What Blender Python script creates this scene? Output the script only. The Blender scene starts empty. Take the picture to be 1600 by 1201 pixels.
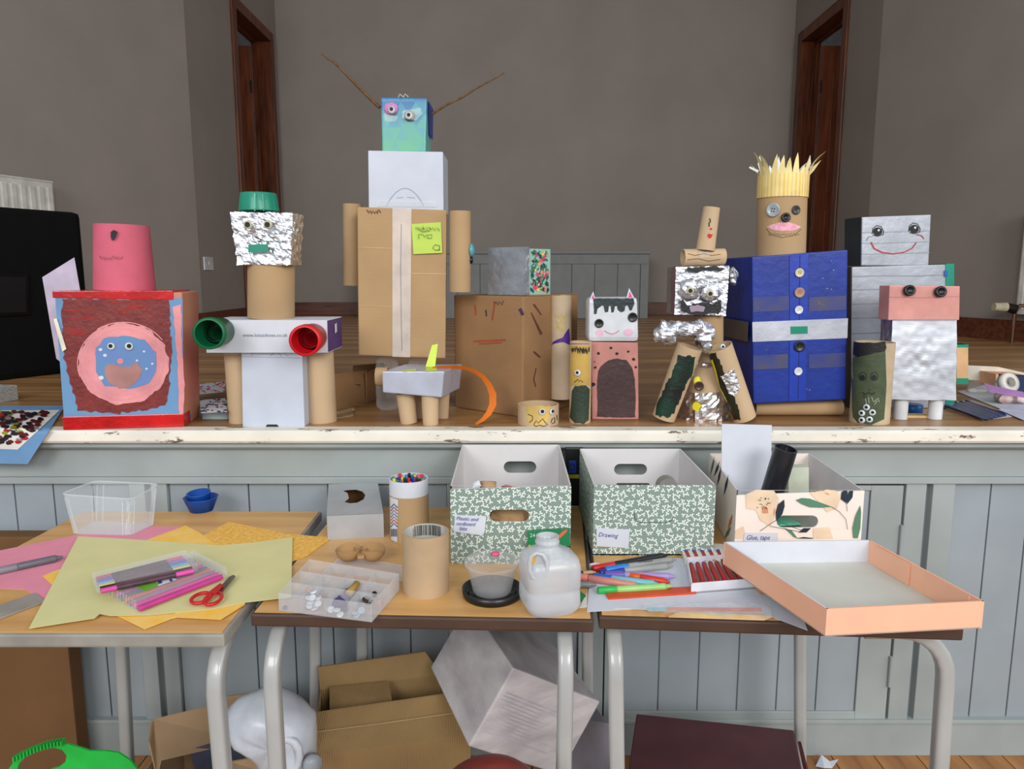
import bpy, bmesh, math, random
from mathutils import Vector, noise, Matrix
random.seed(7)
SC = bpy.context.scene
COL = SC.collection
# ---------------------------------------------------------------- camera, world, lights
F = 1150.0
TILT = math.radians(8.5)
CAM = Vector((0, 0, 1.28))
cd = bpy.data.cameras.new('camera'); cam = bpy.data.objects.new('camera', cd); COL.objects.link(cam)
cam.location = CAM; cam.rotation_euler = (math.radians(90) - TILT, 0, 0)
cd.sensor_width = 36; cd.lens = F / 1600 * 36; cd.clip_start = .02; cd.clip_end = 100
SC.camera = cam
w = bpy.data.worlds.new('world'); SC.world = w; w.use_nodes = True
bg = w.node_tree.nodes['Background']; bg.inputs[0].default_value = (.80, .90, 1.0, 1); bg.inputs[1].default_value = .52

def area(name, loc, target, sx, sy, power, col):
    l = bpy.data.lights.new(name, 'AREA'); l.shape = 'RECTANGLE'; l.size = sx; l.size_y = sy
    l.energy = power; l.color = col
    o = bpy.data.objects.new(name, l); COL.objects.link(o); o.location = loc
    o.rotation_euler = (Vector(target) - Vector(loc)).to_track_quat('-Z', 'Y').to_euler()
area('window_light', (-2.2, -4.0, 3.4), (0, 2.2, .9), 2.6, 1.9, 132, (1, .975, .95))
area('window_light', (2.6, -4.0, 3.4), (0, 2.2, .9), 2.6, 1.9, 155, (1, .975, .95))
area('window_light', (5.4, -.6, 3.2), (.6, 1.8, .8), 2.2, 1.8, 50, (1, .96, .9))
SC.view_settings.view_transform = 'Standard'; SC.view_settings.look = 'None'
SC.view_settings.gamma = 1; SC.view_settings.use_curve_mapping = False
SC.view_settings.exposure = 0.35

# ---------------------------------------------------------------- geometry helpers
U3 = Vector((0, math.sin(TILT), math.cos(TILT))); F3 = Vector((0, math.cos(TILT), -math.sin(TILT)))
def ray(px, py):
    return Vector(((px - 800) / F, 0, 0)) + U3 * ((600.5 - py) / F) + F3
def onZ(px, py, z):
    d = ray(px, py); return CAM + d * ((z - CAM.z) / d.z)
def onY(px, py, y):
    d = ray(px, py); return CAM + d * (y / d.y)
def onPl(px, py, p0, n):
    d = ray(px, py); return CAM + d * ((p0 - CAM).dot(n) / d.dot(n))
def pl(p0, n, lift=.0008):
    n = n.normalized()
    if n.dot(CAM - p0) < 0: n = -n
    q = p0 + n * lift
    return lambda x, y: onPl(x, y, q, n)
def plY(y, lift=.0008): return lambda px, py: onY(px, py, y - lift)
def plZ(z): return lambda px, py: onZ(px, py, z)
def cyS(p0, p1, r, lift=.0008):
    ax = (p1 - p0).normalized(); R = r + lift
    def f(px, py):
        d = ray(px, py); o = CAM - p0
        dp = d - ax * d.dot(ax); op = o - ax * o.dot(ax)
        a = dp.dot(dp); b = 2 * dp.dot(op); c = op.dot(op) - R * R
        disc = b * b - 4 * a * c
        t = (-b - math.sqrt(disc)) / (2 * a) if disc > 0 else -b / (2 * a)
        p = CAM + d * t
        if disc <= 0:
            q = p0 + ax * (p - p0).dot(ax); p = q + (p - q).normalized() * R
        return p
    return f
def mpp(D, z=1.1):           # metres per photo pixel at depth D
    return (D * math.cos(TILT) + (CAM.z - z) * math.sin(TILT)) / F

class MB:
    def __init__(s): s.v = []; s.f = []; s.m = []; s.s = []
    def add(s, vs, fs, mi=0, sm=False):
        o = len(s.v); s.v += [Vector(v) for v in vs]
        for f in fs:
            s.f.append([i + o for i in f]); s.m.append(mi); s.s.append(sm)
        return s
    def hexa(s, p, mi=0, mis=None):   # p: 4 front (TL,TR,BR,BL) + 4 back
        fs = [(0,3,2,1),(4,5,6,7),(0,1,5,4),(3,7,6,2),(0,4,7,3),(1,2,6,5)]
        if mis is None: return s.add(p, fs, mi)
        for f, m in zip(fs, mis): s.add([p[i] for i in f], [(0,1,2,3)], m)
        return s
    def box(s, x0, x1, y0, y1, z0, z1, mi=0):
        return s.hexa([Vector(a) for a in ((x0,y0,z1),(x1,y0,z1),(x1,y0,z0),(x0,y0,z0),(x0,y1,z1),(x1,y1,z1),(x1,y1,z0),(x0,y1,z0))], mi)
    def obox(s, c, ax, ay, az, mi=0):  # centre + half axes
        c, ax, ay, az = map(Vector, (c, ax, ay, az))
        return s.hexa([c-ax-ay+az, c+ax-ay+az, c+ax-ay-az, c-ax-ay-az, c-ax+ay+az, c+ax+ay+az, c+ax+ay-az, c-ax+ay-az], mi)
    def frame(s, p0, p1):
        a = (p1 - p0).normalized(); h = Vector((0,0,1)) if abs(a.z) < .9 else Vector((0,1,0))
        u = a.cross(h).normalized(); return u, a.cross(u).normalized()
    def cone(s, p0, p1, r0, r1, n=28, caps=True, mi=0, sm=True):
        u, v = s.frame(p0, p1)
        c = [(math.cos(2*math.pi*i/n), math.sin(2*math.pi*i/n)) for i in range(n)]
        A = [p0 + (u*a + v*b) * r0 for a, b in c]; B = [p1 + (u*a + v*b) * r1 for a, b in c]
        s.add(A + B, [(i, (i+1) % n, n + (i+1) % n, n + i) for i in range(n)], mi, sm)
        if caps: s.add(A, [tuple(range(n))], mi); s.add(B, [tuple(range(n))], mi)
        return s
    def tube(s, p0, p1, r0, r1=None, wall=.002, n=36, mi=0, mi2=None):
        r1 = r0 if r1 is None else r1; mi2 = mi if mi2 is None else mi2
        s.cone(p0, p1, r0, r1, n, False, mi); s.cone(p0, p1, r0 - wall, r1 - wall, n, False, mi2)
        u, v = s.frame(p0, p1)
        for p, r in ((p0, r0), (p1, r1)):
            c = [u*math.cos(2*math.pi*i/n) + v*math.sin(2*math.pi*i/n) for i in range(n)]
            s.add([p + q*r for q in c] + [p + q*(r-wall) for q in c], [(i, (i+1) % n, n + (i+1) % n, n + i) for i in range(n)], mi)
        return s
    def lathe(s, prof, base, ax=Vector((0,0,1)), n=32, mi=0, sm=True, sx=1, sy=1):
        u, v = s.frame(Vector((0,0,0)), ax); ax = ax.normalized(); vs = []
        for r, z in prof:
            for i in range(n):
                a = 2*math.pi*i/n; vs.append(base + ax*z + u*math.cos(a)*r*sx + v*math.sin(a)*r*sy)
        fs = [(k*n+i, k*n+(i+1)%n, (k+1)*n+(i+1)%n, (k+1)*n+i) for k in range(len(prof)-1) for i in range(n)]
        return s.add(vs, fs, mi, sm)
    def ball(s, c, rx, ry, rz, n=16, mi=0, amp=0, fr=1):
        vs = []; m = n // 2
        for k in range(m + 1):
            t = math.pi * k / m
            for i in range(n):
                a = 2*math.pi*i/n; d = Vector((math.sin(t)*math.cos(a)*rx, math.sin(t)*math.sin(a)*ry, math.cos(t)*rz))
                if amp: d *= 1 + amp * noise.noise((c + d) * fr)
                vs.append(c + d)
        return s.add(vs, [(k*n+i, k*n+(i+1)%n, (k+1)*n+(i+1)%n, (k+1)*n+i) for k in range(m) for i in range(n)], mi, amp == 0)
    def path(s, pts, r, n=10, mi=0, close=False, flat=None, sq=0):
        pts = [Vector(p) for p in pts]; N = len(pts); vs = []; u = None
        for i, p in enumerate(pts):
            if close: t = pts[(i+1) % N] - pts[i-1]
            else: t = pts[min(i+1, N-1)] - pts[max(i-1, 0)]
            t.normalize()
            if u is None: u = t.cross(Vector((0,.3,1))).normalized()
            u = (u - t * u.dot(t)).normalized(); v = t.cross(u)
            rr = r[i] if isinstance(r, (list, tuple)) else r
            for k in range(n):
                a = 2*math.pi*(k+.5)/n; g = rr if not sq else rr/((abs(math.cos(a))**sq + abs(math.sin(a))**sq)**(1/sq)); vs.append(p + u*math.cos(a)*g + v*math.sin(a)*g)
        fs = [(i*n+k, i*n+(k+1)%n, ((i+1)%N)*n+(k+1)%n, ((i+1)%N)*n+k) for i in range(N if close else N-1) for k in range(n)]
        s.add(vs, fs, mi, True)
        if not close: s.add(vs[:n], [tuple(range(n))], mi); s.add(vs[-n:], [tuple(range(n))], mi)
        return s
    # ---- flat prints / paint traced on a surface S(px,py)
    def poly(s, pts, S, mi=0): return s.add([S(*p) for p in pts], [tuple(range(len(pts)))], mi)
    def blob(s, pts, S, mi=0, cols=18, rows=3):
        xs = [p[0] for p in pts]; x0, x1 = min(xs) + .01, max(xs) - .01; L = []
        for k in range(cols + 1):
            x = x0 + (x1 - x0) * k / cols; ys = []
            for i in range(len(pts)):
                a, b = pts[i-1], pts[i]
                if (a[0] - x) * (b[0] - x) <= 0 and a[0] != b[0]: ys.append(a[1] + (b[1]-a[1]) * (x-a[0]) / (b[0]-a[0]))
            if not ys: ys = [pts[0][1]]
            L.append((x, min(ys), max(ys)))
        vs = [S(x, y0 + (y1-y0)*j/rows) for x, y0, y1 in L for j in range(rows + 1)]; R = rows + 1
        return s.add(vs, [(k*R+j, (k+1)*R+j, (k+1)*R+j+1, k*R+j+1) for k in range(cols) for j in range(rows)], mi, True)
    def disc(s, cx, cy, rx, ry, S, mi=0, n=20):
        return s.poly([(cx + rx*math.cos(2*math.pi*i/n), cy + ry*math.sin(2*math.pi*i/n)) for i in range(n)], S, mi)
    def stroke(s, pts, w, S, mi=0):
        q = []
        for i in range(len(pts) - 1):
            a, b = pts[i], pts[i+1]; n = max(1, int(math.dist(a, b) / 4))
            q += [(a[0]+(b[0]-a[0])*k/n, a[1]+(b[1]-a[1])*k/n) for k in range(n)]
        q.append(pts[-1]); vs = []; N = len(q)
        for i in range(N):
            a, b = q[max(i-1, 0)], q[min(i+1, N-1)]; dx, dy = b[0]-a[0], b[1]-a[1]; l = math.hypot(dx, dy) or 1
            ww = w[0] + (w[1]-w[0])*i/(N-1) if isinstance(w, tuple) else w
            vs += [S(q[i][0]-dy/l*ww/2, q[i][1]+dx/l*ww/2), S(q[i][0]+dy/l*ww/2, q[i][1]-dx/l*ww/2)]
        return s.add(vs, [(2*i, 2*i+1, 2*i+3, 2*i+2) for i in range(N-1)], mi)
    def slab(s, pts3, th, mi=0):         # horizontal-ish polygon given in 3D, thickened upward
        n = len(pts3); up = Vector((0,0,th))
        s.add(list(pts3) + [p + up for p in pts3], [tuple(range(n)), tuple(range(n, 2*n))] + [(i, (i+1)%n, n+(i+1)%n, n+i) for i in range(n)], mi)
        return s
    def plate(s, pts3, vec, mi=0):
        n = len(pts3); vec = Vector(vec)
        s.add(list(pts3) + [p + vec for p in pts3], [tuple(range(n)), tuple(range(n, 2*n))] + [(i, (i+1)%n, n+(i+1)%n, n+i) for i in range(n)], mi)
        return s
    def build(s, name, mat, parent=None, bevel=0, label=None, cat=None, group=None, kind=None, loc=None):
        if parent is not None and kind is None and (name.endswith(('_dabs','_streaks','_smears','_strokes','_spots','_drips','_lines','_marks','_creases','_stripes','_prints','_scribble','_holes','_writing')) or name in ('flap_outline','clear_tape','tape_tuft','tape_seam','red_crayon','back_wall')): kind = 'stuff'
        me = bpy.data.meshes.new(name)
        org = Vector((0,0,0))
        if parent is not None: base = Vector(parent['_w']) if '_w' in parent else Vector((0,0,0))
        if loc is None and parent is None and s.v:
            xs = [v.x for v in s.v]; ys = [v.y for v in s.v]; zs = [v.z for v in s.v]
            loc = Vector(((min(xs)+max(xs))/2, (min(ys)+max(ys))/2, min(zs)))
        if parent is not None: org = base
        else: org = Vector(loc)
        me.from_pydata([v - org for v in s.v], [], s.f)
        for mt in (mat if isinstance(mat, (list, tuple)) else [mat]): me.materials.append(mt)
        me.polygons.foreach_set('material_index', s.m); me.polygons.foreach_set('use_smooth', s.s)
        if bevel:
            bm = bmesh.new(); bm.from_mesh(me)
            bmesh.ops.remove_doubles(bm, verts=bm.verts, dist=1e-6)
            bmesh.ops.recalc_face_normals(bm, faces=bm.faces)
            bmesh.ops.bevel(bm, geom=[e for e in bm.edges if len(e.link_faces) == 2 and e.calc_face_angle(0) > .5], offset=bevel, segments=2, affect='EDGES', profile=.6)
            bm.to_mesh(me); bm.free()
        o = bpy.data.objects.new(name, me); COL.objects.link(o)
        if parent is not None: o.parent = parent; o['_w'] = list(base)
        else: o.location = org; o['_w'] = list(org)
        tag(o, label, cat, group, kind)
        return o
def tag(o, label=None, cat=None, group=None, kind=None):
    for k, v in (('label', label), ('category', cat), ('group', group), ('kind', kind)):
        if v: o[k] = v
    return o
def thing(name, loc, label, cat, group=None):
    o = bpy.data.objects.new(name, None); COL.objects.link(o); o.location = loc; o['_w'] = list(loc)
    o.empty_display_size = .02
    return tag(o, label, cat, group)
def rough(pts, amp=1.2, step=5, seed=0):
    rnd = random.Random(seed); out = []
    for i in range(len(pts)):
        a, b = pts[i], pts[(i+1) % len(pts)]; n = max(1, int(math.dist(a, b) / step))
        out += [(a[0]+(b[0]-a[0])*k/n + rnd.uniform(-amp, amp), a[1]+(b[1]-a[1])*k/n + rnd.uniform(-amp, amp)) for k in range(n)]
    return out
def quadbox(q, D, depth, back=None):   # front quad pixels on plane y=D -> 8 points
    f = [onY(x, y, D) for x, y in q]; dv = Vector(depth) if hasattr(depth, '__len__') else Vector((0, depth, 0))
    return f + [p + dv for p in f]
def lerp(a, b, t): return a + (b - a) * t

# ---------------------------------------------------------------- materials
def lin(c):
    c = c / 255; return c / 12.92 if c <= .04045 else ((c + .055) / 1.055) ** 2.4
def rgb(c): return (lin(c[0]), lin(c[1]), lin(c[2]), 1)
MATS = {}
def mat(name, c, rough=.65, metal=0, var=.10, vs=14, bump=.0, bs=120, c2=None, spec=.4, stretch=(1,1,1), alpha=1, coat=0, bd=.004):
    if name in MATS: return MATS[name]
    m = bpy.data.materials.new(name); MATS[name] = m; m.use_nodes = True; N = m.node_tree.nodes; L = m.node_tree.links
    p = N['Principled BSDF']; p.inputs['Roughness'].default_value = rough; p.inputs['Metallic'].default_value = metal
    p.inputs['Specular IOR Level'].default_value = spec; p.inputs['Coat Weight'].default_value = coat
    tc = N.new('ShaderNodeTexCoord'); mp = N.new('ShaderNodeMapping'); mp.inputs['Scale'].default_value = stretch
    L.new(tc.outputs['Object'], mp.inputs[0])
    no = N.new('ShaderNodeTexNoise'); no.inputs['Scale'].default_value = vs; no.inputs['Detail'].default_value = 5
    L.new(mp.outputs[0], no.inputs[0])
    cr = N.new('ShaderNodeValToRGB'); a = rgb(c)
    b = rgb(c2) if c2 else tuple(x * (1 - 2.2*var) for x in a[:3]) + (1,)
    if not c2: a2 = tuple(min(1, x * (1 + .8*var)) for x in a[:3]) + (1,)
    else: a2 = a
    cr.color_ramp.elements[0].position = .32; cr.color_ramp.elements[1].position = .68
    cr.color_ramp.elements[0].color = b; cr.color_ramp.elements[1].color = a2
    L.new(no.outputs['Fac'], cr.inputs[0]); L.new(cr.outputs[0], p.inputs['Base Color'])
    if bump:
        n2 = N.new('ShaderNodeTexNoise'); n2.inputs['Scale'].default_value = bs; n2.inputs['Detail'].default_value = 4
        L.new(mp.outputs[0], n2.inputs[0]); bu = N.new('ShaderNodeBump'); bu.inputs['Strength'].default_value = bump
        bu.inputs['Distance'].default_value = bd; L.new(n2.outputs['Fac'], bu.inputs['Height']); L.new(bu.outputs[0], p.inputs['Normal'])
    if alpha < 1: p.inputs['Alpha'].default_value = alpha
    return m
def clear(name, c=(235,240,242), fac=.75, rough=.08, diff=.3):
    """thin plastic film: part see-through, part milky, with a sheen"""
    if name in MATS: return MATS[name]
    m = bpy.data.materials.new(name); MATS[name] = m; m.use_nodes = True; N = m.node_tree.nodes; L = m.node_tree.links
    p = N['Principled BSDF']; p.inputs['Base Color'].default_value = rgb(c); p.inputs['Roughness'].default_value = rough
    p.inputs['Specular IOR Level'].default_value = .8
    t = N.new('ShaderNodeBsdfTransparent'); mx = N.new('ShaderNodeMixShader'); lw = N.new('ShaderNodeLayerWeight'); lw.inputs[0].default_value = .35
    mr = N.new('ShaderNodeMapRange'); mr.inputs['To Min'].default_value = 1 - fac; mr.inputs['To Max'].default_value = min(1, 1 - fac + diff)
    L.new(lw.outputs['Facing'], mr.inputs[0]); L.new(mr.outputs[0], mx.inputs[0])
    L.new(t.outputs[0], mx.inputs[1]); L.new(p.outputs[0], mx.inputs[2]); L.new(mx.outputs[0], N['Material Output'].inputs[0])
    return m
def card(name, c, vertical=True, sc=1.0, st=.10):
    """corrugated cardboard: fine flute lines"""
    if name in MATS: return MATS[name]
    m = mat(name, c, .85, var=.06, vs=7, spec=.2); N = m.node_tree.nodes; L = m.node_tree.links; p = N['Principled BSDF']
    wv = N.new('ShaderNodeTexWave'); wv.inputs['Scale'].default_value = 60*sc; wv.inputs['Distortion'].default_value = .6
    wv.bands_direction = 'X' if vertical else 'Z'
    tc = [n for n in N if n.type == 'TEX_COORD'][0]; L.new(tc.outputs['Object'], wv.inputs[0])
    bu = N.new('ShaderNodeBump'); bu.inputs['Strength'].default_value = st; bu.inputs['Distance'].default_value = .003
    L.new(wv.outputs['Fac'], bu.inputs['Height']); L.new(bu.outputs[0], p.inputs['Normal'])
    return m
def foilmat(name, c=(232,232,236), r=.24, st=.9, bs=42):
    m = mat(name, c, r, 1.0, var=.04, bump=st, bs=bs, bd=.012); return m
def wood(name, c1, c2, ax='X', rough=.5, scale=3.0, spec=.5):
    if name in MATS: return MATS[name]
    st = {'X': (.12, 1, 1), 'Y': (1, .12, 1), 'Z': (1, 1, .12)}[ax]
    m = mat(name, c1, rough, c2=c2, vs=22*scale, stretch=st, bump=.08, bs=80, spec=spec); return m
W = mat('white_paper', (208,211,220), .7, var=.03)
TUBE = mat('tube_card', (196,168,134), .85, var=.05, vs=5, bump=.12, bs=160)
TUBE2 = mat('tube_card_brown', (180,149,110), .85, var=.06, vs=5, bump=.12, bs=160)
BROWN = card('brown_card', (186,150,108), True, .8, .12)
BROWN2 = card('brown_card_dark', (154,118,82), False, 1.2, .12)
BLACKP = mat('black_plastic', (14,14,15), .35, spec=.5)
INK = mat('black_ink', (24,24,26), .6); INKB = mat('blue_ink', (38,48,150), .5); PAINTK = mat('black_paint', (26,24,26), .45, bump=.5, bs=200, bd=.002)
RED = mat('red_tape', (196,22,22), .22, var=.15, bump=.4, bs=60, coat=.3)
GREEN = mat('green_tape', (16,136,108), .35, var=.08, bump=.1, bs=40, coat=.1)
GREYT = mat('grey_duct_tape', (172,176,184), .38, .35, var=.08, vs=9, bump=.3, bs=40)
FOIL = foilmat('foil', (228,228,233), .3, .42, 38); FOILS = foilmat('foil_smooth', (248,248,252), .34, .07, 16)
WHITE = mat('white_plastic', (216,219,222), .35)
PINKP = mat('pink_paint', (226,146,150), .5, var=.1, bump=.5, bs=110, bd=.002)
BLUEP = mat('blue_paper', (104,146,186), .7, var=.05)
GREY_PAINT = mat('grey_gloss_paint', (158,166,165), .42, var=.06, vs=5, bump=.06, bs=60)
GREY_PAINT2 = mat('grey_gloss_paint_board', (152,161,167), .42, var=.05, vs=4, bump=.06, bs=60)
WALL = mat('wall_paint', (151,142,135), .85, var=.045, vs=1.6, bump=.12, bs=35)
DARKWOOD = wood('door_wood', (120,60,28), (66,30,13), 'Z', .4, 1.5)
SKIRT = wood('skirting_wood', (112,62,40), (74,38,24), 'X', .45, 2)
LINE = mat('dark_gap', (40,42,44), .8)

def snorm(S, px, py):
    a, b_, c = S(px, py), S(px+1, py), S(px, py+1); n = (b_-a).cross(c-a)
    n = n.normalized() if n.length > 1e-12 else Vector((0,-1,0))
    return n if n.dot(CAM - a) > 0 else -n
def eye(parent, S, px, py, r, D=1.9, pr=.5, off=(0,0), white=WHITE, name='googly_eye'):
    c = S(px, py); k = mpp(D); R = r * k; n = snorm(S, px, py)
    e = MB().lathe([(0, 0), (R, 0), (R, R*.3), (R*.75, R*.55), (0, R*.62)], c, n, 18).build(name, white, parent)
    MB().cone(c + n*R*.45 + Vector((off[0]*k, 0, -off[1]*k)), c + n*R*.66 + Vector((off[0]*k, 0, -off[1]*k)), R*pr, R*pr, 12).build('pupil', INK, e)
    return e
def button(parent, S, px, py, r, mt, D=1.9, holes=4, hm=None, lab=None):
    c = S(px, py); R = r * mpp(D); n = snorm(S, px, py)
    b = MB().lathe([(0,0),(R,0),(R,R*.2),(R*.88,R*.3),(R*.7,R*.18),(0,R*.18)], c, n, 22).build('button', mt, parent, label=lab)
    h = MB(); u, v = h.frame(Vector((0,0,0)), n)
    for i in range(holes):
        a = 2*math.pi*i/holes + .6; q = c + (u*math.cos(a) + v*math.sin(a))*R*.25 + n*R*.17
        h.cone(q, q + n*R*.06, R*.1, R*.1, 8)
    h.build('thread_holes', hm or INK, b)
    return b
def text(parent, name, s, x0, x1, y, S, mt, shear=0, ang=0, hscale=1.0):
    cu = bpy.data.curves.new('t', 'FONT'); cu.body = s; cu.shear = shear; cu.resolution_u = 2; cu.offset = 0.0
    o = bpy.data.objects.new('t', cu); COL.objects.link(o)
    dg = bpy.context.evaluated_depsgraph_get(); me = bpy.data.meshes.new_from_object(o.evaluated_get(dg))
    xs = [v.co.x for v in me.vertices]; k = (x1 - x0) / (max(xs) - min(xs)); mx = min(xs); ca, sa = math.cos(ang), math.sin(ang)
    b = MB(); vs = []
    for v in me.vertices:
        dx = (v.co.x - mx) * k; dy = -v.co.y * k * hscale; vs.append(S(x0 + dx*ca - dy*sa, y + dx*sa + dy*ca))
    b.add(vs, [tuple(p.vertices) for p in me.polygons])
    bpy.data.objects.remove(o); bpy.data.curves.remove(cu); bpy.data.meshes.remove(me)
    return b.build(name, mt, parent)
def scribble(b, x0, x1, y, h, S, n=10, w=1.2, seed=1):
    r = random.Random(seed); pts = [(x0 + (x1-x0)*i/n + r.uniform(-1,1), y + (h if i % 2 else -h) * r.uniform(.3, 1)) for i in range(n+1)]
    b.stroke(pts, w, S); return b
def crumple(mb_pts8, amp, fr, n=14):
    """subdivided, crumpled box from 8 corner points"""
    p = mb_pts8; b = MB(); c = sum(p, Vector()) / 8
    for q in ((0,3,2,1),(4,5,6,7),(0,1,5,4),(3,7,6,2),(0,4,7,3),(1,2,6,5)):
        A, B, C, D = [p[i] for i in q]; nn = (B - A).cross(D - A).normalized()
        vs = []
        for i in range(n + 1):
            for j in range(n + 1):
                s_, t = i / n, j / n; P = A.lerp(B, s_).lerp(D.lerp(C, s_), t)
                d = (P - c).normalized(); e = noise.noise(P*fr)*.6 + noise.noise(P*fr*2.3 + Vector((5,1,2)))*.4
                vs.append(P + d * e * amp)
        b.add(vs, [(i*(n+1)+j, (i+1)*(n+1)+j, (i+1)*(n+1)+j+1, i*(n+1)+j+1) for i in range(n) for j in range(n)])
    return b
# ================================================================ THE SETTING
ST = .90; TB = .71; SE = 1.765          # stage height, table height, stage edge depth
XL, XR = -2.12, 2.54                      # alcove sides
def struct(name, b, m, parent=None, bevel=0): 
    return b.build(name, m, parent, bevel, kind='structure' if parent is None else None)
# hall floor, stage floor
hall = struct('floor', MB().box(-4, 4, -4.5, 1.9, -.05, -.004), mat('floor_gap', (60,38,22), .7))
FB = wood('hall_board', (176,122,70), (138,88,46), 'Y', .4, 1.2)
me0 = None
for i in range(34):
    x = -1.9 + i*.115
    if me0 is None:
        o = MB().box(x, x+.112, -.6, 1.86, -.004, 0).build('floorboard', FB, hall); me0 = o; me0x = x
    else:
        o = me0.copy(); COL.objects.link(o); o.parent = hall; o.location = (x - me0x, 0, 0)
sf = struct('floor_stage', MB().box(-3.6, 3.6, 1.82, 7.05, ST-.03, ST-.004), mat('floor_gap', (60,38,22)))
SB = [wood('stage_board', (176,132,84), (136,94,54), 'X', .36, 1), wood('stage_board_b', (166,122,76), (124,86,50), 'X', .4, 1), wood('stage_board_c', (184,140,92), (144,102,60), 'X', .38, 1)]
y = 1.80; i = 0
while y < 7.0:
    w_ = .098
    MB().box(-3.5, 3.5, y, min(y + w_ - .0025, 7.0), ST-.004, ST - (i % 3)*.0004).build('floorboard', SB[(i*7) % 3], sf); y += w_; i += 1
# worn white nosing on the stage edge
LIP = mat('worn_white_lip', (232,226,212), .5, var=.05, vs=9)
N = LIP.node_tree.nodes; L = LIP.node_tree.links
n1 = N.new('ShaderNodeTexNoise'); n1.inputs['Scale'].default_value = 26; n1.inputs['Detail'].default_value = 8; n1.inputs['Roughness'].default_value = .75
mp = N.new('ShaderNodeMapping'); mp.inputs['Scale'].default_value = (.35, 1, 1.2); tc = N.new('ShaderNodeTexCoord'); L.new(tc.outputs['Object'], mp.inputs[0]); L.new(mp.outputs[0], n1.inputs[0])
r1 = N.new('ShaderNodeValToRGB'); r1.color_ramp.elements[0].position = .395; r1.color_ramp.elements[1].position = .42
r1.color_ramp.elements[0].color = (1,1,1,1); r1.color_ramp.elements[1].color = (0,0,0,1); L.new(n1.outputs['Fac'], r1.inputs[0])
mx = N.new('ShaderNodeMix'); mx.data_type = 'RGBA'; L.new(r1.outputs[0], mx.inputs[0])
src = N['Principled BSDF'].inputs['Base Color'].links[0].from_socket; L.new(src, mx.inputs[6]); mx.inputs[7].default_value = rgb((112,92,74)); L.new(mx.outputs[2], N['Principled BSDF'].inputs['Base Color'])
b = MB(); prof = [(1.82, ST+.001), (SE+.008, ST+.001), (SE+.001, ST-.006), (SE, ST-.024), (SE+.004, ST-.03), (1.82, ST-.03)]
xs = [-3.5 + k*.35 for k in range(21)]
vs = [Vector((x, py_, pz_)) for x in xs for py_, pz_ in prof]; n = len(prof)
b.add(vs, [(k*n+j, (k+1)*n+j, (k+1)*n+(j+1) % n, k*n+(j+1) % n) for k in range(len(xs)-1) for j in range(n)])
struct('trim_1', b, LIP)
struct('trim_2', MB().box(-3.5, 3.5, 1.785, 1.83, ST-.046, ST-.03).box(-3.5, 3.5, 1.797, 1.83, ST-.052, ST-.046), GREY_PAINT, bevel=.003)
# panelled stage front
FY = 1.815
wf = struct('wall_stage_front', MB().box(-3.5, 3.5, FY+.022, FY+.05, 0, ST-.05), GREY_PAINT2)
MB().box(-3.5, 3.5, FY, FY+.03, .772, ST-.052).build('top_rail', GREY_PAINT, wf, .0015)
RZ0, RZ1 = .105, .755
MB().box(-3.5, 3.5, FY-.008, FY+.03, .755, .772).build('rail_moulding', GREY_PAINT, wf, .002)
MB().box(-3.5, 3.5, FY-.004, FY+.03, 0.0, RZ0-.008).build('base_rail', GREY_PAINT, wf, .0015)
MB().box(-3.5, 3.5, FY-.008, FY+.03, RZ0-.012, RZ0).build('base_moulding', GREY_PAINT, wf, .003)
def fx(px, py=900): return onY(px, py, FY).x
stiles = [(-200,-150), (212,236), (246,270), (700,760), (905,945), (1405,1436), (1446,1480), (1900,1960)]
for a, c in stiles:
    MB().box(fx(a), fx(c), FY-.001, FY+.03, RZ0-.01, .757).build('stile', GREY_PAINT, wf, .002)
# tongue-and-groove boards between the stiles (the cupboard doors have theirs below)
def boards(x0, x1, z0, z1, yf, parent, wd=.106):
    n = max(1, round((x1-x0)/wd)); s_ = (x1-x0)/n
    for k in range(n):
        MB().box(x0+k*s_+.0018, x0+(k+1)*s_-.0018, yf, yf+.012, z0, z1).build('board', GREY_PAINT2, parent, .0014)
for a, c in ((-150,212), (270,700), (760,905), (1480,1900)): boards(fx(a), fx(c), RZ0-.005, .757, FY+.012, wf)
# cupboard doors in the stage front
def cupboard(name, a, c, hinge):
    x0, x1 = fx(a), fx(c)
    d = struct(name, MB().box(x0+.004, x1-.004, FY+.012, FY+.021, .03, .748), GREY_PAINT2)
    tl = 52*mpp(FY, .5)
    MB().box(x0+.004, x0+tl*.5, FY+.001, FY+.02, .03, .748).build('door_stile', GREY_PAINT, d, .002)
    MB().box(x1-tl, x1-.004, FY+.001, FY+.02, .03, .748).build('door_stile', GREY_PAINT, d, .002)
    MB().box(x0+tl*.5, x1-tl, FY+.001, FY+.02, .03, .125).build('door_rail', GREY_PAINT, d, .002)
    MB().box(x0+tl*.5, x1-tl, FY+.001, FY+.02, .735, .748).build('door_rail', GREY_PAINT, d, .002)
    boards(x0+tl*.5, x1-tl, .125, .735, FY+.006, d, .112)
    for z in (.20, .56): MB().cone(Vector((x1-.003, FY-.004, z)), Vector((x1-.003, FY-.004, z+.085)), .005, .005, 10).build('hinge', GREY_PAINT, d)
    MB().cone(Vector((x0+.05, FY-.0, .52)), Vector((x0+.05, FY-.006, .52)), .005, .005, 12).build('keyhole', mat('hole_brown', (50,34,24)), d)
cupboard('door_3', 945, 1404, 1)
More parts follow.
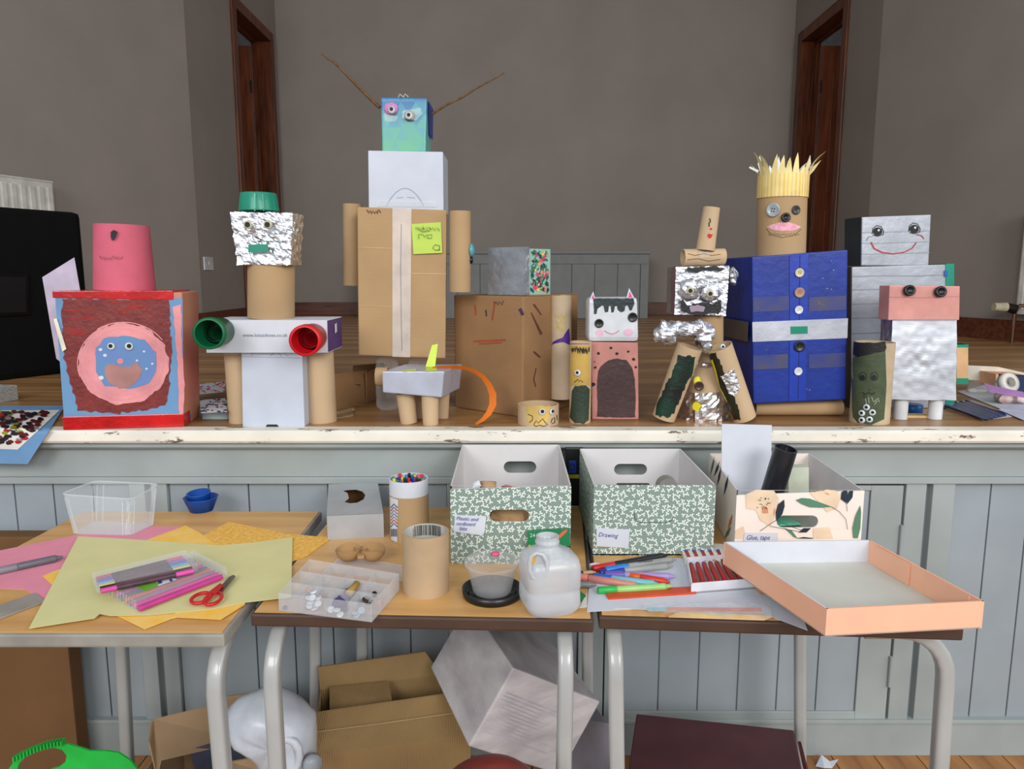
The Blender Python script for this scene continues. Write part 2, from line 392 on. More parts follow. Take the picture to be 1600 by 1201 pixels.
# walls of the stage
def wall_seg(name, x0, y0, x1, y1, z0, z1, th=.08, side=1, parent=None):
    d = Vector((x1-x0, y1-y0, 0)); nrm = Vector((-d.y, d.x, 0)).normalized() * th * side
    b = MB(); A = Vector((x0,y0,0)); B = Vector((x1,y1,0))
    b.hexa([A+Vector((0,0,z1)), B+Vector((0,0,z1)), B+Vector((0,0,z0)), A+Vector((0,0,z0)), A+nrm+Vector((0,0,z1)), B+nrm+Vector((0,0,z1)), B+nrm+Vector((0,0,z0)), A+nrm+Vector((0,0,z0))])
    return b
CH = 4.7
struct('wall_back', MB().box(XL-.1, XR+.1, 7.0, 7.1, ST-.03, CH), WALL)
slx = lambda y: XL - .31*(5.06-y); srx = lambda y: XR + .31*(5.36-y)
struct('wall_left', wall_seg('', slx(1.9), 1.9, XL, 5.06, ST-.03, CH, .08, 1), WALL)
struct('wall_right', wall_seg('', srx(1.9), 1.9, XR, 5.36, ST-.03, CH, .08, -1), WALL)
D0, D1, DH = 5.95, 6.80, 3.30
for nm, X, s_, c0 in (('wall_alcove_left', XL, -1, 5.06), ('wall_alcove_right', XR, 1, 5.36)):
    x0, x1 = sorted((X, X + s_*.10)); b = MB()
    b.box(x0, x1, c0, D0, ST-.03, CH).box(x0, x1, D1, 7.02, ST-.03, CH).box(x0, x1, D0, D1, DH, CH)
    struct(nm, b, WALL)
    # room behind the door
    x0, x1 = sorted((X + s_*.1, X + s_*1.6))
    struct('wall_side_room', MB().box(x0, x1, 7.9, 7.98, ST-.03, 4.2).box(*(sorted((X+s_*1.6, X+s_*1.68)) + [5.2, 7.98, ST-.03, 4.2])).box(x0, x1, 5.2, 5.28, ST-.03, 4.2), mat('side_room_paint', (196,196,196), .8))
    struct('floor_side_room', MB().box(x0, x1, 5.2, 7.98, ST-.03, ST-.002), SB[0])
    struct('ceiling_side_room', MB().box(x0, x1, 5.2, 7.98, 4.2, 4.25), mat('side_room_paint', (196,196,196), .8))
struct('ceiling', MB().box(-3.7, 3.7, 1.6, 7.1, CH, CH+.05), mat('ceiling_paint', (205,203,198), .9))
# skirting boards
struct('baseboard_back', MB().box(XL, XR, 6.975, 7.0, ST, ST+.12), SKIRT, bevel=.004)
struct('baseboard_left', wall_seg('', slx(2), 2, XL, 5.06, ST, ST+.12, .02, -1), SKIRT)
struct('baseboard_right', wall_seg('', srx(2), 2, XR, 5.36, ST, ST+.12, .02, 1), SKIRT)
struct('baseboard_alcove_left', MB().box(XL, XL+.02, 5.06, D0-.07, ST, ST+.12), SKIRT)
struct('baseboard_alcove_right', MB().box(XR-.02, XR, 5.36, D0-.07, ST, ST+.12), SKIRT)
# doors
for nm, X, s_ in (('door_1', XL, -1), ('door_2', XR, 1)):
    a, c = sorted((X - s_*.02, X + s_*.11))
    fr = MB().box(a, c, D0-.07, D0+.012, ST, DH+.07).box(a, c, D1-.012, D1+.07, ST, DH+.07).box(a, c, D0+.012, D1-.012, DH-.012, DH+.07)
    root = struct(nm, fr, DARKWOOD, bevel=.006)
    a, c = sorted((X + s_*.11, X + s_*.15))
    MB().box(a, c, D0, D0+.03, ST, DH).box(a, c, D1-.03, D1+.02, ST, DH).box(a, c, D0+.03, D1-.03, DH-.03, DH).build('door_lining', DARKWOOD, root)
    a, c = sorted((X + s_*.155, X + s_*.90)); DW = wood('door_leaf_wood', (140,74,44), (96,48,27), 'Z', .42, 1.2)
    lf = MB().box(a, c, D1-.06, D1-.03, ST+.008, DH-.06).build('door_leaf', DW, root, .003)
    w_ = c - a
    for z0, z1 in ((ST+.2, ST+.95), (ST+1.1, DH-.27)):
        for k in (0, 1):
            xa = a + .1 + k*(w_/2-.04); xb = xa + w_/2 - .16
            MB().box(xa, xb, D1-.066, D1-.058, z0, z1).build('door_panel', DW, lf, .004)
    for z in (ST+.3, DH-.45): MB().cone(Vector((X+s_*.152, D1-.07, z)), Vector((X+s_*.152, D1-.07, z+.1)), .008, .008, 8).build('hinge', mat('dark_iron', (22,20,19), .4), lf)
# low panelled cupboard at the back of the stage
cx0, cx1 = onY(560, 490, 6.45).x, onY(1012, 490, 6.45).x
CP = mat('back_cupboard_grey', (128,130,130), .55, var=.04)
t = thing('low_cupboard', (0, 6.5, ST), 'low grey panelled cupboard against the back wall of the stage', 'cupboard')
MB().box(cx0+.01, cx1-.01, 6.47, 6.97, ST, ST+.55).build('carcass', CP, t)
MB().box(cx0-.01, cx1+.01, 6.43, 6.98, ST+.555, ST+.58).build('top_board', CP, t, .004)
MB().box(cx0, cx1, 6.45, 6.47, ST+.47, ST+.555).build('top_rail', CP, t, .003)
for a in (cx0, cx1-.07): MB().box(a, a+.07, 6.45, 6.47, ST, ST+.47).build('stile', CP, t, .003)
nb = 12; s_ = (cx1-cx0-.14)/nb
for k in range(nb): MB().box(cx0+.07+k*s_+.003, cx0+.07+(k+1)*s_-.003, 6.458, 6.47, ST, ST+.47).build('board', CP, t, .003)
# light switch
t = thing('light_switch', (XL, 5.2, 1.28), 'white light switch plate on the wall left of the left doorway', 'switch')
MB().box(XL, XL+.01, 5.12, 5.27, 1.31, 1.40).build('plate', WHITE, t, .003)
MB().box(XL+.01, XL+.016, 5.185, 5.205, 1.345, 1.37).build('rocker', mat('rocker_grey', (205,205,205)), t, .002)
# radiators
RADW = mat('radiator_enamel', (214,212,204), .4)
def radiator(lab, A, B, z0, z1, nv, fins=22):
    t = thing('radiator', ((A.x+B.x)/2, (A.y+B.y)/2, z0), lab, 'radiator')
    d = (B-A).normalized(); n_ = Vector((-d.y, d.x, 0))
    if n_.dot(Vector((0,2,0)) - A) < 0: n_ = -n_
    up = Vector((0,0,1)); L_ = (B-A).length; mid = (A+B)/2
    MB().obox(mid + up*((z0+z1)/2) + n_*.045, d*L_/2, n_*.006, up*(z1-z0)/2).build('back_panel', RADW, t)
    MB().obox(mid + up*((z0+z1)/2) + n_*.085, d*L_/2, n_*.004, up*(z1-z0)/2).build('front_panel', RADW, t, .003)
    MB().obox(mid + up*(z1+.002) + n_*.065, d*L_/2, n_*.028, up*.004).build('top_grille', RADW, t, .002)
    for k in range(fins):
        MB().obox(A + d*(L_*(k+.5)/fins) + n_*.092 + up*((z0+z1)/2), d*L_/fins*.28, n_*.005, up*((z1-z0)/2-.03)).build('fin', RADW, t, .003)
    for s2 in (-.8, .8): MB().obox(mid + d*L_*.5*s2*.9 + n_*.02 + up*((z0+z1)/2), d*.015, n_*.025, up*.05).build('bracket', RADW, t)
    return t, n_
A = Vector((slx(2.9), 2.9, 0)); B = Vector((slx(3.95), 3.95, 0))
radiator('white panel radiator high on the left wall behind the black case', A, B, 1.18, 1.75, None)
A = Vector((srx(4.17), 4.17, 0)); B = Vector((srx(3.1), 3.1, 0))
rt, rn = radiator('white panel radiator on the right wall at the right edge', A, B, 1.06, 1.62, None)
p = onY(1586, 483, 4.12)
MB().path([Vector((p.x, p.y, ST)), Vector((p.x, p.y, p.z+.0)), p+Vector((.02,-.01,.02)), p+Vector((.09,-.03,.02))], .011, 10).build('pipe', mat('copper_pipe', (110,80,60), .35, .6), rt)
MB().cone(p+Vector((0,0,.0)), p+Vector((-.05,0,.012)), .028, .024, 14).build('valve_body', mat('dark_brass', (38,30,26), .4, .5), rt)
MB().cone(p+Vector((-.05,0,.012)), p+Vector((-.12,0,.014)), .026, .022, 14).build('valve_knob', mat('cream_plastic', (200,190,160), .5), rt)
# ================================================================ THINGS ON THE STAGE
def base(px, py, z=ST): return onZ(px, py, z)
# --- black case
BK = mat('black_cloth', (9,9,10), .8, spec=.15); 
C = base(147, 578); A = base(-130, 610); t = thing('equipment_case', ((A+C)/2)[:], 'large black padded equipment case at the left edge of the stage', 'case')
d = (C-A).normalized(); nb_ = Vector((-d.y, d.x, 0)); H = onPl(143, 333, C, nb_).z - ST
H2 = H
MB().hexa([A+Vector((0,0,H2)), C+Vector((0,0,H2)), C, A, A+nb_*.4+Vector((0,0,H2)), C+nb_*.4+Vector((0,0,H2)), C+nb_*.4, A+nb_*.4]).build('case_body', BK, t, .022)
S = pl(C, nb_, .003)
MB().plate([S(-60,425), S(44,428), S(46,492), S(-60,497)], -nb_*.004).build('recess_panel', mat('gloss_black', (5,5,6), .12), t, .002)
MB().plate([S(-55,431), S(38,433), S(40,487), S(-55,491)], nb_*.0015 - nb_*.008).build('recess_rim', mat('satin_black', (16,16,18), .3), t)
# --- small patterned lid at left edge
LEAFG = (128,146,136)
def leafprint(name, g=LEAFG, wht=(226,232,224), scale=46):
    m = bpy.data.materials.new(name); MATS[name] = m; m.use_nodes = True; N = m.node_tree.nodes; L = m.node_tree.links; p = N['Principled BSDF']
    p.inputs['Roughness'].default_value = .7
    tc = N.new('ShaderNodeTexCoord'); sep = N.new('ShaderNodeSeparateXYZ'); L.new(tc.outputs['Object'], sep.inputs[0])
    def mth(op, a, b=None):
        q = N.new('ShaderNodeMath'); q.operation = op
        for i, v in enumerate((a, b)):
            if v is None: continue
            if isinstance(v, (int, float)): q.inputs[i].default_value = v
            else: L.new(v, q.inputs[i])
        return q.outputs[0]
    u = mth('MULTIPLY', mth('ADD', sep.outputs[0], sep.outputs[1]), scale); v = mth('MULTIPLY', sep.outputs[2], scale)
    cm = N.new('ShaderNodeCombineXYZ'); L.new(u, cm.inputs[0]); L.new(v, cm.inputs[1])
    vo = N.new('ShaderNodeTexVoronoi'); vo.voronoi_dimensions = '2D'; vo.inputs['Scale'].default_value = 2.1; vo.inputs['Randomness'].default_value = .75
    L.new(cm.outputs[0], vo.inputs['Vector'])
    vs_ = N.new('ShaderNodeVectorMath'); vs_.operation = 'SUBTRACT'; L.new(cm.outputs[0], vs_.inputs[0]); L.new(vo.outputs['Position'], vs_.inputs[1])
    s2 = N.new('ShaderNodeSeparateXYZ'); L.new(vs_.outputs[0], s2.inputs[0])
    ang = mth('ARCTAN2', s2.outputs[1], s2.outputs[0]); sc_ = N.new('ShaderNodeSeparateColor'); L.new(vo.outputs['Color'], sc_.inputs[0])
    ang = mth('ADD', ang, mth('MULTIPLY', sc_.outputs[0], 6.28)); r_ = mth('SQRT', mth('ADD', mth('MULTIPLY', s2.outputs[0], s2.outputs[0]), mth('MULTIPLY', s2.outputs[1], s2.outputs[1])))
    pet = mth('MULTIPLY', mth('POWER', mth('ABSOLUTE', mth('COSINE', mth('MULTIPLY', ang, 1.5))), 1.4), .215)
    msk = mth('LESS_THAN', r_, pet)
    mx = N.new('ShaderNodeMix'); mx.data_type = 'RGBA'; L.new(msk, mx.inputs[0]); mx.inputs[6].default_value = rgb(g); mx.inputs[7].default_value = rgb(wht)
    L.new(mx.outputs[2], p.inputs['Base Color']); return m
SAGE = leafprint('sage_leaf_print'); GREYLEAF = leafprint('grey_leaf_print', (140,142,138), (190,192,188), 80)
p = base(-25, 634); q = base(29, 624)
d = (q-p); nn = Vector((-d.y, d.x, 0)).normalized()*.12; h = Vector((0,0,.045))
MB().hexa([p+h, q+h, q, p, p+nn+h, q+nn+h, q+nn, p+nn]).build('patterned_box', GREYLEAF, bevel=.001, label='small grey patterned box lid on the stage beside the black case', cat='box')
# --- painting on blue sheet over the stage edge
t = thing('finger_painting', base(60, 655)[:], 'dark blotchy painting on a blue sheet hanging over the stage edge at left', 'painting')
def drape(px, py):
    p_ = onZ(px, py, ST+.004)
    if p_.y > SE - .002: return p_
    return onY(px, py, SE - .004 - .0)
def sheet_over(pts_q, nx=10, ny=16, lift=0, name='sheet', mt=BLUEP):
    TL, TR, BR, BL = pts_q; b = MB(); vs = []
    for j in range(ny+1):
        for i in range(nx+1):
            s_, t_ = i/nx, j/ny; x = lerp(lerp(TL[0],TR[0],s_), lerp(BL[0],BR[0],s_), t_); y_ = lerp(lerp(TL[1],TR[1],s_), lerp(BL[1],BR[1],s_), t_)
            pz = onZ(x, y_, ST+.004)
            if pz.y < SE - .0: pz = onY(x, y_, SE - .012)
            vs.append(pz + Vector((0,-lift*.5,lift)))
    b.add(vs, [(j*(nx+1)+i, j*(nx+1)+i+1, (j+1)*(nx+1)+i+1, (j+1)*(nx+1)+i) for j in range(ny) for i in range(nx)], 0, True)
    return b.build(name, mt, t)
sheet_over([(-40,634),(102,633),(43,725),(-60,723)])
sheet_over([(-40,642),(94,641),(28,703),(-60,700)], lift=.0015, name='painted_paper', mt=mat('cream_paper', (226,224,216), .7))
rnd = random.Random(4); bs_ = [MB() for _ in range(5)]
cols_ = [mat('dab_black', (34,30,34), .3), mat('dab_maroon', (96,24,34), .3), mat('dab_red', (176,34,34), .3), mat('dab_olive', (150,150,30), .3), mat('dab_grey', (150,140,144), .3)]
def SD(px, py):
    pz = onZ(px, py, ST+.004)
    if pz.y < SE: pz = onY(px, py, SE-.012)
    return pz + Vector((0,-.0015,.0026))
for k in range(110):
    y_ = rnd.uniform(644, 695); x_ = rnd.uniform(-20, 88 - (y_-644)*1.15); c_ = rnd.choices(range(5), (5,3,1.6,1,1.5))[0]
    bs_[c_].poly([(x_ + rnd.uniform(.7,1.1)*6*math.cos(a/9*6.28) , y_ + rnd.uniform(.7,1.1)*3.2*math.sin(a/9*6.28)) for a in range(9)], lambda u,v,k=k: SD(u,v)+Vector((0,-k*5e-6,k*1e-5)))
for b, m_, nm in zip(bs_, cols_, ('black_dabs','maroon_dabs','red_dabs','olive_dabs','grey_dabs')): b.build(nm, m_, t)

# --- red box character
A = base(102, 674); B = base(287, 667); A.y = max(A.y, SE+.012); A = onY(102, 674, A.y); A.z = ST+.001; B = base(287, 667)
d = (B-A).normalized(); nn = Vector((-d.y, d.x, 0)); S0 = pl(A, nn, 0)
dep = nn*.15
t = thing('red_box_character', ((A+B)/2 + dep/2)[:], 'red box creature with a painted pink and blue face and a pink cup on top', 'cardboard figure')
TLp, TRp = S0(85,457), S0(285,463)
TRp.z = TLp.z
MB().hexa([TLp, TRp, B, A] + [x + dep for x in (TLp, TRp, B, A)]).build('box_body', mat('pale_card', (190,140,106), .75, c2=(204,120,108), vs=9), t, .004)
S = pl(A, nn, .0015); S2 = pl(A, nn, .0024); S3 = pl(A, nn, .0032); S4 = pl(A, nn, .004)
MB().poly([(86,462),(285,466),(287,655),(100,656)], S).build('blue_backing_paper', BLUEP, t)
MAR = mat('maroon_paint', (126,48,44), .45, c2=(108,36,34), vs=22, bump=.4, bs=90)
MB().poly(rough([(98,467),(262,466),(266,505),(268,560),(264,606),(258,632),(236,640),(180,646),(122,642),(110,600),(100,560),(96,500)], 2.4, 6, 3), S2).build('maroon_paint', MAR, t)
b = MB(); rs = random.Random(12)
for k in range(46):
    x0_, y0_ = rs.choice([(122,486),(130,496),(190,482),(214,478),(120,520)]); x0_ += rs.gauss(0,9); y0_ += rs.gauss(0,4); x0_ = max(104, x0_); y0_ = max(471, y0_)
    b.stroke([(x0_-rs.uniform(3,8), y0_+rs.uniform(-1.5,1.5)), (x0_, y0_), (x0_+rs.uniform(3,8), y0_+rs.uniform(-1.5,1.5))], (rs.uniform(.8,2.6), .3), pl(A, nn, .0027+.00001*k))
b.build('bright_red_strokes', mat('bright_red_paint', (176,38,32), .3), t, kind='stuff')
ring = [(193+71*math.cos(a/40*6.283)*(1+.03*math.sin(a*2.1)), 568+63*math.sin(a/40*6.283)*(1+.03*math.cos(a*1.7))) for a in range(40)]
MB().poly(rough(ring, 1, 4, 8), S3).build('pink_ring', PINKP, t)
b = MB()
for k in range(9):
    r_ = 56 + k*1.7; a0 = k*1.3
    b.stroke([(193+r_*1.06*math.cos(a0+j*.12), 568+r_*.93*math.sin(a0+j*.12)) for j in range(14)], 1.3, pl(A, nn, .0036))
b.build('brush_strokes', mat('pale_pink_paint', (232,160,162), .4), t)
MB().poly(rough([(148,548),(162,528),(190,524),(225,530),(243,550),(244,578),(233,598),(205,607),(163,603),(150,580)], 1.2, 6, 2), S4).build('blue_face', mat('blue_face_paint', (92,140,182), .5, c2=(104,128,186)), t)
MB().poly(rough([(163,572),(175,568),(190,573),(205,571),(213,565),(223,578),(218,592),(203,603),(186,606),(170,598),(164,585)], 1, 5, 2), pl(A, nn, .0047)).build('mouth', mat('mouth_paint', (172,124,118), .4), t)
MB().disc(188, 564, 5, 4.5, pl(A, nn, .0049)).build('nose', PINKP, t)
b = MB()
for x_, y_, r_ in ((157,546,3),(164,555,3),(225,549,2),(229,576,2),(214,563,2),(158,590,4),(238,568,2)): b.disc(x_, y_, r_, r_*.8, pl(A, nn, .0048))
b.build('white_spots', W, t)
eye(t, S4, 174, 541, 5.5, 1.85, .55, (0,-1)); eye(t, S4, 202, 541, 6, 1.85, .55, (1,-1))
up = Vector((0,0,1)); zt = TLp.z
for nm, z0, z1, in (('bottom_tape', ST+.0015, ST+.035),):
    a_, b_ = A - nn*.003 - d*.003, B - nn*.003 + d*.002
    MB().hexa([Vector((a_.x,a_.y,z1)), Vector((b_.x,b_.y,z1)), Vector((b_.x,b_.y,z0)), Vector((a_.x,a_.y,z0))] + [Vector((x.x,x.y,z))+nn*.06 for x, z in ((a_,z1),(b_,z1),(b_,z0),(a_,z0))]).build(nm, RED, t, .002)
a_, b_ = TLp - nn*.003 - d*.004, TLp.lerp(TRp, .93) - nn*.003
MB().hexa([a_+up*.004, b_+up*.004, b_-up*.019, a_-up*.013] + [x+dep*.98 for x in (a_+up*.004, b_+up*.004, b_-up*.004, a_-up*.004)]).build('top_tape', RED, t, .002)
SSide = pl(B, d, .0012)
def side_pt(s_, z): return B + dep*s_ + d*.0012 + up*z
MB().add([side_pt(0,.01), side_pt(.45,.01), side_pt(.4,.16), side_pt(.5,.32), side_pt(0,.32)], [(0,1,2,3,4)]).build('blue_backing_paper', BLUEP, t)
b = MB().poly(rough([(270,480),(283,476),(284,540),(288,600),(286,650),(280,646),(277,560)], .9, 8, 4), S2)
b.add([side_pt(.3,.33), side_pt(.9,.33), side_pt(.8,.2), side_pt(.7,.1), side_pt(.55,.08), side_pt(.35,.2)], [tuple(range(6))]); b.build('pink_drips', PINKP, t)
MB().plate([S4(84,498), S4(89,497), S4(104,545), S4(98,549)], -nn*.002).build('paper_tab', mat('tab_cream', (222,218,200)), t)
cc = onPl(195, 449, TLp + nn*.10, nn); cc.z = zt + .004; k = mpp(cc.y)
PK = mat('pink_sugar_paper', (205,96,116), .75, var=.05)
top = cc + up * ((448-350) * k) ; top.x = onY(190, 350, cc.y).x
cup = MB().tube(cc, top, 43.5*k, 38.5*k, .0012, 44).build('pink_cup', PK, t)
S = cyS(cc, top, 41*k, .004)
MB().blob([(173,362),(178,359),(184,362),(180,373),(175,376),(173,370)], S).build('torn_hole', mat('dark_hole', (44,44,48), .8), cup)
b = MB(); scribble(b, 156, 192, 403, 4, cyS(cc, top, 43*k, .001), 14, .9); b.build('pencil_writing', mat('pencil', (80,50,60)), cup)
# lilac sheet leaning behind the red box
yy = A.y + .14
MB().plate([onY(66,433,yy), onY(116,402,yy+.01), onY(128,470,yy+.01), onY(100,570,yy), onY(88,560,yy)], (0,.001,0)).build('sheet_of_paper', mat('lilac_paper', (196,184,204), .7), label='pale lilac sheet of paper sticking up behind the red box creature', cat='paper')

# --- foil-headed robot
A = base(379, 667); B = base(477, 667); A.z = B.z = ST; y0 = A.y
t = thing('foil_headed_robot', (lerp(A,B,.5)+Vector((0,.06,0)))[:], 'foil-headed robot with a green cup hat and green and red cap hands', 'cardboard figure')
WB = mat('white_box_card', (192,198,212), .5, var=.03)
body = MB().hexa(quadbox([(377,546),(472,546),(476,667),(379,667)], y0, (0,.075,0))).build('body_box', WB, t, .002)
MB().blob([(415,667),(417,663),(433,663),(436,667)], plY(y0,.001)).build('thumb_notch', INK, body)
b = MB(); 
for q in ([(378,557),(470,559)],[(393,557),(396,547)],[(422,556),(432,547),(440,557)],[(440,547),(450,557)]): b.stroke(q, .9, plY(y0,.0012))
b.build('fold_lines', mat('fold_grey', (160,166,182)), body)
for (bx_, tx_) in ((382,374),(503,497)):
    p0 = base(bx_, 659); p0.y = y0+.075; p0.z = ST; p1 = onY(tx_, 545, y0+.075); p0.x = onY(bx_, 659, y0+.075).x
    MB().tube(p0, p1, .0385, .0385).build('leg_tube', TUBE, t)
q = [(322,499),(511,500),(512,545),(322,545)]
pts = quadbox(q, y0-.02, (0,.155,0)); zb = pts[3].z; zt = pts[1].z
for i in (0,1,4,5): pts[i].z = zt
for i in (2,3,6,7): pts[i].z = p1.z
sh = MB().hexa(pts, mis=[0,0,0,0,0,1]).build('shoulder_box', [W, mat('purple_card', (76,48,118), .5)], t, .0015)
text(sh, 'printed_address', 'www.lotusshoes.co.uk', 379, 449, 526, plY(y0-.02, .001), mat('print_grey', (110,108,120)))
MB().add([p_ + Vector((.0005,0,0)) for p_ in (pts[1].lerp(pts[5],.45)+Vector((.0008,0,-.015)), pts[1].lerp(pts[5],.6)+Vector((.0008,0,-.012)), pts[1].lerp(pts[5],.6)+Vector((.0008,0,-.035)), pts[1].lerp(pts[5],.45)+Vector((.0008,0,-.038)))], [(0,1,2,3)]).build('white_label_print', W, sh)
ny = y0 + .06; nb0 = onY(424, 500, ny); nb0.z = zt; nb1 = onY(424, 414, ny); kk = mpp(ny)
MB().tube(nb0, nb1, 35*kk, 35*kk).build('neck_tube', TUBE2, t)
hp = quadbox([(359,331),(458,332),(454,415),(371,418)], ny-.06, (.004,.075,0)); 
for i in (2,3,6,7): hp[i].z = nb1.z
head = crumple(hp, .0065, 62, 26).build('foil_head', FOIL, t)
S = plY(ny-.07, .008)
eye(head, S, 388, 351, 6.5, 1.85, .62, white=mat('clear_yellowed', (196,190,160), .3)); eye(head, S, 419, 351, 6.5, 1.85, .62, white=MATS['clear_yellowed'])
MB().plate([S(388,382), S(419,381), S(420,393), S(388,394)], (0,-.001,0)).build('mouth_tape', GREEN, head)
h0 = onY(405, 330, ny-.015); h1 = onY(404, 302, ny-.015)
hat = MB().lathe([(0,0),(29.5*kk,0),(29.5*kk,.001),(26.3*kk,(h1-h0).length-.0012),(26*kk,(h1-h0).length),(0,(h1-h0).length)], h0, up, 32).build('green_cup_hat', GREEN, t)
MB().stroke([(398,302),(398,329)], 2.5, cyS(h0, h1, 28.5*kk, .001)).stroke([(410,303),(412,329)], 1.5, cyS(h0, h1, 28.5*kk, .001)).build('tape_seam', mat('tape_light', (90,190,165), .3), hat)
for nm, f_, bk_, r_, c_ in (('green_bottle_cap', (326,521), (345,517), 25, (10,96,58)), ('red_bottle_cap', (476,532), (490,526), 24.5, (206,22,32))):
    m_ = mat(nm+'_plastic', c_, .4); m2 = mat(nm+'_inside', tuple(int(x*.85) for x in c_), .5)
    a_ = onY(*f_, y0-.115); b_ = onY(*bk_, y0-.021); ax = (b_-a_).normalized(); r_ *= mpp(a_.y)
    c = MB(); L_ = (b_-a_).length
    c.lathe([(r_*.84,0),(r_,0),(r_,L_*.3),(r_*.93,L_*.31),(r_*.9,L_*.98),(0,L_),(0,L_-.002),(r_*.8,L_-.004),(r_*.84,0)], a_, ax, 40, sm=True)
    o = c.build(nm, m_, t)
    MB().lathe([(r_*.6,L_*.55),(r_*.64,L_*.55),(r_*.64,L_*.95),(r_*.6,L_*.95)], a_, ax, 32).build('inner_ring', m2, o)
# --- stack behind robot, left: pale box with painted papers
p = base(316, 655); q = base(356, 655); dv = Vector((0,.12,0)); hz = Vector((0,0,.032))
MB().hexa([p+hz, q+hz, q, p, p+dv+hz, q+dv+hz, q+dv, p+dv]).build('pale_box', mat('mint_card', (182,206,206), .6), bevel=.001, label='small pale mint box under painted papers beside the red box creature', cat='box')
def paper_painting(name, pts, z, cols_, lab, seed, n=26, depth_y=None):
    t_ = thing(name, onZ(*pts[0], z)[:], lab, 'painting')
    MB().slab([onZ(x, y_, z) for x, y_ in pts], .0006).build('paper', W, t_)
    r_ = random.Random(seed); xs = [p_[0] for p_ in pts]; ys = [p_[1] for p_ in pts]
    for ci, c_ in enumerate(cols_):
        b = MB()
        for k in range(n // len(cols_)):
            u_, v_ = r_.random(), r_.random(); P0 = (lerp(lerp(pts[0][0],pts[1][0],u_), lerp(pts[3][0],pts[2][0],u_), v_), lerp(lerp(pts[0][1],pts[1][1],u_), lerp(pts[3][1],pts[2][1],u_), v_))
            w_ = r_.uniform(2, 6)
            b.stroke([(P0[0]-w_*.5, P0[1]), (P0[0]+w_*.5, P0[1]+r_.uniform(-1.5,1.5))], r_.uniform(1,2.2), plZ(z + .0009 + .00005*ci))
        b.build('paint_streaks', mat('streak_%d_%d_%d' % c_, c_, .4), t_)
paper_painting('painted_paper', [(312,625),(352,622),(355,643),(314,645)], ST+.0335, [(30,90,60),(60,60,160),(40,60,50),(150,40,60)], 'paper with green and blue paint streaks lying on the pale mint box', 3, 40)
paper_painting('painted_paper', [(312,600),(353,596),(350,612),(312,616)], ST+.0345, [(206,60,60),(220,90,90)], 'white paper with red paint blotches behind the foil-headed robot', 5, 24)
# --- scrap cardboard behind robot, right
t = thing('torn_carton', base(548, 636)[:], 'torn brown carton lying open between the foil-headed robot and the tall robot', 'box')
p = base(520, 641); q = base(572, 630); z1 = Vector((0,0,.10)); dv = Vector((.03,.14,0))
MB().plate([p+z1*.0, q, q+z1*.95+Vector((0,.03,0)), p+z1+Vector((0,.03,0))], (0,.004,0)).build('front_wall', BROWN2, t)
MB().plate([p+dv, q+dv, q+dv+z1*1.05, p+dv+z1*1.1], (0,.004,0)).plate([q, q+dv, q+dv+z1, q+z1*.9], (.004,0,0)).build('back_wall', BROWN2, t)
MB().slab([p+z1*.05, q+z1*.05, q+dv+z1*.05, p+dv+z1*.05], .003).build('carton_floor', BROWN2, t)
MB().plate([onY(524,585,q.y-.01), onY(560,590,q.y-.03), onY(566,600,q.y-.03), onY(523,599,q.y-.01)], (0,.004,0)).build('flap', BROWN2, t)
b = MB(); c = base(543, 648)
b.slab([base(524,655), base(552,650), base(551,640), base(526,642)], .004)
for i in range(5): b.lathe([(.012,0),(.009,.006),(.004,.008),(0,.008)], lerp(base(527,648), base(549,643), i/4) + up*.004, up, 10)
b.build('corrugated_scrap', mat('scrap_card', (150,120,84), .8), label='torn corrugated card scrap in front of the torn carton', cat='cardboard')

# --- tall robot with antennae
yb = 2.0
t = thing('tall_box_robot', onY(632, 600, yb+.12).xy.to_3d()[:], 'tall robot of stacked boxes with a blue-green head and twig antennae', 'cardboard figure'); t['_w'] = [t.location.x, t.location.y, ST]; t.location.z = ST
bp = quadbox([(558,323),(698,328),(696,560),(560,555)], yb, (.0,.24,0))
bp[5].x -= .02; bp[6].x -= .02
body = MB().hexa(bp).build('body_box', card('kraft_card', (180,148,108), False, .5, .03), t, .004)
S = plY(yb, .001); zbot = (bp[2].z+bp[3].z)/2
b = MB().poly([(613,325),(643,326),(641,558),(613,557)], S); b.build('paper_tape', mat('cream_tape', (206,190,178), .45, bump=.2, bs=30), body)
MB().stroke([(627,350),(626,420),(627,500),(628,548)], 1.3, plY(yb,.0014)).build('tape_crease', mat('crease_grey', (150,150,148)), body)
b = MB()
for q in ([(560,386),(612,388)],[(643,427),(697,428)],[(560,477),(612,479)]): b.stroke(q, 1.2, S)
b.build('card_creases', mat('crease_light', (206,172,126)), body)
b = MB(); scribble(b, 574, 594, 331, 3.5, S, 9, 2); b.build('red_scribble', mat('scribble_red', (120,40,34)), body)
po = MB().plate([onY(643,350,yb-.0015), onY(689,347,yb-.0015), onY(691,395,yb-.007), onY(646,397,yb-.005)], (0,-.0006,0)).build('sticky_note', mat('lime_note', (186,212,90), .7, var=.02), body)
b = MB(); Sn = plY(yb, .0095)
scribble(b, 649, 662, 357, 3, Sn, 9, .9, 2); scribble(b, 661, 672, 356, 4, Sn, 5, .9, 3); scribble(b, 672, 687, 357, 4, Sn, 7, .9, 4)
for q in ([(654,373),(654,366),(660,366)],[(661,366),(663,371),(666,366)],[(668,372),(668,367),(675,366),(674,372),(668,372)],[(688,390),(680,391),(676,387),(680,382),(687,384),(686,391)],[(652,357),(660,362),(672,360)]): b.stroke(q, .9, Sn)
b.build('pencil_writing', mat('note_ink', (70,84,44)), po)
zleg = zbot
PET = clear('clear_pet', fac=.93, rough=.05, diff=.4)
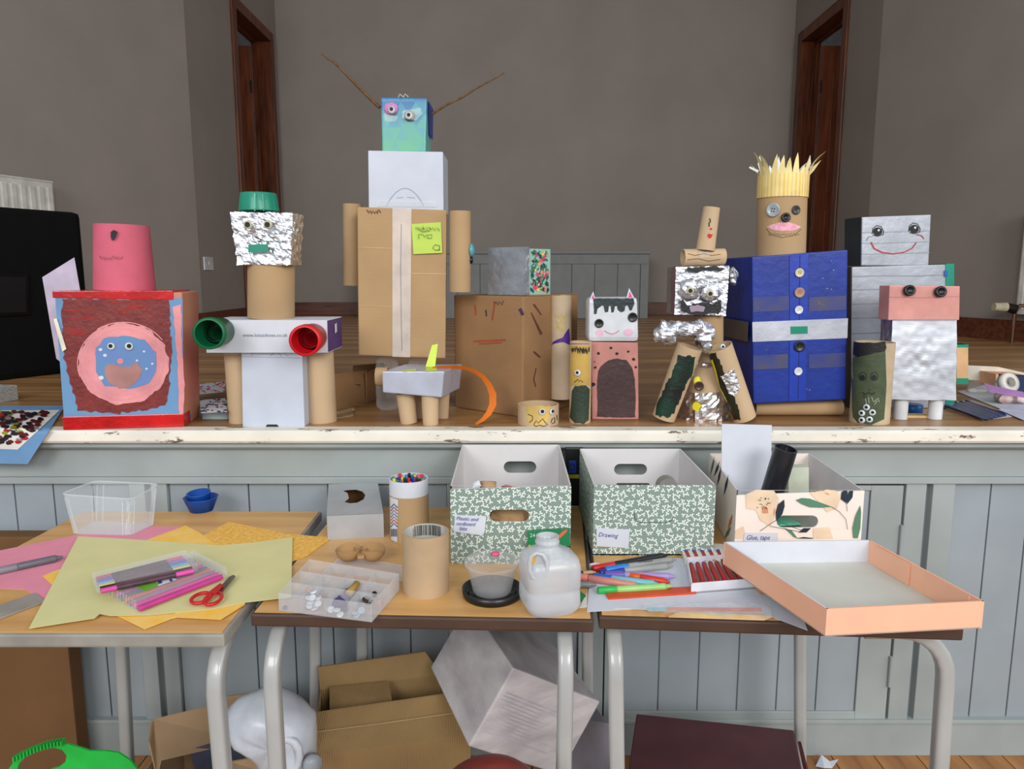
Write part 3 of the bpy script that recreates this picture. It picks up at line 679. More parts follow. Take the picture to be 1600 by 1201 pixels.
for px_ in (606, 656):
    p0 = base(px_, 645); p0.y = yb+.06; p0.z = ST; p0.x = onY(px_, 600, p0.y).x
    hh = zleg - ST; r_ = .034
    MB().lathe([(0,.004),(r_*.7,0),(r_,.012),(r_,.03),(r_*.94,.036),(r_,.042),(r_,hh*.6),(r_*.94,hh*.64),(r_,hh*.68),(r_*.9,hh*.95),(r_*.6,hh)], p0, up, 28).build('bottle_leg', PET, t)
for cx_, y_t, y_b, r_, yd, nm in ((551,319,446,14.5,yb+.10,'arm_tube'), (719,330,456,16.2,yb-.0,'arm_tube')):
    a_, b_ = onY(cx_, y_b, yd), onY(cx_, y_t, yd); kk = mpp(yd)
    arm = MB().tube(b_, a_, r_*kk, wall=.0025).build(nm, TUBE2, t)
ks = onY(736, 391, yb); 
MB().lathe([(0,0),(.008,0),(.018,.004),(.018,.008),(.009,.013),(0,.014)], ks+Vector((-.004,0,0)), Vector((1,-.15,0)), 20).build('turquoise_knob', mat('turquoise_glaze', (92,164,176), .25), arm)
ks = onY(735, 406, yb); MB().lathe([(0,0),(.008,0),(.011,.004),(.008,.009),(0,.01)], ks+Vector((-.003,0,0)), Vector((1,-.1,0)), 16).build('black_knob', BLACKP, arm)
nbx = quadbox([(575,235),(692,237),(693,326),(576,324)], yb+.03, (0,.15,0)); zt = (bp[0].z+bp[1].z)/2
for i in (2,3,6,7): nbx[i].z = bp[1].z
nk = MB().hexa(nbx).build('neck_box', mat('white_gloss_card', (194,199,211), .4, var=.03), t, .002)
arc = [(604+ (i/16)*58, 322-28*math.sin(math.pi*i/16)**.8) for i in range(17)]
MB().stroke(arc, 1.1, plY(yb+.03,.001)).stroke([(620,309),(630,308)], .9, plY(yb+.03,.001)).stroke([(636,308),(648,309)], .9, plY(yb+.03,.001)).build('flap_outline', mat('fold_grey', (160,166,182)), nk)
MB().plate([onY(590,313,yb+.027), onY(680,315,yb+.027), onY(684,323,yb+.024), onY(588,322,yb+.024)], (0,-.0008,0)).build('clear_tape', clear('clear_tape', fac=.85, diff=.3), nk)
hd = quadbox([(595,152),(667,153),(665,235),(597,234)], yb+.04, (0,.12,0)); zt = (nbx[0].z + nbx[1].z)/2
for i in (2,3,6,7): hd[i].z = nbx[1].z
m = mat('geometric_blue_green', (80,150,180), .35); N = m.node_tree.nodes; L = m.node_tree.links; p_ = N['Principled BSDF']
tc = N.new('ShaderNodeTexCoord'); sp = N.new('ShaderNodeSeparateXYZ'); L.new(tc.outputs['Object'], sp.inputs[0])
def MT(op, a, b_=None, c_=None):
    q = N.new('ShaderNodeMath'); q.operation = op
    for i, v in enumerate((a, b_, c_)):
        if v is None: continue
        if isinstance(v, (int, float)): q.inputs[i].default_value = v
        else: L.new(v, q.inputs[i])
    return q.outputs[0]
z0_ = hd[2].z - ST; z1_ = hd[0].z - ST
X_, Y_, Z_ = sp.outputs; s30 = MT('MULTIPLY', X_, 26.0); zz = MT('MULTIPLY', Z_, 15.0)
f1 = MT('FLOOR', MT('ADD', s30, zz)); f2 = MT('FLOOR', MT('SUBTRACT', s30, zz)); f3 = MT('FLOOR', MT('MULTIPLY', Z_, 30.0))
cb = N.new('ShaderNodeCombineXYZ'); L.new(f1, cb.inputs[0]); L.new(f2, cb.inputs[1]); L.new(f3, cb.inputs[2])
wn = N.new('ShaderNodeTexWhiteNoise'); L.new(cb.outputs[0], wn.inputs['Vector'])
mr = N.new('ShaderNodeMapRange'); L.new(Z_, mr.inputs[0]); mr.inputs[1].default_value = z0_; mr.inputs[2].default_value = z1_
vv = MT('ADD', mr.outputs[0], MT('MULTIPLY', MT('SUBTRACT', wn.outputs['Value'], .5), .42))
cr = N.new('ShaderNodeValToRGB'); cr.color_ramp.elements[0].color = rgb((100,178,140)); cr.color_ramp.elements[1].color = rgb((46,112,164)); e_ = cr.color_ramp.elements.new(.55); e_.color = rgb((92,162,172)); L.new(vv, cr.inputs[0]); L.new(cr.outputs[0], p_.inputs['Base Color'])
head = MB().hexa(hd).build('head_box', m, t, .004)
MB().plate([hd[1]+Vector((.002,.02,-.004)), hd[5]+Vector((.003,0,-.004)), lerp(hd[5],hd[6],.62)+Vector((.004,0,0)), lerp(hd[1],hd[2],.6)+Vector((.002,.05,0))], (.0012,0,0)).build('blue_side_flap', mat('royal_blue_card', (36,56,140), .4), head)
b = MB(); 
for x0_, y0_ in ((622,150),(630,149)): b.stroke([(x0_,152),(x0_+3,147),(x0_+8,151)], 2.2, plY(yb+.05,.004))
b.build('tape_tuft', clear('clear_tape'), head)
Sh = plY(yb+.04, .002)
pm = MB().ball(Sh(611,170), 11*mpp(2.04), .010, 9*mpp(2.04), 18, amp=.15, fr=120).build('pink_knob', mat('lilac_pink', (212,142,196), .6), head)
eye(pm, plY(yb+.04,.0115), 612, 172, 5.2, 2.0, .55, (0,-1))
pm = MB().ball(Sh(640,181), 8.5*mpp(2.04), .010, 8*mpp(2.04), 18, amp=.1, fr=120).build('mottled_knob', mat('mottled_brown', (96,84,66), .5, c2=(150,140,116), vs=90), head)
eye(pm, plY(yb+.04,.0115), 639, 181, 5.5, 2.0, .5, (0,-1))
MB().poly([(629,173),(657,168),(660,178),(650,188),(628,184)], plY(yb+.04,.0135)).poly([(600,176),(622,182),(618,190),(601,190)], plY(yb+.04,.002)).build('clear_tape', clear('clear_tape'), head)
TW = mat('twig_bark', (118,88,54), .8, c2=(86,60,36), vs=60)
for nm, q, r_ in (('twig_antenna', [(594,168),(580,155),(562,139),(548,122),(533,108),(520,96),(512,92),(502,84)], 2.7), ('twig_antenna', [(676,178),(684,172),(700,163),(722,152),(742,140),(760,129),(775,121),(788,114)], 2.1)):
    r0 = random.Random(3); MB().path([onY(x+r0.uniform(-.8,.8), y_+r0.uniform(-.8,.8), yb+.09) for x, y_ in q], [max(.0008, r_*mpp(2.1)*(1-.55*i/(len(q)-1))) for i in range(len(q))], 8).build(nm, TW, t)
# --- silver-topped animal with orange tail
y0 = base(598, 640).y; y0 = onZ(672, 668, ST).y + .012
t = thing('silver_box_animal', onZ(655, 655, ST)[:], 'silver box animal on four card legs with a curved orange paper tail', 'cardboard figure')
SIL = mat('silver_paint_card', (186,190,204), .42, .25, c2=(170,170,184), vs=14)
f_ = [onY(x, y_, y0) for x, y_ in ((597,579),(694,581),(690,621),(598,613))]
dv = Vector((.035,.15,0)); f_[0].z = f_[1].z = (f_[0].z+f_[1].z)/2
MB().hexa(f_ + [p+dv for p in f_]).build('body_box', SIL, t, .003)
for tx, ty, bx_, by_, r_, dy in ((633,612,639,661,13.5,.05), (672,618,673,668,12.5,.03), (655,615,657,655,12,.12), (692,618,691,657,10.5,.12)):
    p0 = onZ(bx_, by_, ST); p0.y = y0 + dy; p0 = Vector((onY(bx_, by_, p0.y).x, p0.y, ST)); p1 = onY(tx, ty, y0+dy)
    p1.z = max(f_[3].z, p1.z) if False else f_[2].z + .004
    MB().tube(p0, p1, r_*mpp(y0), (r_+1.5)*mpp(y0)).build('leg', TUBE, t)
c = onY(588, 588, y0+.07); MB().tube(c, c+Vector((.03,0,0)), .024).build('head_tube', TUBE2, t)
LIME = mat('lime_paper', (206,226,92), .7, var=.03)
zt = f_[0].z
a_ = onZ(672, 573, zt+.001); 
MB().plate([a_+Vector((-.012,0,0)), a_+Vector((.013,0,0)), onY(684,537,a_.y+.01), onY(675,539,a_.y+.01)], (0,.0008,0)).build('lime_paper_strip', LIME, t)
b = MB().slab([onZ(x,y_,zt+.0008) for x,y_ in ((667,574),(683,573),(682,579),(664,580))], .0005).slab([onZ(x,y_,zt+.0008) for x,y_ in ((628,579.5),(650,576),(650,578.5),(632,580))], .0005); b.build('lime_paper_base', LIME, t, kind='stuff')
cen = [(676,576),(695,574),(712,573.5),(728,575),(742,580),(754,588),(764,601),(770,616),(770,632),(764,645),(755,655),(746,661),(737,667)]
wd = [6,6,5.5,5.5,6,7,9,11,11,9,6,4,2]; b = MB(); vs = []
for i, (x, y_) in enumerate(cen):
    a_, c_ = cen[max(i-1,0)], cen[min(i+1,len(cen)-1)]; dx, dy = c_[0]-a_[0], c_[1]-a_[1]; l = math.hypot(dx,dy); yy = y0 + .06 - .03*i/12
    vs += [onY(x-dy/l*wd[i]/2, y_+dx/l*wd[i]/2, yy+.008), onY(x+dy/l*wd[i]/2, y_-dx/l*wd[i]/2, yy-.008)]
n = len(vs); b.add(vs + [v+Vector((0,.0012,.0002)) for v in vs], [(2*i,2*i+1,2*i+3,2*i+2) for i in range(n//2-1)] + [(n+2*i,n+2*i+1,n+2*i+3,n+2*i+2) for i in range(n//2-1)], 0, True)
b.build('orange_paper_tail', mat('orange_paper', (238,128,40), .6, var=.02), t)

# --- brown box creature with tissue-box head
C = base(817, 652); Lp = base(711, 636); R = base(901, 632); hC = onY(817, 463, C.y).z - ST; H = up*hC
t = thing('brown_box_creature', ((Lp+R)/2)[:], 'large brown carton creature with a taped floral tissue box head', 'cardboard figure')
Bk = Lp + R - C
body = MB().hexa([Lp+H, C+H, C, Lp, Bk+H, R+H, R, Bk]).build('body_box', BROWN2, t, .004)
dL = (Lp-C); nL = Vector((-dL.y, dL.x, 0)); dR = (R-C); nR = Vector((-dR.y, dR.x, 0)); SL = pl(C, nL, .001); SR = pl(C, nR, .001)
MARK = mat('red_crayon', (170,76,46), .6)
b = MB().stroke([(742,476),(743,492)], 2.4, SL).stroke([(773,471),(771,486),(769,500)], 2, SL).stroke([(740,533),(790,531)], 2.6, SL).stroke([(748,537),(784,535)], 2, SL); b.build('red_crayon_marks', MARK, body, kind='stuff')
b = MB(); scribble(b, 772, 786, 473, 4, SL, 8, 1.2, 4); b.stroke([(759,484),(760,494)], 2, SL).stroke([(812,482),(817,492)], 5, SL); b.build('purple_marks', mat('purple_crayon', (74,48,84), .6), body, kind='stuff')
b = MB().stroke([(830,488),(838,505),(846,522)], (1.5,4), SR).stroke([(834,475),(846,492)], (3,1.5), SR).stroke([(834,549),(844,558)], 2.6, SR).stroke([(838,575),(834,592),(837,604)], 1.5, SR); b.build('brown_marks', mat('brown_crayon', (98,58,50), .6), body, kind='stuff')
MB().slab([C.lerp(R,.1)+H, R+H, R.lerp(Bk,.15)+H, C.lerp(Bk,.2)+H], .003).build('top_flap', BROWN2, t)
# tissue box head
zt = ST + hC; C2 = onY(820, 460, C.y+.045); C2.z = zt; L2 = onY(765, 460, C.y+.10); L2.z = zt; R2 = onY(860, 459, C.y+.10); R2.z = zt
B2 = L2 + R2 - C2; H2 = onY(820, 388, C2.y).z - zt; hh = up*H2
FLOR = mat('floral_card', (148,184,168), .5, var=.05)
hd = MB().hexa([L2+hh, C2+hh, C2, L2, B2+hh, R2+hh, R2, B2]).build('head_box', FLOR, t, .002)
nl_ = (C2-L2).cross(up).normalized(); nl_ = nl_ if nl_.y < 0 else -nl_
nr_ = (R2-C2).cross(up).normalized(); nr_ = nr_ if nr_.y < 0 else -nr_; o_ = nl_*.005
e0, e1, b0, b1 = L2 + o_ - nr_*.003, C2.lerp(R2,.13) + o_ + nr_*.003, B2 - nr_*.003, B2.lerp(R2,.13) 
cr_ = crumple([q + v_ for v_ in (hh+up*.004, up*.002) for q in ()] or [e0+hh+up*.004, C2+o_+nr_*.003+hh+up*.004, C2+o_+nr_*.003+up*.002, e0+up*.002, b0+hh+up*.004, R2.lerp(C2,.87)*0+C2.lerp(R2,.13)+nr_*.004+hh+up*.004, C2.lerp(R2,.13)+nr_*.004+up*.002, b0+up*.002], .002, 40, 18)
_unused = ([L2+hh+up*.002, C2.lerp(R2,.12)+hh+up*.002+Vector((0,-.002,0)), C2.lerp(R2,.12)+up*.001+Vector((0,-.002,0)), L2+up*.001-Vector((.002,0,0))] + [q+(B2-L2)*.97 for q in (L2+hh+up*.002, C2+hh, C2+up*.001, L2+up*.001)])
cr_.build('duct_tape_wrap', mat('dark_duct_tape', (158,161,166), .3, .6, var=.12, vs=12, bump=.5, bs=34), hd)
nR2 = R2-C2; nR2 = Vector((-nR2.y, nR2.x, 0)); r_ = random.Random(11)
for nm, c_, n_, kind_ in (('leaf_prints', (24,70,66), 46, 'leaf'), ('leaf_prints', (60,120,90), 26, 'leaf'), ('pink_flower_prints', (222,58,112), 13, 'fl'), ('coral_flower_prints', (232,128,118), 11, 'fl'), ('yellow_flower_prints', (236,206,110), 7, 'fl')):
    b = MB(); 
    for k in range(n_):
        x, y_ = r_.uniform(830,856), r_.uniform(393,455); S = pl(C2, nR2, .0012 + .00003*k + (.0009 if kind_ == 'fl' else .0001))
        if kind_ == 'leaf':
            a = r_.uniform(.5, 2.4); l = r_.uniform(5, 8.5); dx, dy = math.cos(a)*l*.5, math.sin(a)*l
            b.poly([(x-dx,y_-dy*.7),(x-dx*.2+2,y_-dy*.2),(x+dx,y_+dy*.7),(x-dx*.2-1.6,y_+dy*.1)], S)
        else:
            R_ = r_.uniform(3, 5.2); b.poly([(x+R_*(.95 if j%2 else .4)*math.cos(j*.628)*.75, y_+R_*(.95 if j%2 else .4)*math.sin(j*.628)) for j in range(10)], S)
    b.build(nm, mat('print_%d_%d_%d' % c_, c_, .5), hd, kind='stuff')
# tube arm
yt = C.y + .105; a_, b_ = onY(877, 622, yt), onY(877, 461, yt); rr = 16*mpp(yt)
arm = MB().tube(a_, b_, rr, wall=.0025).build('arm_tube', mat('pale_tube', (200,178,150), .85, var=.1, vs=9, bump=.1, bs=90), t)
S = cyS(a_, b_, rr, .0007)
MB().blob(rough([(861,538),(868,531),(880,527),(884,518),(888,512),(891,516),(891,540),(886,536),(876,534),(866,536)], .8, 4, 2), S).build('purple_paint', mat('purple_paint', (82,44,130), .5), arm)
b = MB(); 
for k in range(3): scribble(b, 867+k, 886-k, 495+k*9, 6, S, 16, 1, k)
b.build('yellow_crayon', mat('yellow_crayon', (206,184,110), .7), arm, kind='stuff')

# --- short ring with a face
yr = onZ(841, 667, ST).y; kk = mpp(yr+.05); r_ = 32.5*kk; c0 = Vector((onY(841, 660, yr+r_).x, yr+r_, ST)); hgt = onY(841, 636, yr).z - ST
t = thing('card_ring_face', c0[:], 'short card ring with two googly eyes and a zigzag mouth', 'cardboard figure')
MB().tube(c0, c0+up*hgt, r_, wall=.004, n=48).build('ring', TUBE, t)
S = cyS(c0, c0+up, r_, .0006)
MB().blob(rough([(822,634),(858,634),(862,650),(852,663),(835,665),(824,660)], 1.2, 4, 1), S).build('yellow_paint', mat('ochre_wash', (206,172,96), .6), t)
S = cyS(c0, c0+up, r_, .0013); b = MB()
b.stroke([(834,663),(838,657),(841,661),(848,654),(852,660),(856,663),(850,666),(843,664),(838,666),(834,664)], 1.1, S).stroke([(825,647),(832,650),(832,656),(827,660)], 1.2, S).stroke([(861,660),(863,654),(867,652),(867,660),(862,662)], 1.1, S).stroke([(870,648),(871,656)], .8, S)
b.build('drawn_mouth', INK, t, kind='stuff')
eye(t, S, 847, 643, 5, 1.83, .6, (0,-1)); eye(t, S, 862, 643, 4.5, 1.83, .6, (0,-1))

# --- vertical tube people helper
def tube_person(label, x0, x1, ytop, ybot, mt, yb_=None, wall=.003):
    cx_ = (x0+x1)/2; yf = onZ(cx_, ybot, ST).y; r_ = (x1-x0)/2*mpp(yf+.02); r_ = (x1-x0)/2*mpp(yf+r_)
    c = Vector((onY(cx_, ybot, yf+r_).x, yf+r_, ST)); top = c + up*(onY(cx_, ytop+ r_/mpp(yf)*.06, yf+r_).z - ST)
    t_ = thing('tube_character', c[:], label, 'cardboard figure')
    MB().tube(c, top, r_, wall=wall, n=44).build('tube_body', mt, t_)
    return t_, (lambda l=.0006: cyS(c, top, r_, l)), yf
t, CS, yf = tube_person('slim tube figure with a single googly eye, scribbled fringe and dark green front', 889, 923, 532, 662, TUBE)
MB().blob([(891,540),(921,540),(921.5,602),(890.5,602)], CS(), cols=20).build('yellow_paint', mat('ochre_paint', (198,160,78), .55), t)
MB().blob(rough([(893,612),(898,603),(915,602),(921,608),(920,655),(912,662),(897,661),(890,652)], .8, 5, 3), CS(.0012)).build('green_paint', mat('dark_green_paint', (48,62,46), .4, bump=.4, bs=100), t)
b = MB(); scribble(b, 892, 921, 547, 7, CS(.0014), 26, 1, 7); scribble(b, 903, 914, 547, 6, CS(.0014), 14, 1, 9); b.stroke([(890,537),(921,537)], .8, CS(.0014)); b.build('scribbled_hair', INK, t, kind='stuff')
MB().stroke([(897,597),(900,595),(903,592),(904,596),(907,594),(911,597)], 1, CS(.0014)).build('drawn_mouth', INK, t)
eye(t, CS(.001), 902.5, 582.5, 5, 1.88, .5, (0,-1))

# --- white cat head on pink box
y0 = onZ(961, 655, ST).y
t = thing('cat_box_figure', onZ(961, 650, ST)[:], 'white carton cat head with button eyes on a spotted pink box', 'cardboard figure')
PB = mat('dusty_pink_paint', (196,132,122), .55, var=.08, vs=16, bump=.25, bs=60)
bp = quadbox([(924,534),(997,535),(998,654),(925,655)], y0, (0,.09,0)); bp[2].z = bp[3].z = bp[6].z = bp[7].z = ST
body = MB().hexa(bp).build('body_box', PB, t, .002)
S = plY(y0, .001)
MB().poly(rough([(933,588),(938,572),(950,563),(965,560),(978,562),(988,574),(992,592),(993,612),(992,652),(933,651)], .8, 6, 2), S).build('brown_arch', mat('plum_brown_paint', (72,50,50), .4, bump=.4, bs=70), body)
b = MB()
for x, y_, r_ in ((935,552,3),(954.5,543.5,2.6),(964,552.5,2.8),(981.5,549,2.2),(990,561,2.8),(993.5,573.5,2.4),(930,574,2.4),(927,600,4),(929,565,1.2)):
    b.poly([(x+r_*random.uniform(.7,1.15)*math.cos(a*.785), y_+r_*random.uniform(.6,1)*math.sin(a*.785)) for a in range(8)], plY(y0,.0015))
b.build('black_spots', INK, body, kind='stuff')
hp = quadbox([(920,465),(997,464),(999,531),(919,531)], y0-.004, (0,.085,0)); 
for i in (2,3,6,7): hp[i].z = bp[0].z
MILK = mat('frosted_white', (212,214,218), .3, spec=.5)
head = MB().hexa(hp).build('head_carton', MILK, t, .013)
yh = y0-.004; S = plY(yh, .0008)
MB().poly(rough([(927,466),(990,466),(991,474),(987,484),(984,485),(981,477),(977,478),(976,486),(970,488),(965,484),(964,478),(961,478),(959,487),(955,488),(954,478),(951,478),(950,487),(945,488),(943,478),(940,477),(934,482),(932,491),(928,490)], .4, 5, 3), S).build('painted_fringe', mat('slate_black_paint', (42,52,54), .4, bump=.4, bs=90), head)
for q, qi in (([(920,470),(927,455),(931,470)], [(923,469),(927,460),(929.5,469)]), ([(979,465),(983,450),(991,465)], [(981.5,464.5),(984,455),(988.5,464.5)])):
    e_ = MB().plate([onY(x,y_,yh+.006) for x,y_ in q], (0,.0012,0)).build('paper_ear', W, head)
    MB().poly(qi, plY(yh+.006,.0008)).build('pink_inner_ear', mat('hot_pink', (226,86,150)), e_)
button(head, S, 936, 505, 7, BLACKP, 1.9); button(head, S, 988.5, 495.5, 7.5, BLACKP, 1.9)
MB().disc(937,520,6,5.5,S).disc(982,519,7.5,5.5,S).build('pink_cheeks', mat('cheek_pink', (226,180,200), .6), head, kind='stuff')
MB().stroke([(944,516),(950,520),(957,522),(964,519),(967,516)], 1.2, plY(yh,.0012)).build('drawn_smile', mat('smile_pink', (214,120,140)), head)

# --- foil-wrapped figure
y0 = onZ(1098, 660, ST).y + .0; kk = mpp(y0+.06)
t = thing('foil_wrapped_figure', onZ(1098, 650, ST)[:], 'foil-masked figure with leaning tube arms and a tube hat beside the blue box figure', 'cardboard figure')
yc = y0 + .065
def vy(x, y_, Y=None): return onY(x, y_, yc if Y is None else Y)
c0 = vy(1099, 650); c0.z = ST; c1 = vy(1099, 610); 
body = MB().tube(vy(1100,612), vy(1105,545), 34.5*kk, 25*kk).build('body_tube', TUBE, t)
def foil_tube(a_, b_, r0, r1, amp, n=44, m=10, fr=60):
    b = MB(); u, v = b.frame(a_, b_); vs = []
    for k in range(m+1):
        for i in range(n):
            a = 6.2832*i/n; r_ = lerp(r0, r1, k/m); P = lerp(a_, b_, k/m); d_ = u*math.cos(a)+v*math.sin(a); q = P + d_*r_
            vs.append(q + d_*amp*(noise.noise(q*fr)+.6*noise.noise(q*fr*2.4)))
    b.add(vs, [(k*n+i, k*n+(i+1)%n, (k+1)*n+(i+1)%n, (k+1)*n+i) for k in range(m) for i in range(n)]); return b
b = foil_tube(c0, vy(1099,608), 37*kk, 37.5*kk, .006); b.build('foil_skirt', FOIL, t)
MB().blob(rough([(1082,630),(1090,628),(1096,634),(1090,643),(1083,640)],1,3,2), cyS(c0,c1,39*kk,.004)).build('yellow_smear', mat('bright_yellow_paint', (228,216,30), .35), t)
MB().tube(vy(1107,556), vy(1107,492), 22.5*kk).build('neck_tube', TUBE2, t)
hp = quadbox([(1056,417),(1140,415),(1134,493),(1054,491)], y0+.01, (0,.10,0))
head = crumple(hp, .003, 66, 26).build('foil_head', FOIL, t)
yh = y0+.002; S = plY(yh)
MB().poly(rough([(1048,418),(1056,416),(1054,490),(1048,488)], .5, 6, 2), plY(yh+.006)).build('dark_red_edge', mat('dark_oxblood', (60,26,26), .35), head)  # dark red strip down the left side of the head
b = MB()
for cx_, cy_, rx_, ry_ in ((1078,452,17,17),(1109,455,17,16),(1094,444,14,9)): b.ball(onY(cx_, cy_, yh+.004), rx_*kk, .018, ry_*kk, 26, amp=.22, fr=75)
b.build('foil_eye_mask', FOIL, head, kind='stuff')
for x in (1078, 1109): eye(head, plY(yh-.014), x, 454+(x-1078)*.15, 6, 1.85, .55, white=mat('clear_yellowed', (196,190,160), .3))
MB().poly(rough([(1063,468),(1068,468),(1072,476),(1080,478),(1090,472),(1104,474),(1118,474),(1127,468),(1126,484),(1122,491),(1112,488),(1098,492),(1078,491),(1064,486)], 1.2, 4, 2), plY(yh,.003)).build('black_mouth', PAINTK, head)
MB().poly(rough([(1076,479),(1090,476),(1102,480),(1098,487),(1080,487)], 1, 4, 2), plY(yh,.0045)).build('mouth_smear', mat('mauve_grey', (160,140,156), .4), head)
MB().poly(rough([(1072,419),(1094,417),(1120,416),(1134,420),(1128,424),(1106,421),(1090,425),(1074,424)], .9, 4, 2), plY(yh,.003)).build('black_hairline', PAINTK, head)
foilblob = MB().ball(onY(1145,432,yh+.03), 7*kk, .02, 14*kk, 20, amp=.4, fr=80).build('foil_ear', FOIL, head)
ht = MB().tube(onY(1067,402,yh+.03), onY(1131,401,yh+.04), 12.5*kk).build('hat_brim_tube', TUBE, t)
b = MB().stroke([(1075,396),(1086,399),(1100,396),(1112,399),(1126,397)], .9, cyS(onY(1067,402,yh+.03), onY(1131,401,yh+.04), 12.5*kk, .0006)).stroke([(1074,406),(1090,404),(1108,408),(1126,405)], .9, cyS(onY(1067,402,yh+.03), onY(1131,401,yh+.04), 12.5*kk, .0006)); b.build('pencil_lines', mat('pencil_brown', (96,60,48)), ht, kind='stuff')
a_, b_ = onY(1102,391,yh+.03), onY(1112,324,yh+.03)
vt = MB().tube(a_, b_, 14*kk, 12.3*kk).build('hat_tube', TUBE, t)
S = cyS(a_, b_, 13.2*kk, .0012)
MB().stroke([(1109,341),(1110,346),(1108,348),(1108,354)], 2, S).build('green_nose_mark', mat('deep_green', (20,60,44)), vt)
MB().blob([(1105,368),(1108,364),(1110,366),(1114,366),(1111,372),(1107,372)], S, cols=8).disc(1111,357.5,2,1.6,S).build('red_lips', mat('lip_red', (196,40,36)), vt, kind='stuff')
MB().poly([(1093,394),(1109,393),(1110,401),(1094,403)], plY(yh+.03-13*kk-.001)).build('clear_tape', clear('clear_tape'), vt)
# bow of foil
b = MB()
for cx_, cy_, rx_, ry_ in ((1043,520,20,18),(1066,515,18,13),(1088,514,20,14),(1100,524,16,20),(1104,540,9,10)): b.ball(onY(cx_, cy_, y0-.02), rx_*kk, .022, ry_*kk, 30, amp=.35, fr=62)
b.build('foil_bow', FOIL, t, kind='stuff')
b = MB().ball(vy(1083,565,y0+.008), 9*kk, .012, 20*kk, 20, amp=.4, fr=70); b.build('foil_tie', FOIL, t)
MB().ball(onY(1089,596,y0+.002), 6*kk, .006, 8*kk, 14, amp=.3, fr=90).build('yellow_scrap', mat('bright_yellow_paint', (228,216,30), .35), t)
MB().ball(onY(1104,570,y0+.012), 8*kk, .005, 4*kk, 12, amp=.3, fr=90).build('foil_scrap', FOIL, t)
button(t, plY(y0-.004), 1092, 603, 7.5, mat('brown_button', (70,46,34), .3), 1.85)
BLKG = mat('black_green_paint', (30,28,26), .4, c2=(10,62,42), vs=16, bump=.5, bs=90)
BLKY = mat('black_paint_streak', (24,22,18), .4, c2=(44,40,22), vs=30, bump=.5, bs=90)
for nm, tp, bt, r_, paint, pm in (('arm_tube', (1078,541), (1031,648), 19.5, [(1060,556),(1086,556),(1082,580),(1068,610),(1056,640),(1044,651),(1026,650),(1028,628),(1044,596)], BLKG),
                               ('arm_tube', (1124,541), (1161,652), 19.5, [(1108,556),(1118,548),(1128,575),(1136,600),(1146,618),(1154,640),(1156,655),(1146,654),(1136,634),(1124,604),(1114,580)], BLKY)):
    bb = onZ(bt[0], bt[1]+6, ST); a_ = onY(tp[0], tp[1], y0-.02); b_ = Vector((bb.x, y0+.005, ST+.012))
    arm = MB().tube(b_, a_, (r_-1)*kk*.95, r_*kk*.98, wall=.0025).build(nm, TUBE, t)
    pr = (r_-.5)*kk*.965
    MB().blob(rough(paint, 2.2, 3, 4), cyS(b_, a_, pr, .0015), cols=40, rows=4).build('paint_strip', pm, arm)
    if pm is BLKY:
        MB().blob(rough([(1126,588),(1138,582),(1146,576),(1152,590),(1156,606),(1148,618),(1138,614),(1132,600)], 1, 4, 3), cyS(b_, a_, pr, .003), cols=16).build('foil_patch', foilmat('foil_patch', st=1.0, bs=90), arm)
        MB().stroke([(1112,562),(1118,580),(1124,604),(1136,628)], (3,1), cyS(b_, a_, pr, .0028)).build('yellow_streak', mat('bright_yellow_paint', (228,216,30), .35), arm)
        eye(arm, cyS(b_, a_, pr, .003), 1129, 541, 4, 1.85, .5)

# --- blue box figure
y0 = onZ(1245, 654, ST).y
t = thing('blue_box_figure', onZ(1245, 640, ST)[:], 'big blue box figure with a silver belt, coat buttons and spiky yellow paper hair', 'cardboard figure')
BLUE = mat('blue_tape', (24,50,142), .38, var=.12, vs=8, bump=.25, bs=45)
fq = [(1175,401),(1325,390),(1322,624),(1177,631)]
bp = quadbox(fq, y0, (-.012,.235,0))
zbb = min(bp[2].z, bp[3].z)
body = MB().hexa(bp).build('body_box', BLUE, t, .004)
S = plY(y0, .001); TARN = mat('scuffed_brown_tape', (76,74,92), .5, c2=(44,58,128), vs=14)
def band(x0, x1, ya, yb2, m_, nm, S_=S, **k):
    f = lambda x, y_: (x, y_ + (1250-x)*.045)
    return MB().poly([f(x0,ya), f(x1,ya), f(x1,yb2), f(x0,yb2)], S_).build(nm, m_, body, **k)
for x0, x1, a_, b_ in ((1177,1233,461,484),(1264,1322,465,487),(1177,1231,552,574),(1264,1321,554,576)): band(x0, x1, a_, b_, TARN, 'scuffed_band')
MB().poly([(1234,398),(1263,395),(1261,500),(1234,502)], plY(y0,.0016)).poly([(1234,532),(1260,531),(1259,625),(1233,627)], plY(y0,.0016)).build('front_placket', mat('blue_tape_light', (28,58,166), .35, bump=.2, bs=40), body, kind='stuff')
MB().stroke([(1250,398),(1249,500)], 1.1, plY(y0,.002)).stroke([(1249,531),(1247,623)], 1.1, plY(y0,.002)).build('placket_seams', mat('navy_line', (14,24,80)), body, kind='stuff')
MB().poly([(1175.5,503),(1325,497),(1324,528),(1176,534)], plY(y0,.0022)).build('silver_belt', mat('silver_tape', (188,190,200), .4, .35, bump=.4, bs=26), body)
lv = (bp[4]-bp[0])
def SLft(s_, z): return bp[0] + lv*s_ + Vector((-.0012,0,0)) + up*(z-bp[0].z)
zA, zB = onY(1176,503,y0).z, onY(1176,534,y0).z
MB().add([SLft(0,zA), SLft(1,zA), SLft(1,zB), SLft(0,zB)], [(0,1,2,3)]).build('belt_side', mat('belt_side_shade', (92,82,74), .4), body)  # silver belt round the left side, its shade painted in dark brown
MB().poly([(1235,510),(1262,509.5),(1262,521),(1235.5,522)], plY(y0,.0028)).build('green_tape_buckle', GREEN, body)
b = MB()
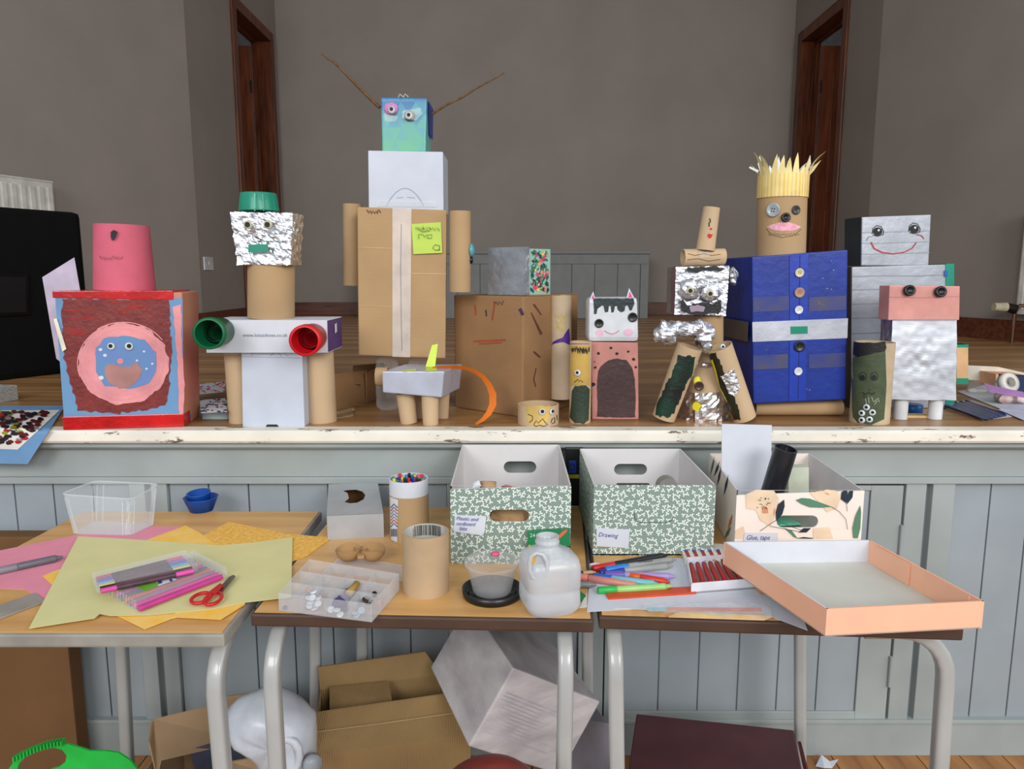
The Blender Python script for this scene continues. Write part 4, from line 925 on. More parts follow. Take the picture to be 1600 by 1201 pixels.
for k in range(16):
    x, y_ = random.choice([(1286,430),(1296,414),(1300,448),(1260,600),(1285,470),(1190,480),(1226,470),(1200,560)]); b.disc(x+random.uniform(-8,8), y_+random.uniform(-14,14), random.uniform(.5,1.6), random.uniform(.4,1), S)
b.build('paint_flecks', mat('fleck_pale', (150,160,200)), body, kind='stuff')
Sb = plY(y0, .003)
button(body, Sb, 1249, 426, 7, mat('cream_button', (206,196,150), .4), lab='cream button'); button(body, Sb, 1249, 457, 8, mat('tan_button', (176,140,112), .4), hm=mat('hole_brown2', (120,90,70)), lab='tan button')
button(body, Sb, 1248, 484, 6.5, WHITE, holes=2, hm=mat('thread_grey', (150,150,150)), lab='white button'); button(body, Sb, 1249, 541, 8.5, BLACKP, lab='black button'); button(body, Sb, 1247, 580, 6.5, WHITE, holes=2, hm=MATS['thread_grey'], lab='white button')
r_ = 13*mpp(y0+.04); fy = y0 + .05
MB().tube(Vector((onY(1178,641,fy).x, fy, ST+r_)), Vector((onY(1313,641,fy).x, fy, ST+r_)), r_, wall=.0025).build('foot_tube', TUBE2, t)
MB().tube(Vector((onY(1190,641,fy+.12).x, fy+.12, ST+r_)), Vector((onY(1308,641,fy+.12).x, fy+.12, ST+r_)), r_, wall=.0025).build('foot_tube', TUBE2, t)
hy = y0 + .09; kk = mpp(hy); a_, b_ = onY(1220,399,hy), onY(1222,308,hy); hr = 36*kk; a_.z = min(bp[0].z, bp[1].z) - .002
head = MB().tube(a_, b_, hr, wall=.003, n=48).build('head_tube', TUBE2, t)
Sc = cyS(a_, b_, hr, .0008); Sc2 = cyS(a_, b_, hr, .003)
button(head, Sc, 1208.5, 328, 10.5, mat('pearl_button', (176,186,188), .25, c2=(140,150,156), vs=60), 1.95, lab='large pearl button'); button(head, Sc, 1243.5, 328, 7, mat('charcoal_button', (52,54,56), .3), 1.95, lab='charcoal button')
c_ = onY(1227, 340, hy-hr); MB().lathe([(0,0),(.011,0),(.012,.008),(.009,.011),(.006,.004),(0,.004)], c_+Vector((0,.002,0)), Vector((0,-1,.1)), 20).build('black_knob_nose', BLACKP, head)
MB().blob([(1197,354.5),(1208,350),(1217,348),(1224,346.5),(1232,347),(1242,350),(1252,354),(1244,359),(1232,361),(1220,361),(1208,359)], Sc, cols=24).build('pink_lips', mat('pink_lip_paper', (226,140,160), .6, c2=(238,190,200), vs=90), head)
b = MB(); scribble(b, 1200, 1250, 366, 2.5, Sc, 22, .8, 5); b.stroke([(1197,357),(1206,367),(1222,371),(1240,368),(1252,358)], .9, Sc); b.build('pencil_beard', mat('pencil_grey', (104,92,74)), head, kind='stuff')
hair = MB(); n = 60; R_ = hr + .0025; zb0 = onY(1220,310,hy).z; zb1 = onY(1220,275,hy).z
hairS = lambda th, z, o=0: Vector((b_.x + (R_+o)*math.sin(th), hy - (R_+o)*math.cos(th), z))
vs = [hairS(2*math.pi*i/n, z) for z in (zb0, zb1) for i in range(n)]
HAIR = mat('striped_yellow_paper', (240,218,150), .7); N = HAIR.node_tree.nodes; L = HAIR.node_tree.links
hair.add(vs, [(i,(i+1)%n,n+(i+1)%n,n+i) for i in range(n)], 0, True)
hair.build('hair_band', HAIR, head)
st = MB()
for i in range(0, 40):
    th = 2*math.pi*i/40; w_ = .028 + .02*(i % 3)
    st.add([hairS(th,zb0,.0006), hairS(th+w_,zb0,.0006), hairS(th+w_*.6,zb1,.0006), hairS(th,zb1,.0006)], [(0,1,2,3)])
st.build('hair_stripes', mat('golden_stripe', (238,196,96), .7), head, kind='stuff')
r0 = random.Random(21); WHP = mat('hair_white_back', (236,236,236), .7)
for i in range(22):
    th = -math.pi + 2*math.pi*(i+.5)/22; wd_ = 2*math.pi/22*.5; tall = r0.uniform(20, 36)*kk; out = r0.uniform(0, .006) + (.012 if abs(math.sin(th)) > .8 else 0)
    if i % 7 == 5: tall *= .5
    sk = r0.uniform(-.12,.12); segs = []
    for k in range(5):
        f = k/4; ww = wd_*(1-f)**.7; o_ = out*f*f*2.2
        segs += [hairS(th-ww+sk*f, zb1 + tall*f*(1-.25*f*out*20) - .0005, o_), hairS(th+ww*.98+sk*f, zb1 + tall*f*(1-.25*f*out*20) - .0005, o_)]
    m_ = MB(); nn_ = len(segs); inn = [q + Vector((-math.sin(th), math.cos(th), 0))*.0008 for q in segs]
    m_.add(segs, [(2*k,2*k+1,2*k+3,2*k+2) for k in range(4)], 0, True); m_.add(inn, [(2*k,2*k+1,2*k+3,2*k+2) for k in range(4)], 1, True)
    m_.build('paper_spike', [HAIR, WHP], head)
for q, m_ in (([(1184,270),(1170,262),(1172,260),(1186,266)], WHP), ([(1256,274),(1268,262),(1283,250),(1272,266),(1258,282)], HAIR), ([(1252,272),(1260,258),(1266,242),(1267,256),(1258,276)], WHP), ([(1188,270),(1184,256),(1187,243),(1191,256)], WHP)):
    MB().plate([onY(x, y_, hy) for x, y_ in q], (0,.001,0)).build('paper_spike', m_, head)

# --- grey duct tape robot (behind)
y0 = 2.08
t = thing('grey_tape_robot', (onY(1405,640,y0).x, y0, ST), 'grey duct-taped robot with drawn eyes and a red smile on its box head', 'cardboard figure')
bp = quadbox([(1331,417),(1480,413),(1480,640),(1329,640)], y0, (.05,.20,0)); 
for i in (2,3,6,7): bp[i].z = ST
body = MB().hexa(bp).build('body_box', GREYT, t, .003)
b = MB(); S = plY(y0, .0012)
for y_ in (431,452,474,496,520,543,566,590,612): b.stroke([(1331,y_+1),(1380,y_-.5),(1430,y_),(1479,y_-2)], 1.3, S)
b.build('tape_seams', mat('tape_seam', (146,150,158), .4, .3), body, kind='stuff')
MB().plate([onY(1478,412,y0-.002), onY(1491,412,y0-.002), onY(1491,638,y0-.002), onY(1478,638,y0-.002)], (.03,.19,0)).build('teal_edge', mat('teal_tape', (20,140,112), .35), body)
MB().poly([(1476,422),(1481,422),(1481,432),(1476,432)], plY(y0,.004)).build('blue_mark', mat('marker_blue', (40,90,180)), body)
dk = mat('navy_card', (26,40,70), .5)
lb = MB().plate([bp[0]+Vector((-.0015,0,0)), bp[4]+Vector((-.0015,0,0)), bp[7]+Vector((-.0015,0,0)), bp[3]+Vector((-.0015,0,0))], (-.001,0,0)); lb.build('side_shade', mat('painted_side_shade', (50,56,60), .5), body)  # shade on the body's left side, painted as a dark sheet
hq = quadbox([(1347,339),(1455,335),(1451,414),(1346,414)], y0+.005, (-.012,.075,0))
for i in (2,3,6,7): hq[i].z = (bp[0].z+bp[1].z)/2
head = MB().hexa(hq).build('head_box', GREYT, t, .003)
S = plY(y0+.005, .0015); b = MB()
for y_ in (362,379,396): b.stroke([(1347,y_+1),(1400,y_),(1453,y_-1.5)], 1, plY(y0+.005,.001))
b.build('tape_seams', MATS['tape_seam'], head, kind='stuff')
MB().plate([hq[0]+Vector((-.0015,0,0)), hq[4]+Vector((-.0015,0,0)), hq[7]+Vector((-.0015,0,0)), hq[3]+Vector((-.0015,0,0))], (-.001,0,0)).build('side_shade', MATS['painted_side_shade'], head)  # head's left side in shade, put in as a dark colour
for ex, ey in ((1372,361),(1429,357)):
    b = MB(); b.stroke([(ex-9,ey+5),(ex-8,ey-4),(ex-2,ey-9),(ex+5,ey-7),(ex+9,ey),(ex+8,ey+6)], 1.1, S).disc(ex-.5, ey+.5, 7.3, 6.5, S)
    e_ = b.build('drawn_eye', INK, head, kind='stuff'); MB().disc(ex+1, ey-1.5, 1.8, 1.8, plY(y0+.005,.0022)).build('eye_glint', W, e_)
    MB().stroke([(ex-8,ey+6),(ex,ey+8),(ex+8,ey+5)], 1, S).build('lower_lid', INK, e_)
MB().stroke([(1361,378),(1366,388),(1378,394),(1395,396.5),(1412,394),(1425,388),(1432,379)], (2.2,1.6), S).stroke([(1432,366),(1440,368),(1444,373)], 1.5, S).build('red_smile', mat('smile_red', (184,50,56), .5), head, kind='stuff')
MB().stroke([(1354,376),(1357,370),(1364,369)], 1, S).build('cheek_line', mat('line_grey', (120,124,130)), head)

# --- pink head, foil body figure
y0 = onZ(1405, 658, ST).y + .008
t = thing('pink_headed_foil_figure', onZ(1443, 650, ST)[:], 'pink box head with black knob eyes on a shiny foil body with white legs', 'cardboard figure')
PKT = mat('rose_tape', (214,150,140), .33, .15, var=.08, bump=.3, bs=28, coat=.1)
hp = quadbox([(1390,446),(1500,447),(1499,501),(1388,499)], y0-.01, (-.004,.045,0)); 
bq = quadbox([(1394,502),(1495,502),(1494,625),(1391,624)], y0, (0,.06,0))
zm = (hp[2].z+hp[3].z)/2; bq[0].z = bq[1].z = bq[4].z = bq[5].z = zm; hp[2].z = hp[3].z = hp[6].z = hp[7].z = zm
head = MB().hexa(hp).build('head_box', PKT, t, .002)
MB().stroke([(1389,464),(1440,465),(1499,463)], .9, plY(y0-.01,.001)).build('tape_seam', mat('rose_seam', (190,128,120), .4), head)
for x, y_ in ((1419.5,454),(1468,456)):
    c_ = onY(x, y_, y0-.011); k2 = 8.5*mpp(y0)
    MB().lathe([(0,0),(k2,0),(k2,.010),(k2*.75,.014),(k2*.6,.008),(0,.008)], c_, Vector((-.15,-1,.12)), 22).build('knob_eye', BLACKP, head)
bd_ = crumple(bq, .0032, 24, 34).build('foil_body', FOILS, t)
CA = mat('arm_card', (206,166,122), .8)
for q in ([(1495,538),(1513,538),(1513,600),(1495,600)], [(1386,540),(1394,540),(1394,602),(1386,602)]):
    pts = quadbox(q, y0+.01, (0,.03,0)); a = MB().hexa(pts).build('arm_box', CA, t, .001)
    for u0, u1 in ((0,.07),(.85,1)):
        e2 = [lerp(pts[0],pts[3],u0), lerp(pts[1],pts[2],u0), lerp(pts[1],pts[2],u1), lerp(pts[0],pts[3],u1)]
        MB().plate([p+Vector((0,-.001,0)) for p in e2], (.0012,.0325,0)).build('green_tape_end', GREEN, a)
for x in (1406.5, 1460.5):
    r_ = 10.5*mpp(y0+.02); cy_ = y0 + .03; a_ = Vector((onY(x,650,cy_).x, cy_, ST)); 
    MB().tube(a_, Vector((a_.x, cy_, bq[2].z+.002)), r_, wall=.002).build('white_leg', WHITE, t)

# --- green tube man
t, CS, yf = tube_person('dark green tube figure with a black top, moustache and a cluster of googly eyes', 1328, 1387, 532, 664, mat('tube_card_pale', (190,170,140), .8))
MB().blob(rough([(1330,545),(1384,548),(1385,600),(1382,655),(1360,664),(1340,660),(1331,650),(1329.5,600)], .6, 5, 2), CS(.0006), cols=30, rows=6).build('olive_green_paint', mat('olive_paint', (74,86,56), .45, c2=(60,70,48), vs=30, bump=.3, bs=80), t)
MB().blob(rough([(1330,533),(1345,535),(1370,535),(1385,533),(1385,548),(1370,551),(1350,555),(1340,558),(1330.5,552)], .5, 5, 2), CS(.0012), cols=30).build('black_cap_paint', PAINTK, t)
for ex in (1348,1366):
    b = MB(); S = CS(.0014); b.stroke([(ex+6*math.cos(a*.6), 588+6.5*math.sin(a*.6)) for a in range(12)], 1, S).disc(ex-.5, 589.5, 4, 4, S).build('drawn_eye', INK, t, kind='stuff')
b = MB(); S = CS(.0014); b.stroke([(1347,613),(1352,616),(1357,613),(1362,616),(1367,613)], 1.6, S).stroke([(1349,617),(1351,622),(1354,618)], 1, S).stroke([(1356,610),(1358,608),(1360,610)], .8, S); b.build('drawn_moustache', INK, t, kind='stuff')
b = MB(); 
for q in ([(1352,622),(1354,630),(1350,634)],[(1357,620),(1358,630)],[(1362,620),(1365,628),(1372,622),(1374,628)],[(1366,632),(1371,626)]): b.stroke(q, .8, S)
b.build('white_squiggles', mat('chalk_white', (190,196,184)), t, kind='stuff')
for x, y_ in ((1354,636),(1347,645),(1363,644),(1347,656),(1358.5,655)): eye(t, CS(.001), x, y_, 5, 1.86, .48, (0,-.5), name='cluster_eye')
# --- clutter at the right of the stage
t = thing('wood_strip', onZ(1412,651,ST)[:], 'thin pale wooden strip on the stage behind the white legs', 'wood')
MB().slab([onZ(1385,652,ST), onZ(1450,653,ST), onZ(1450,649,ST), onZ(1385,648,ST)], .006).build('strip', mat('pale_wood', (206,176,124), .6), t)
p = onZ(1431, 646, ST); p.y += .02; kk = mpp(p.y)
MB().lathe([(0,0),(15*kk,0),(15*kk,.022),(13*kk,.024),(0,.024)], p, up, 28).build('blue_lid', mat('blue_lid_plastic', (30,92,160), .35), label='blue plastic lid lying behind the white legs of the pink-headed figure', cat='lid')
# pack of blue pens
t = thing('pen_pack', onZ(1520,645,ST)[:], 'flat pack of dark blue pens on a card backing at the stage edge', 'pens')
bk = [(1474,628),(1488,631),(1578,650),(1570,656),(1530,657),(1482,638)]
MB().slab([onZ(x,y_,ST+.001) for x,y_ in ((1470,629),(1520,626),(1581,651),(1536,657))], .0015).build('backing_card', mat('card_pale_grey', (196,196,200), .5), t)
NAVY = mat('navy_plastic', (22,38,104), .3)
for k in range(5):
    a_ = onZ(1474+k*9, 632-k*1.2, ST+.008); b_ = onZ(1540+k*7, 654-k*1.6, ST+.008)
    pn = MB().cone(a_, b_, .0052, .0052, 10).build('pen', NAVY, t); MB().cone(b_, b_+(b_-a_).normalized()*.012, .0052, .002, 10).build('pen_tip', NAVY, pn)
MB().slab([onZ(x,y_,ST+.0145) for x,y_ in ((1472,630),(1518,627),(1574,650),(1538,655))], .0004).build('clear_wrap', clear('clear_wrap', fac=.975, rough=.1, diff=.06), t)
# papers
LILP = mat('lavender_paper', (206,208,232), .6)
MB().slab([onZ(x,y_,ST+.001) for x,y_ in ((1496,612),(1545,600),(1640,622),(1640,650),(1566,640))], .001).build('paper_sheet', W, label='white paper sheet under the scrap pile at the right end of the stage', cat='paper')
MB().slab([onZ(x,y_,ST+.0026) for x,y_ in ((1560,640),(1600,628),(1660,640),(1660,662),(1598,656))], .001).build('paper_sheet', LILP, label='pale lavender paper sheet at the right edge of the stage', cat='paper')
MB().plate([onY(1500,570,2.35), onY(1560,573,2.35), onY(1600,582,2.35), onY(1600,600,2.35), onY(1500,592,2.35)], (0,.002,0)).build('card_sheet', mat('cream_card', (214,206,190), .7), label='cream card sheet standing behind the clear plastic dome', cat='card')
p = onZ(1572, 606, ST); MB().hexa(quadbox([(1556,584),(1603,586),(1603,604),(1556,603)], 2.27, (0,.08,0))).build('peach_box', mat('peach_card', (222,164,130), .7), bevel=.001, label='small peach card box behind the tape roll on the stage', cat='box')
MB().hexa(quadbox([(1581,588),(1625,590),(1625,618),(1581,610)], 2.12, (0,.06,0))).build('navy_box', mat('navy_box_card', (30,44,84), .5), bevel=.001, label='dark navy box cut off by the right edge on the stage', cat='box')
c = onZ(1538, 612, ST); kk = mpp(c.y)
MB().lathe([(24*kk,0),(23.5*kk,.012),(20*kk,.034),(13*kk,.055),(5*kk,.068),(0,.071)], c, up, 30).lathe([(27*kk,0),(24*kk,.001)], c, up, 30).build('plastic_dome', clear('clear_dome', fac=.88, rough=.05, diff=.5), label='clear plastic egg-shaped dome among the scraps on the stage', cat='plastic packaging')
c = onZ(1541, 648, ST); 
t = thing('tape_roll', onZ(1574,612,ST+.03)[:], 'small roll of white tape leaning on the scrap pile', 'tape')
ax = Vector((.15,-.85,.35)).normalized(); c = onY(1575, 598, 2.08)
MB().lathe([(.014,-.01),(.028,-.01),(.028,.01),(.014,.01),(.014,-.01)], c, ax, 30).build('tape_ring', mat('tape_white', (206,200,192), .4), t)
MB().lathe([(.0125,-.011),(.0142,-.011),(.0142,.011),(.0125,.011)], c, ax, 24).build('card_core', mat('core_grey', (150,146,138), .7), t)
MB().plate([onY(1538,600,2.09), onY(1560,606,2.06), onY(1600,614,2.02), onY(1604,622,2.0), onY(1566,616,2.04), onY(1546,612,2.06)], (0,.003,.003)).build('purple_paper', mat('mauve_paper', (168,122,178), .6), label='crumpled mauve paper strip in the scrap pile on the stage', cat='paper')
def crumb(cx, cy, z, rx, ry, rz, m_, lab, cat, amp=.5, fr=45, name='crumpled_paper'):
    c_ = onZ(cx, cy, z); c_.z = z + rz*.75; MB().ball(c_, rx, ry, rz, 26, amp=amp, fr=fr).build(name, m_, label=lab, cat=cat)
crumb(1585, 628, ST+.004, .052, .04, .020, mat('crumpled_white', (220,214,206), .6, c2=(200,150,150), vs=30), 'large crumpled white paper with pink smears in the scrap pile', 'paper', .6, 40)
crumb(1600, 616, ST+.02, .03, .03, .016, mat('crumpled_cream', (214,210,196), .6), 'small crumpled cream paper at the right edge of the stage scraps', 'paper')
crumb(1526, 613, ST, .034, .012, .009, mat('tissue_white', (222,222,220), .7), 'rolled white tissue scrap beside the clear plastic dome', 'paper', .35, 50, 'tissue_scrap')
MB().path([onY(1556,600,2.12), onY(1562,588,2.1), onY(1568,583,2.1), onY(1574,592,2.1)], .0035, 8).build('paper_twist', mat('twist_white', (214,212,206), .6), label='thin twist of white paper standing behind the tape roll', cat='paper')

# ================================================================ THE TABLES
TW1 = wood('table_veneer', (220,172,108), (198,148,86), 'X', .38, 1.4); TW1Y = wood('table_veneer_y', (220,172,108), (198,148,86), 'Y', .38, 1.4)
EDG = mat('grey_table_edge', (150,146,138), .45); EDB = mat('brown_table_edge', (78,58,48), .4)
STEEL = mat('grey_powder_steel', (168,169,167), .3, spec=.6, var=.03, coat=.3)
def table(label, corners_px, edge, veneer, th=.024, legs=(), zt_=TB):
    P = [onZ(x, y_, zt_) for x, y_ in corners_px]       # FL, FR, BR, BL
    c = sum(P, Vector())/4; t_ = thing('table', (c.x, c.y, 0), label, 'table')
    MB().slab([p + Vector((0,0,-th)) for p in P], th-.001).build('edging', edge, t_, .004)
    ins = [p + (c-p)*.018 + Vector((0,0,-.0008)) for p in P]
    MB().slab(ins, .0011).build('tabletop', veneer, t_)
    for q in legs:     # (px at table underside, depth, bend vector, px near floor)
        x0, yl, bend, x1, pyb = q
        a_ = onY(x0, 1040, yl); b_ = onY(x1, pyb, yl); dx = (b_.x-a_.x)/(b_.z-a_.z) if abs(b_.z-a_.z) > .01 else 0
        gx = lambda z: a_.x + dx*(z-a_.z)
        z1 = zt_-th-.014; bx_, by_ = bend; pts = [Vector((gx(0), yl, .012)), Vector((gx(.3), yl, .3)), Vector((gx(z1-.09), yl, z1-.09))]
        for k in range(1, 7):
            a = k/6*math.pi/2; pts.append(Vector((gx(z1-.09)+bx_*(1-math.cos(a)), yl+by_*(1-math.cos(a)), z1-.09+.09*math.sin(a)+0)))
        e_ = pts[-1]; pts.append(e_ + Vector((bx_, by_, 0)).normalized()*.06)
        lg = MB().path(pts, .0135, 20, sq=5).build('leg', STEEL, t_)
        MB().cone(Vector((gx(0), yl, 0)), Vector((gx(0), yl, .022)), .017, .0165, 14).build('foot_cap', mat('black_rubber', (20,20,20), .6), lg)
    return t_, P
def rail(t_, p0, p1):
    MB().path([p0, p1], .0125, 12).build('under_rail', STEEL, t_)
T1, P1 = table('wooden-topped table with grey edging at the left', [(-235,990),(350,990),(503,798),(130,798)], EDG, TW1,
    legs=((334,1.155,(0,.12),347,1190), (192,1.66,(0,-.1),200,1190), (-120,1.155,(0,.12),-110,1190)))
T2, P2 = table('wooden-topped table with brown edging in the middle', [(391,958),(928,968),(911,791),(530,791)], EDB, TW1,
    legs=((424,1.18,(0,.12),433,1190), (884,1.19,(0,.12),881,1190), (493,1.66,(0,-.1),494,1190), (566,1.70,(0,-.1),566,1190)))
T3, P3 = table('wooden-topped table with brown edging at the right', [(936,962),(1507,980),(1262,791),(912,791)], EDB, TW1Y,
    legs=((962,1.19,(0,.12),964,1190), (1478,1.20,(-.09,.0),1468,1190), (1250,1.66,(0,-.1),1250,1190), (918,1.68,(0,-.1),918,1190)))
def TZ(px, py, h=0): return onZ(px, py, TB+h)
def sheet(name, pts, h, m_, lab, cat='paper', group=None, th=.0006):
    return MB().slab([TZ(x, y_, h) for x, y_ in pts], th).build(name, m_, label=lab, cat=cat, group=group)
# ---- left table papers
SUGP = mat('pink_sheet', (230,144,164), .75, var=.03); YEL = mat('amber_sheet', (250,192,66), .6, var=.06, vs=26, c2=(246,206,120)); YEL2 = mat('amber_sheet_speckled', (246,200,104), .6, c2=(226,164,50), vs=120); OLV = mat('olive_sheet', (218,212,152), .75, var=.02)
sheet('paper_sheet', [(-60,916),(-60,872),(120,836),(190,822),(287,823),(240,842),(160,860),(90,938),(66,939),(40,921)], .0005, SUGP, 'pink sheet of paper under the clear tray and the olive sheet')
sheet('paper_sheet', [(316,837),(358,815),(448,834),(519,840),(478,870),(420,888),(330,858)], .001, YEL2, 'speckled amber sheet reaching over to the middle table')
sheet('paper_sheet', [(228,844),(290,821),(312,832),(345,856),(300,880)], .0018, YEL, 'amber sheet with a folded corner beside the clear tray')
sheet('paper_sheet', [(66,900),(94,889),(130,930),(82,914)], .0018, YEL, 'amber sheet corner poking out at the left of the olive sheet')
sheet('paper_sheet', [(168,955),(226,983),(270,966),(385,941),(300,900),(200,900)], .0018, YEL, 'amber sheet with white patches pointing to the front table edge')
sheet('paper_sheet', [(268,964),(345,968),(383,944),(372,930),(300,930)], .003, YEL, 'doubled amber sheet under the lower right of the olive sheet')
ol = sheet('paper_sheet', [(122,838),(200,842),(300,849),(345,852),(400,847),(457,839),(456,885),(455,933),(385,941),(330,952),(230,961),(172,962),(156,959),(148,966),(45,982)], .0045, OLV, 'large creased olive green sheet with pen packs and scissors on it')
# marker, ruler on left table
def pen(name, p0, p1, h, r, secs, lab, cat='pen', group=None, tip=True):
    """secs: list of (t0,t1,material,part name)"""
    a_, b_ = TZ(*p0, h+r), TZ(*p1, h+r); d_ = (b_-a_); t_ = thing(name, (a_+b_).lerp(a_+b_,0)[:] if False else ((a_+b_)/2)[:], lab, cat, group)
    for k, (u0, u1, m_, nm) in enumerate(secs):
        MB().lathe([(0,0),(r*.9,0),(r,d_.length*(u1-u0)*.04),(r,d_.length*(u1-u0)*.96),(r*.9,d_.length*(u1-u0)),(0,d_.length*(u1-u0))], a_+d_*u0, d_.normalized(), 14).build(nm, m_, t_)
    if tip: MB().cone(b_, b_ + d_.normalized()*r*1.6, r*.75, r*.35, 10).build('end_plug', secs[-1][2], t_)
    return t_
GM = mat('marker_grey', (128,128,136), .35)
pen('marker_pen', (-50,902), (88,872), .0012, .0072, [(0,.55,GM,'barrel'),(.55,1,mat('marker_grey_dark', (104,104,112), .35),'cap')], 'grey marker pen lying on the pink sheet at the left edge')
MB().slab([TZ(-60,968,.0012), TZ(55,928,.0012), TZ(70,941,.0012), TZ(-60,990,.0012)], .003).build('ruler', mat('ruler_grey', (158,150,142), .5), label='flat grey ruler at the front left corner of the left table', cat='ruler')
# packs of felt pens
def bil(q, u, v): return (lerp(lerp(q[0][0],q[1][0],u), lerp(q[3][0],q[2][0],u), v), lerp(lerp(q[0][1],q[1][1],u), lerp(q[3][1],q[2][1],u), v))
def pack(lab, q, h, cols_, r, ends=None, tray=.016):
    c_ = TZ(*bil(q,.5,.5), h); t_ = thing('pen_pack', c_[:], lab, 'felt pens'); n_ = len(cols_)
    for k, c3 in enumerate(cols_):
        v = (k+.5)/n_; a_ = TZ(*bil(q,.04,v), h+r+.002); b_ = TZ(*bil(q,.96,v), h+r+.002); m_ = mat('felt_%d_%d_%d' % tuple(c3), c3, .35)
        bar = ends or m_; d_ = b_-a_
        pn = MB().cone(a_+d_*.16, a_+d_*.80, r, r, 10).build('felt_pen', bar if ends else m_, t_)
        MB().cone(a_, a_+d_*.16, r*1.04, r*1.04, 10).build('cap_end', m_, pn); MB().cone(a_+d_*.80, b_, r*1.04, r*1.04, 10).build('cap', m_, pn)
    CP_ = clear('clear_pack', fac=.92, rough=.1, diff=.2)
    pts = [TZ(*p_, h+.0008) for p_ in q]; H_ = up*tray
    b = MB().slab(pts, .0006)
    for i in range(4): b.add([pts[i], pts[(i+1)%4], pts[(i+1)%4]+H_, pts[i]+H_], [(0,1,2,3)])
    b.build('clear_tray', CP_, t_, kind='stuff')
    MB().slab([p_+H_ for p_ in pts], .0005).build('clear_lid', CP_, t_)
    return t_
q = [(152,917),(302,872),(355,900),(215,955)]
pk = pack('lower clear pack of pink, grey and orange felt pens on the olive sheet', q, .0055, [(206,80,60),(120,90,120),(224,150,80),(196,80,150),(100,90,110),(214,96,60),(150,90,130),(208,74,150),(196,60,140)], .0048)
for k in range(14):   # ribbed hinge teeth along the near-left and far-right edges
    for u in (.0, 1.0):
        p_ = TZ(*bil(q, u, (k+.3)/14), .006); MB().obox(p_+up*.009, (.0012,0,0), (0,.0012,0), up*.009).build('rib', MATS['clear_pack'], pk)
b = MB().slab([TZ(x,y_,.0226) for x,y_ in ((212,915),(232,905),(250,912),(228,924))], .0005).build('green_label', mat('label_green', (110,170,50), .5), pk)
MB().slab([TZ(x,y_,.0224) for x,y_ in ((232,906),(262,900),(276,905),(248,915))], .0005).build('white_label', W, pk)
MB().disc(250, 909, 3.5, 2.5, plZ(TB+.0234)).disc(267, 906, 2.5, 2, plZ(TB+.0234)).build('blue_flower_prints', mat('print_navy', (60,66,140)), pk)
q = [(144,905),(290,868),(310,892),(152,926)]
pack('upper clear pack of dark felt pens with rainbow coloured ends', q, .023, [(224,90,110),(150,90,190),(70,110,200),(90,180,210),(230,210,60),(40,40,44),(222,76,160)], .0045, ends=mat('felt_dark', (92,58,70), .5, c2=(60,44,52), vs=60), tray=.012)
# scissors
t = thing('scissors', TZ(335,925,.006)[:], 'red-handled scissors lying on the olive sheet', 'scissors')
for cx_, cy_, rx_, ry_, an in ((314,934,16,7,-.32),(333,935,15,8,-.45)):
    MB().path([TZ(cx_+rx_*math.cos(a*.4189)*math.cos(an)-ry_*math.sin(a*.4189)*math.sin(an), cy_+rx_*math.cos(a*.4189)*math.sin(an)+ry_*math.sin(a*.4189)*math.cos(an), .0115) for a in range(15)], .0032, 10, close=True).build('handle', mat('scissor_red', (196,24,34), .3), t)
MB().slab([TZ(x,y_,.010) for x,y_ in ((338,925),(346,928),(368,901),(365,899),(358,902))], .0018).build('blade', mat('steel_blade', (150,150,152), .25, 1), t)
MB().slab([TZ(x,y_,.0125) for x,y_ in ((326,927),(338,929),(349,916),(344,913))], .003).build('handle_shank', MATS['scissor_red'], t)
# clear tray
def vtray(name, base_px, h0, top_px, hh, m_, lab, cat, rim=.004):
    B_ = [TZ(*p_, h0) for p_ in base_px]; T_ = [onZ(*p_, TB+h0+hh) for p_ in top_px]
    def rnd_(P, k=5, f=.14):
        out = []
        for i in range(4):
            a_, b_, c_ = P[i-1], P[i], P[(i+1)%4]; s0 = b_.lerp(a_, f); s1 = b_.lerp(c_, f)
            for j in range(k+1): u = j/k; out.append((s0*(1-u)**2 + b_*2*u*(1-u) + s1*u*u))
        return out
    Bp, Tp = rnd_(B_), rnd_(T_); n_ = len(Bp); t_ = thing(name, (sum(B_, Vector())/4)[:], lab, cat)
    rows = 6; vs = []
    for r_ in range(rows+1):
        for i in range(n_): vs.append(Bp[i].lerp(Tp[i], r_/rows))
    MB().add(vs, [(r_*n_+i, r_*n_+(i+1)%n_, (r_+1)*n_+(i+1)%n_, (r_+1)*n_+i) for r_ in range(rows) for i in range(n_)], 0, True).build('walls', m_, t_)
    MB().slab(Bp, .0006).build('bottom', m_, t_)
    cT = sum(Tp, Vector())/n_
    MB().path(Tp, rim*.5, 8, close=True).build('rim', m_, t_)
    return t_, Bp, Tp
CT = clear('clear_tray_plastic', fac=.90, rough=.04, diff=.5)
tr, Bp, Tp = vtray('clear_plastic_tray', [(112,834),(205,836),(243,818),(147,814)], .0015, [(94,772),(207,780),(249,756),(148,751)], .075, CT, 'empty clear plastic food tray at the back of the left table', 'tray')
for k in range(2, len(Bp), 2): MB().path([Bp[k], Bp[k].lerp(Tp[k], .9)], .0012, 6).build('rib', CT, tr)
# blue cups
BC = mat('blue_cup_plastic', (16,72,160), .4)
c = TZ(315, 797, 0); kk = mpp(c.y, .72)
MB().lathe([(0,.0),(17*kk,0),(25*kk,.032),(26*kk,.034),(24*kk,.034),(16*kk,.003),(0,.003)], c, up, 30).build('blue_cup', BC, label='wider blue plastic cup holding a smaller one at the back of the left table', cat='cup')
MB().lathe([(0,.0),(14*kk,0),(17.5*kk,.03),(18*kk,.032),(16*kk,.032),(13*kk,.003),(0,.003)], c+Vector((-.002,0,.014)), Vector((-.05,-.1,1)), 30).build('blue_cup', BC, label='smaller blue plastic cup nested inside the wider blue cup', cat='cup')
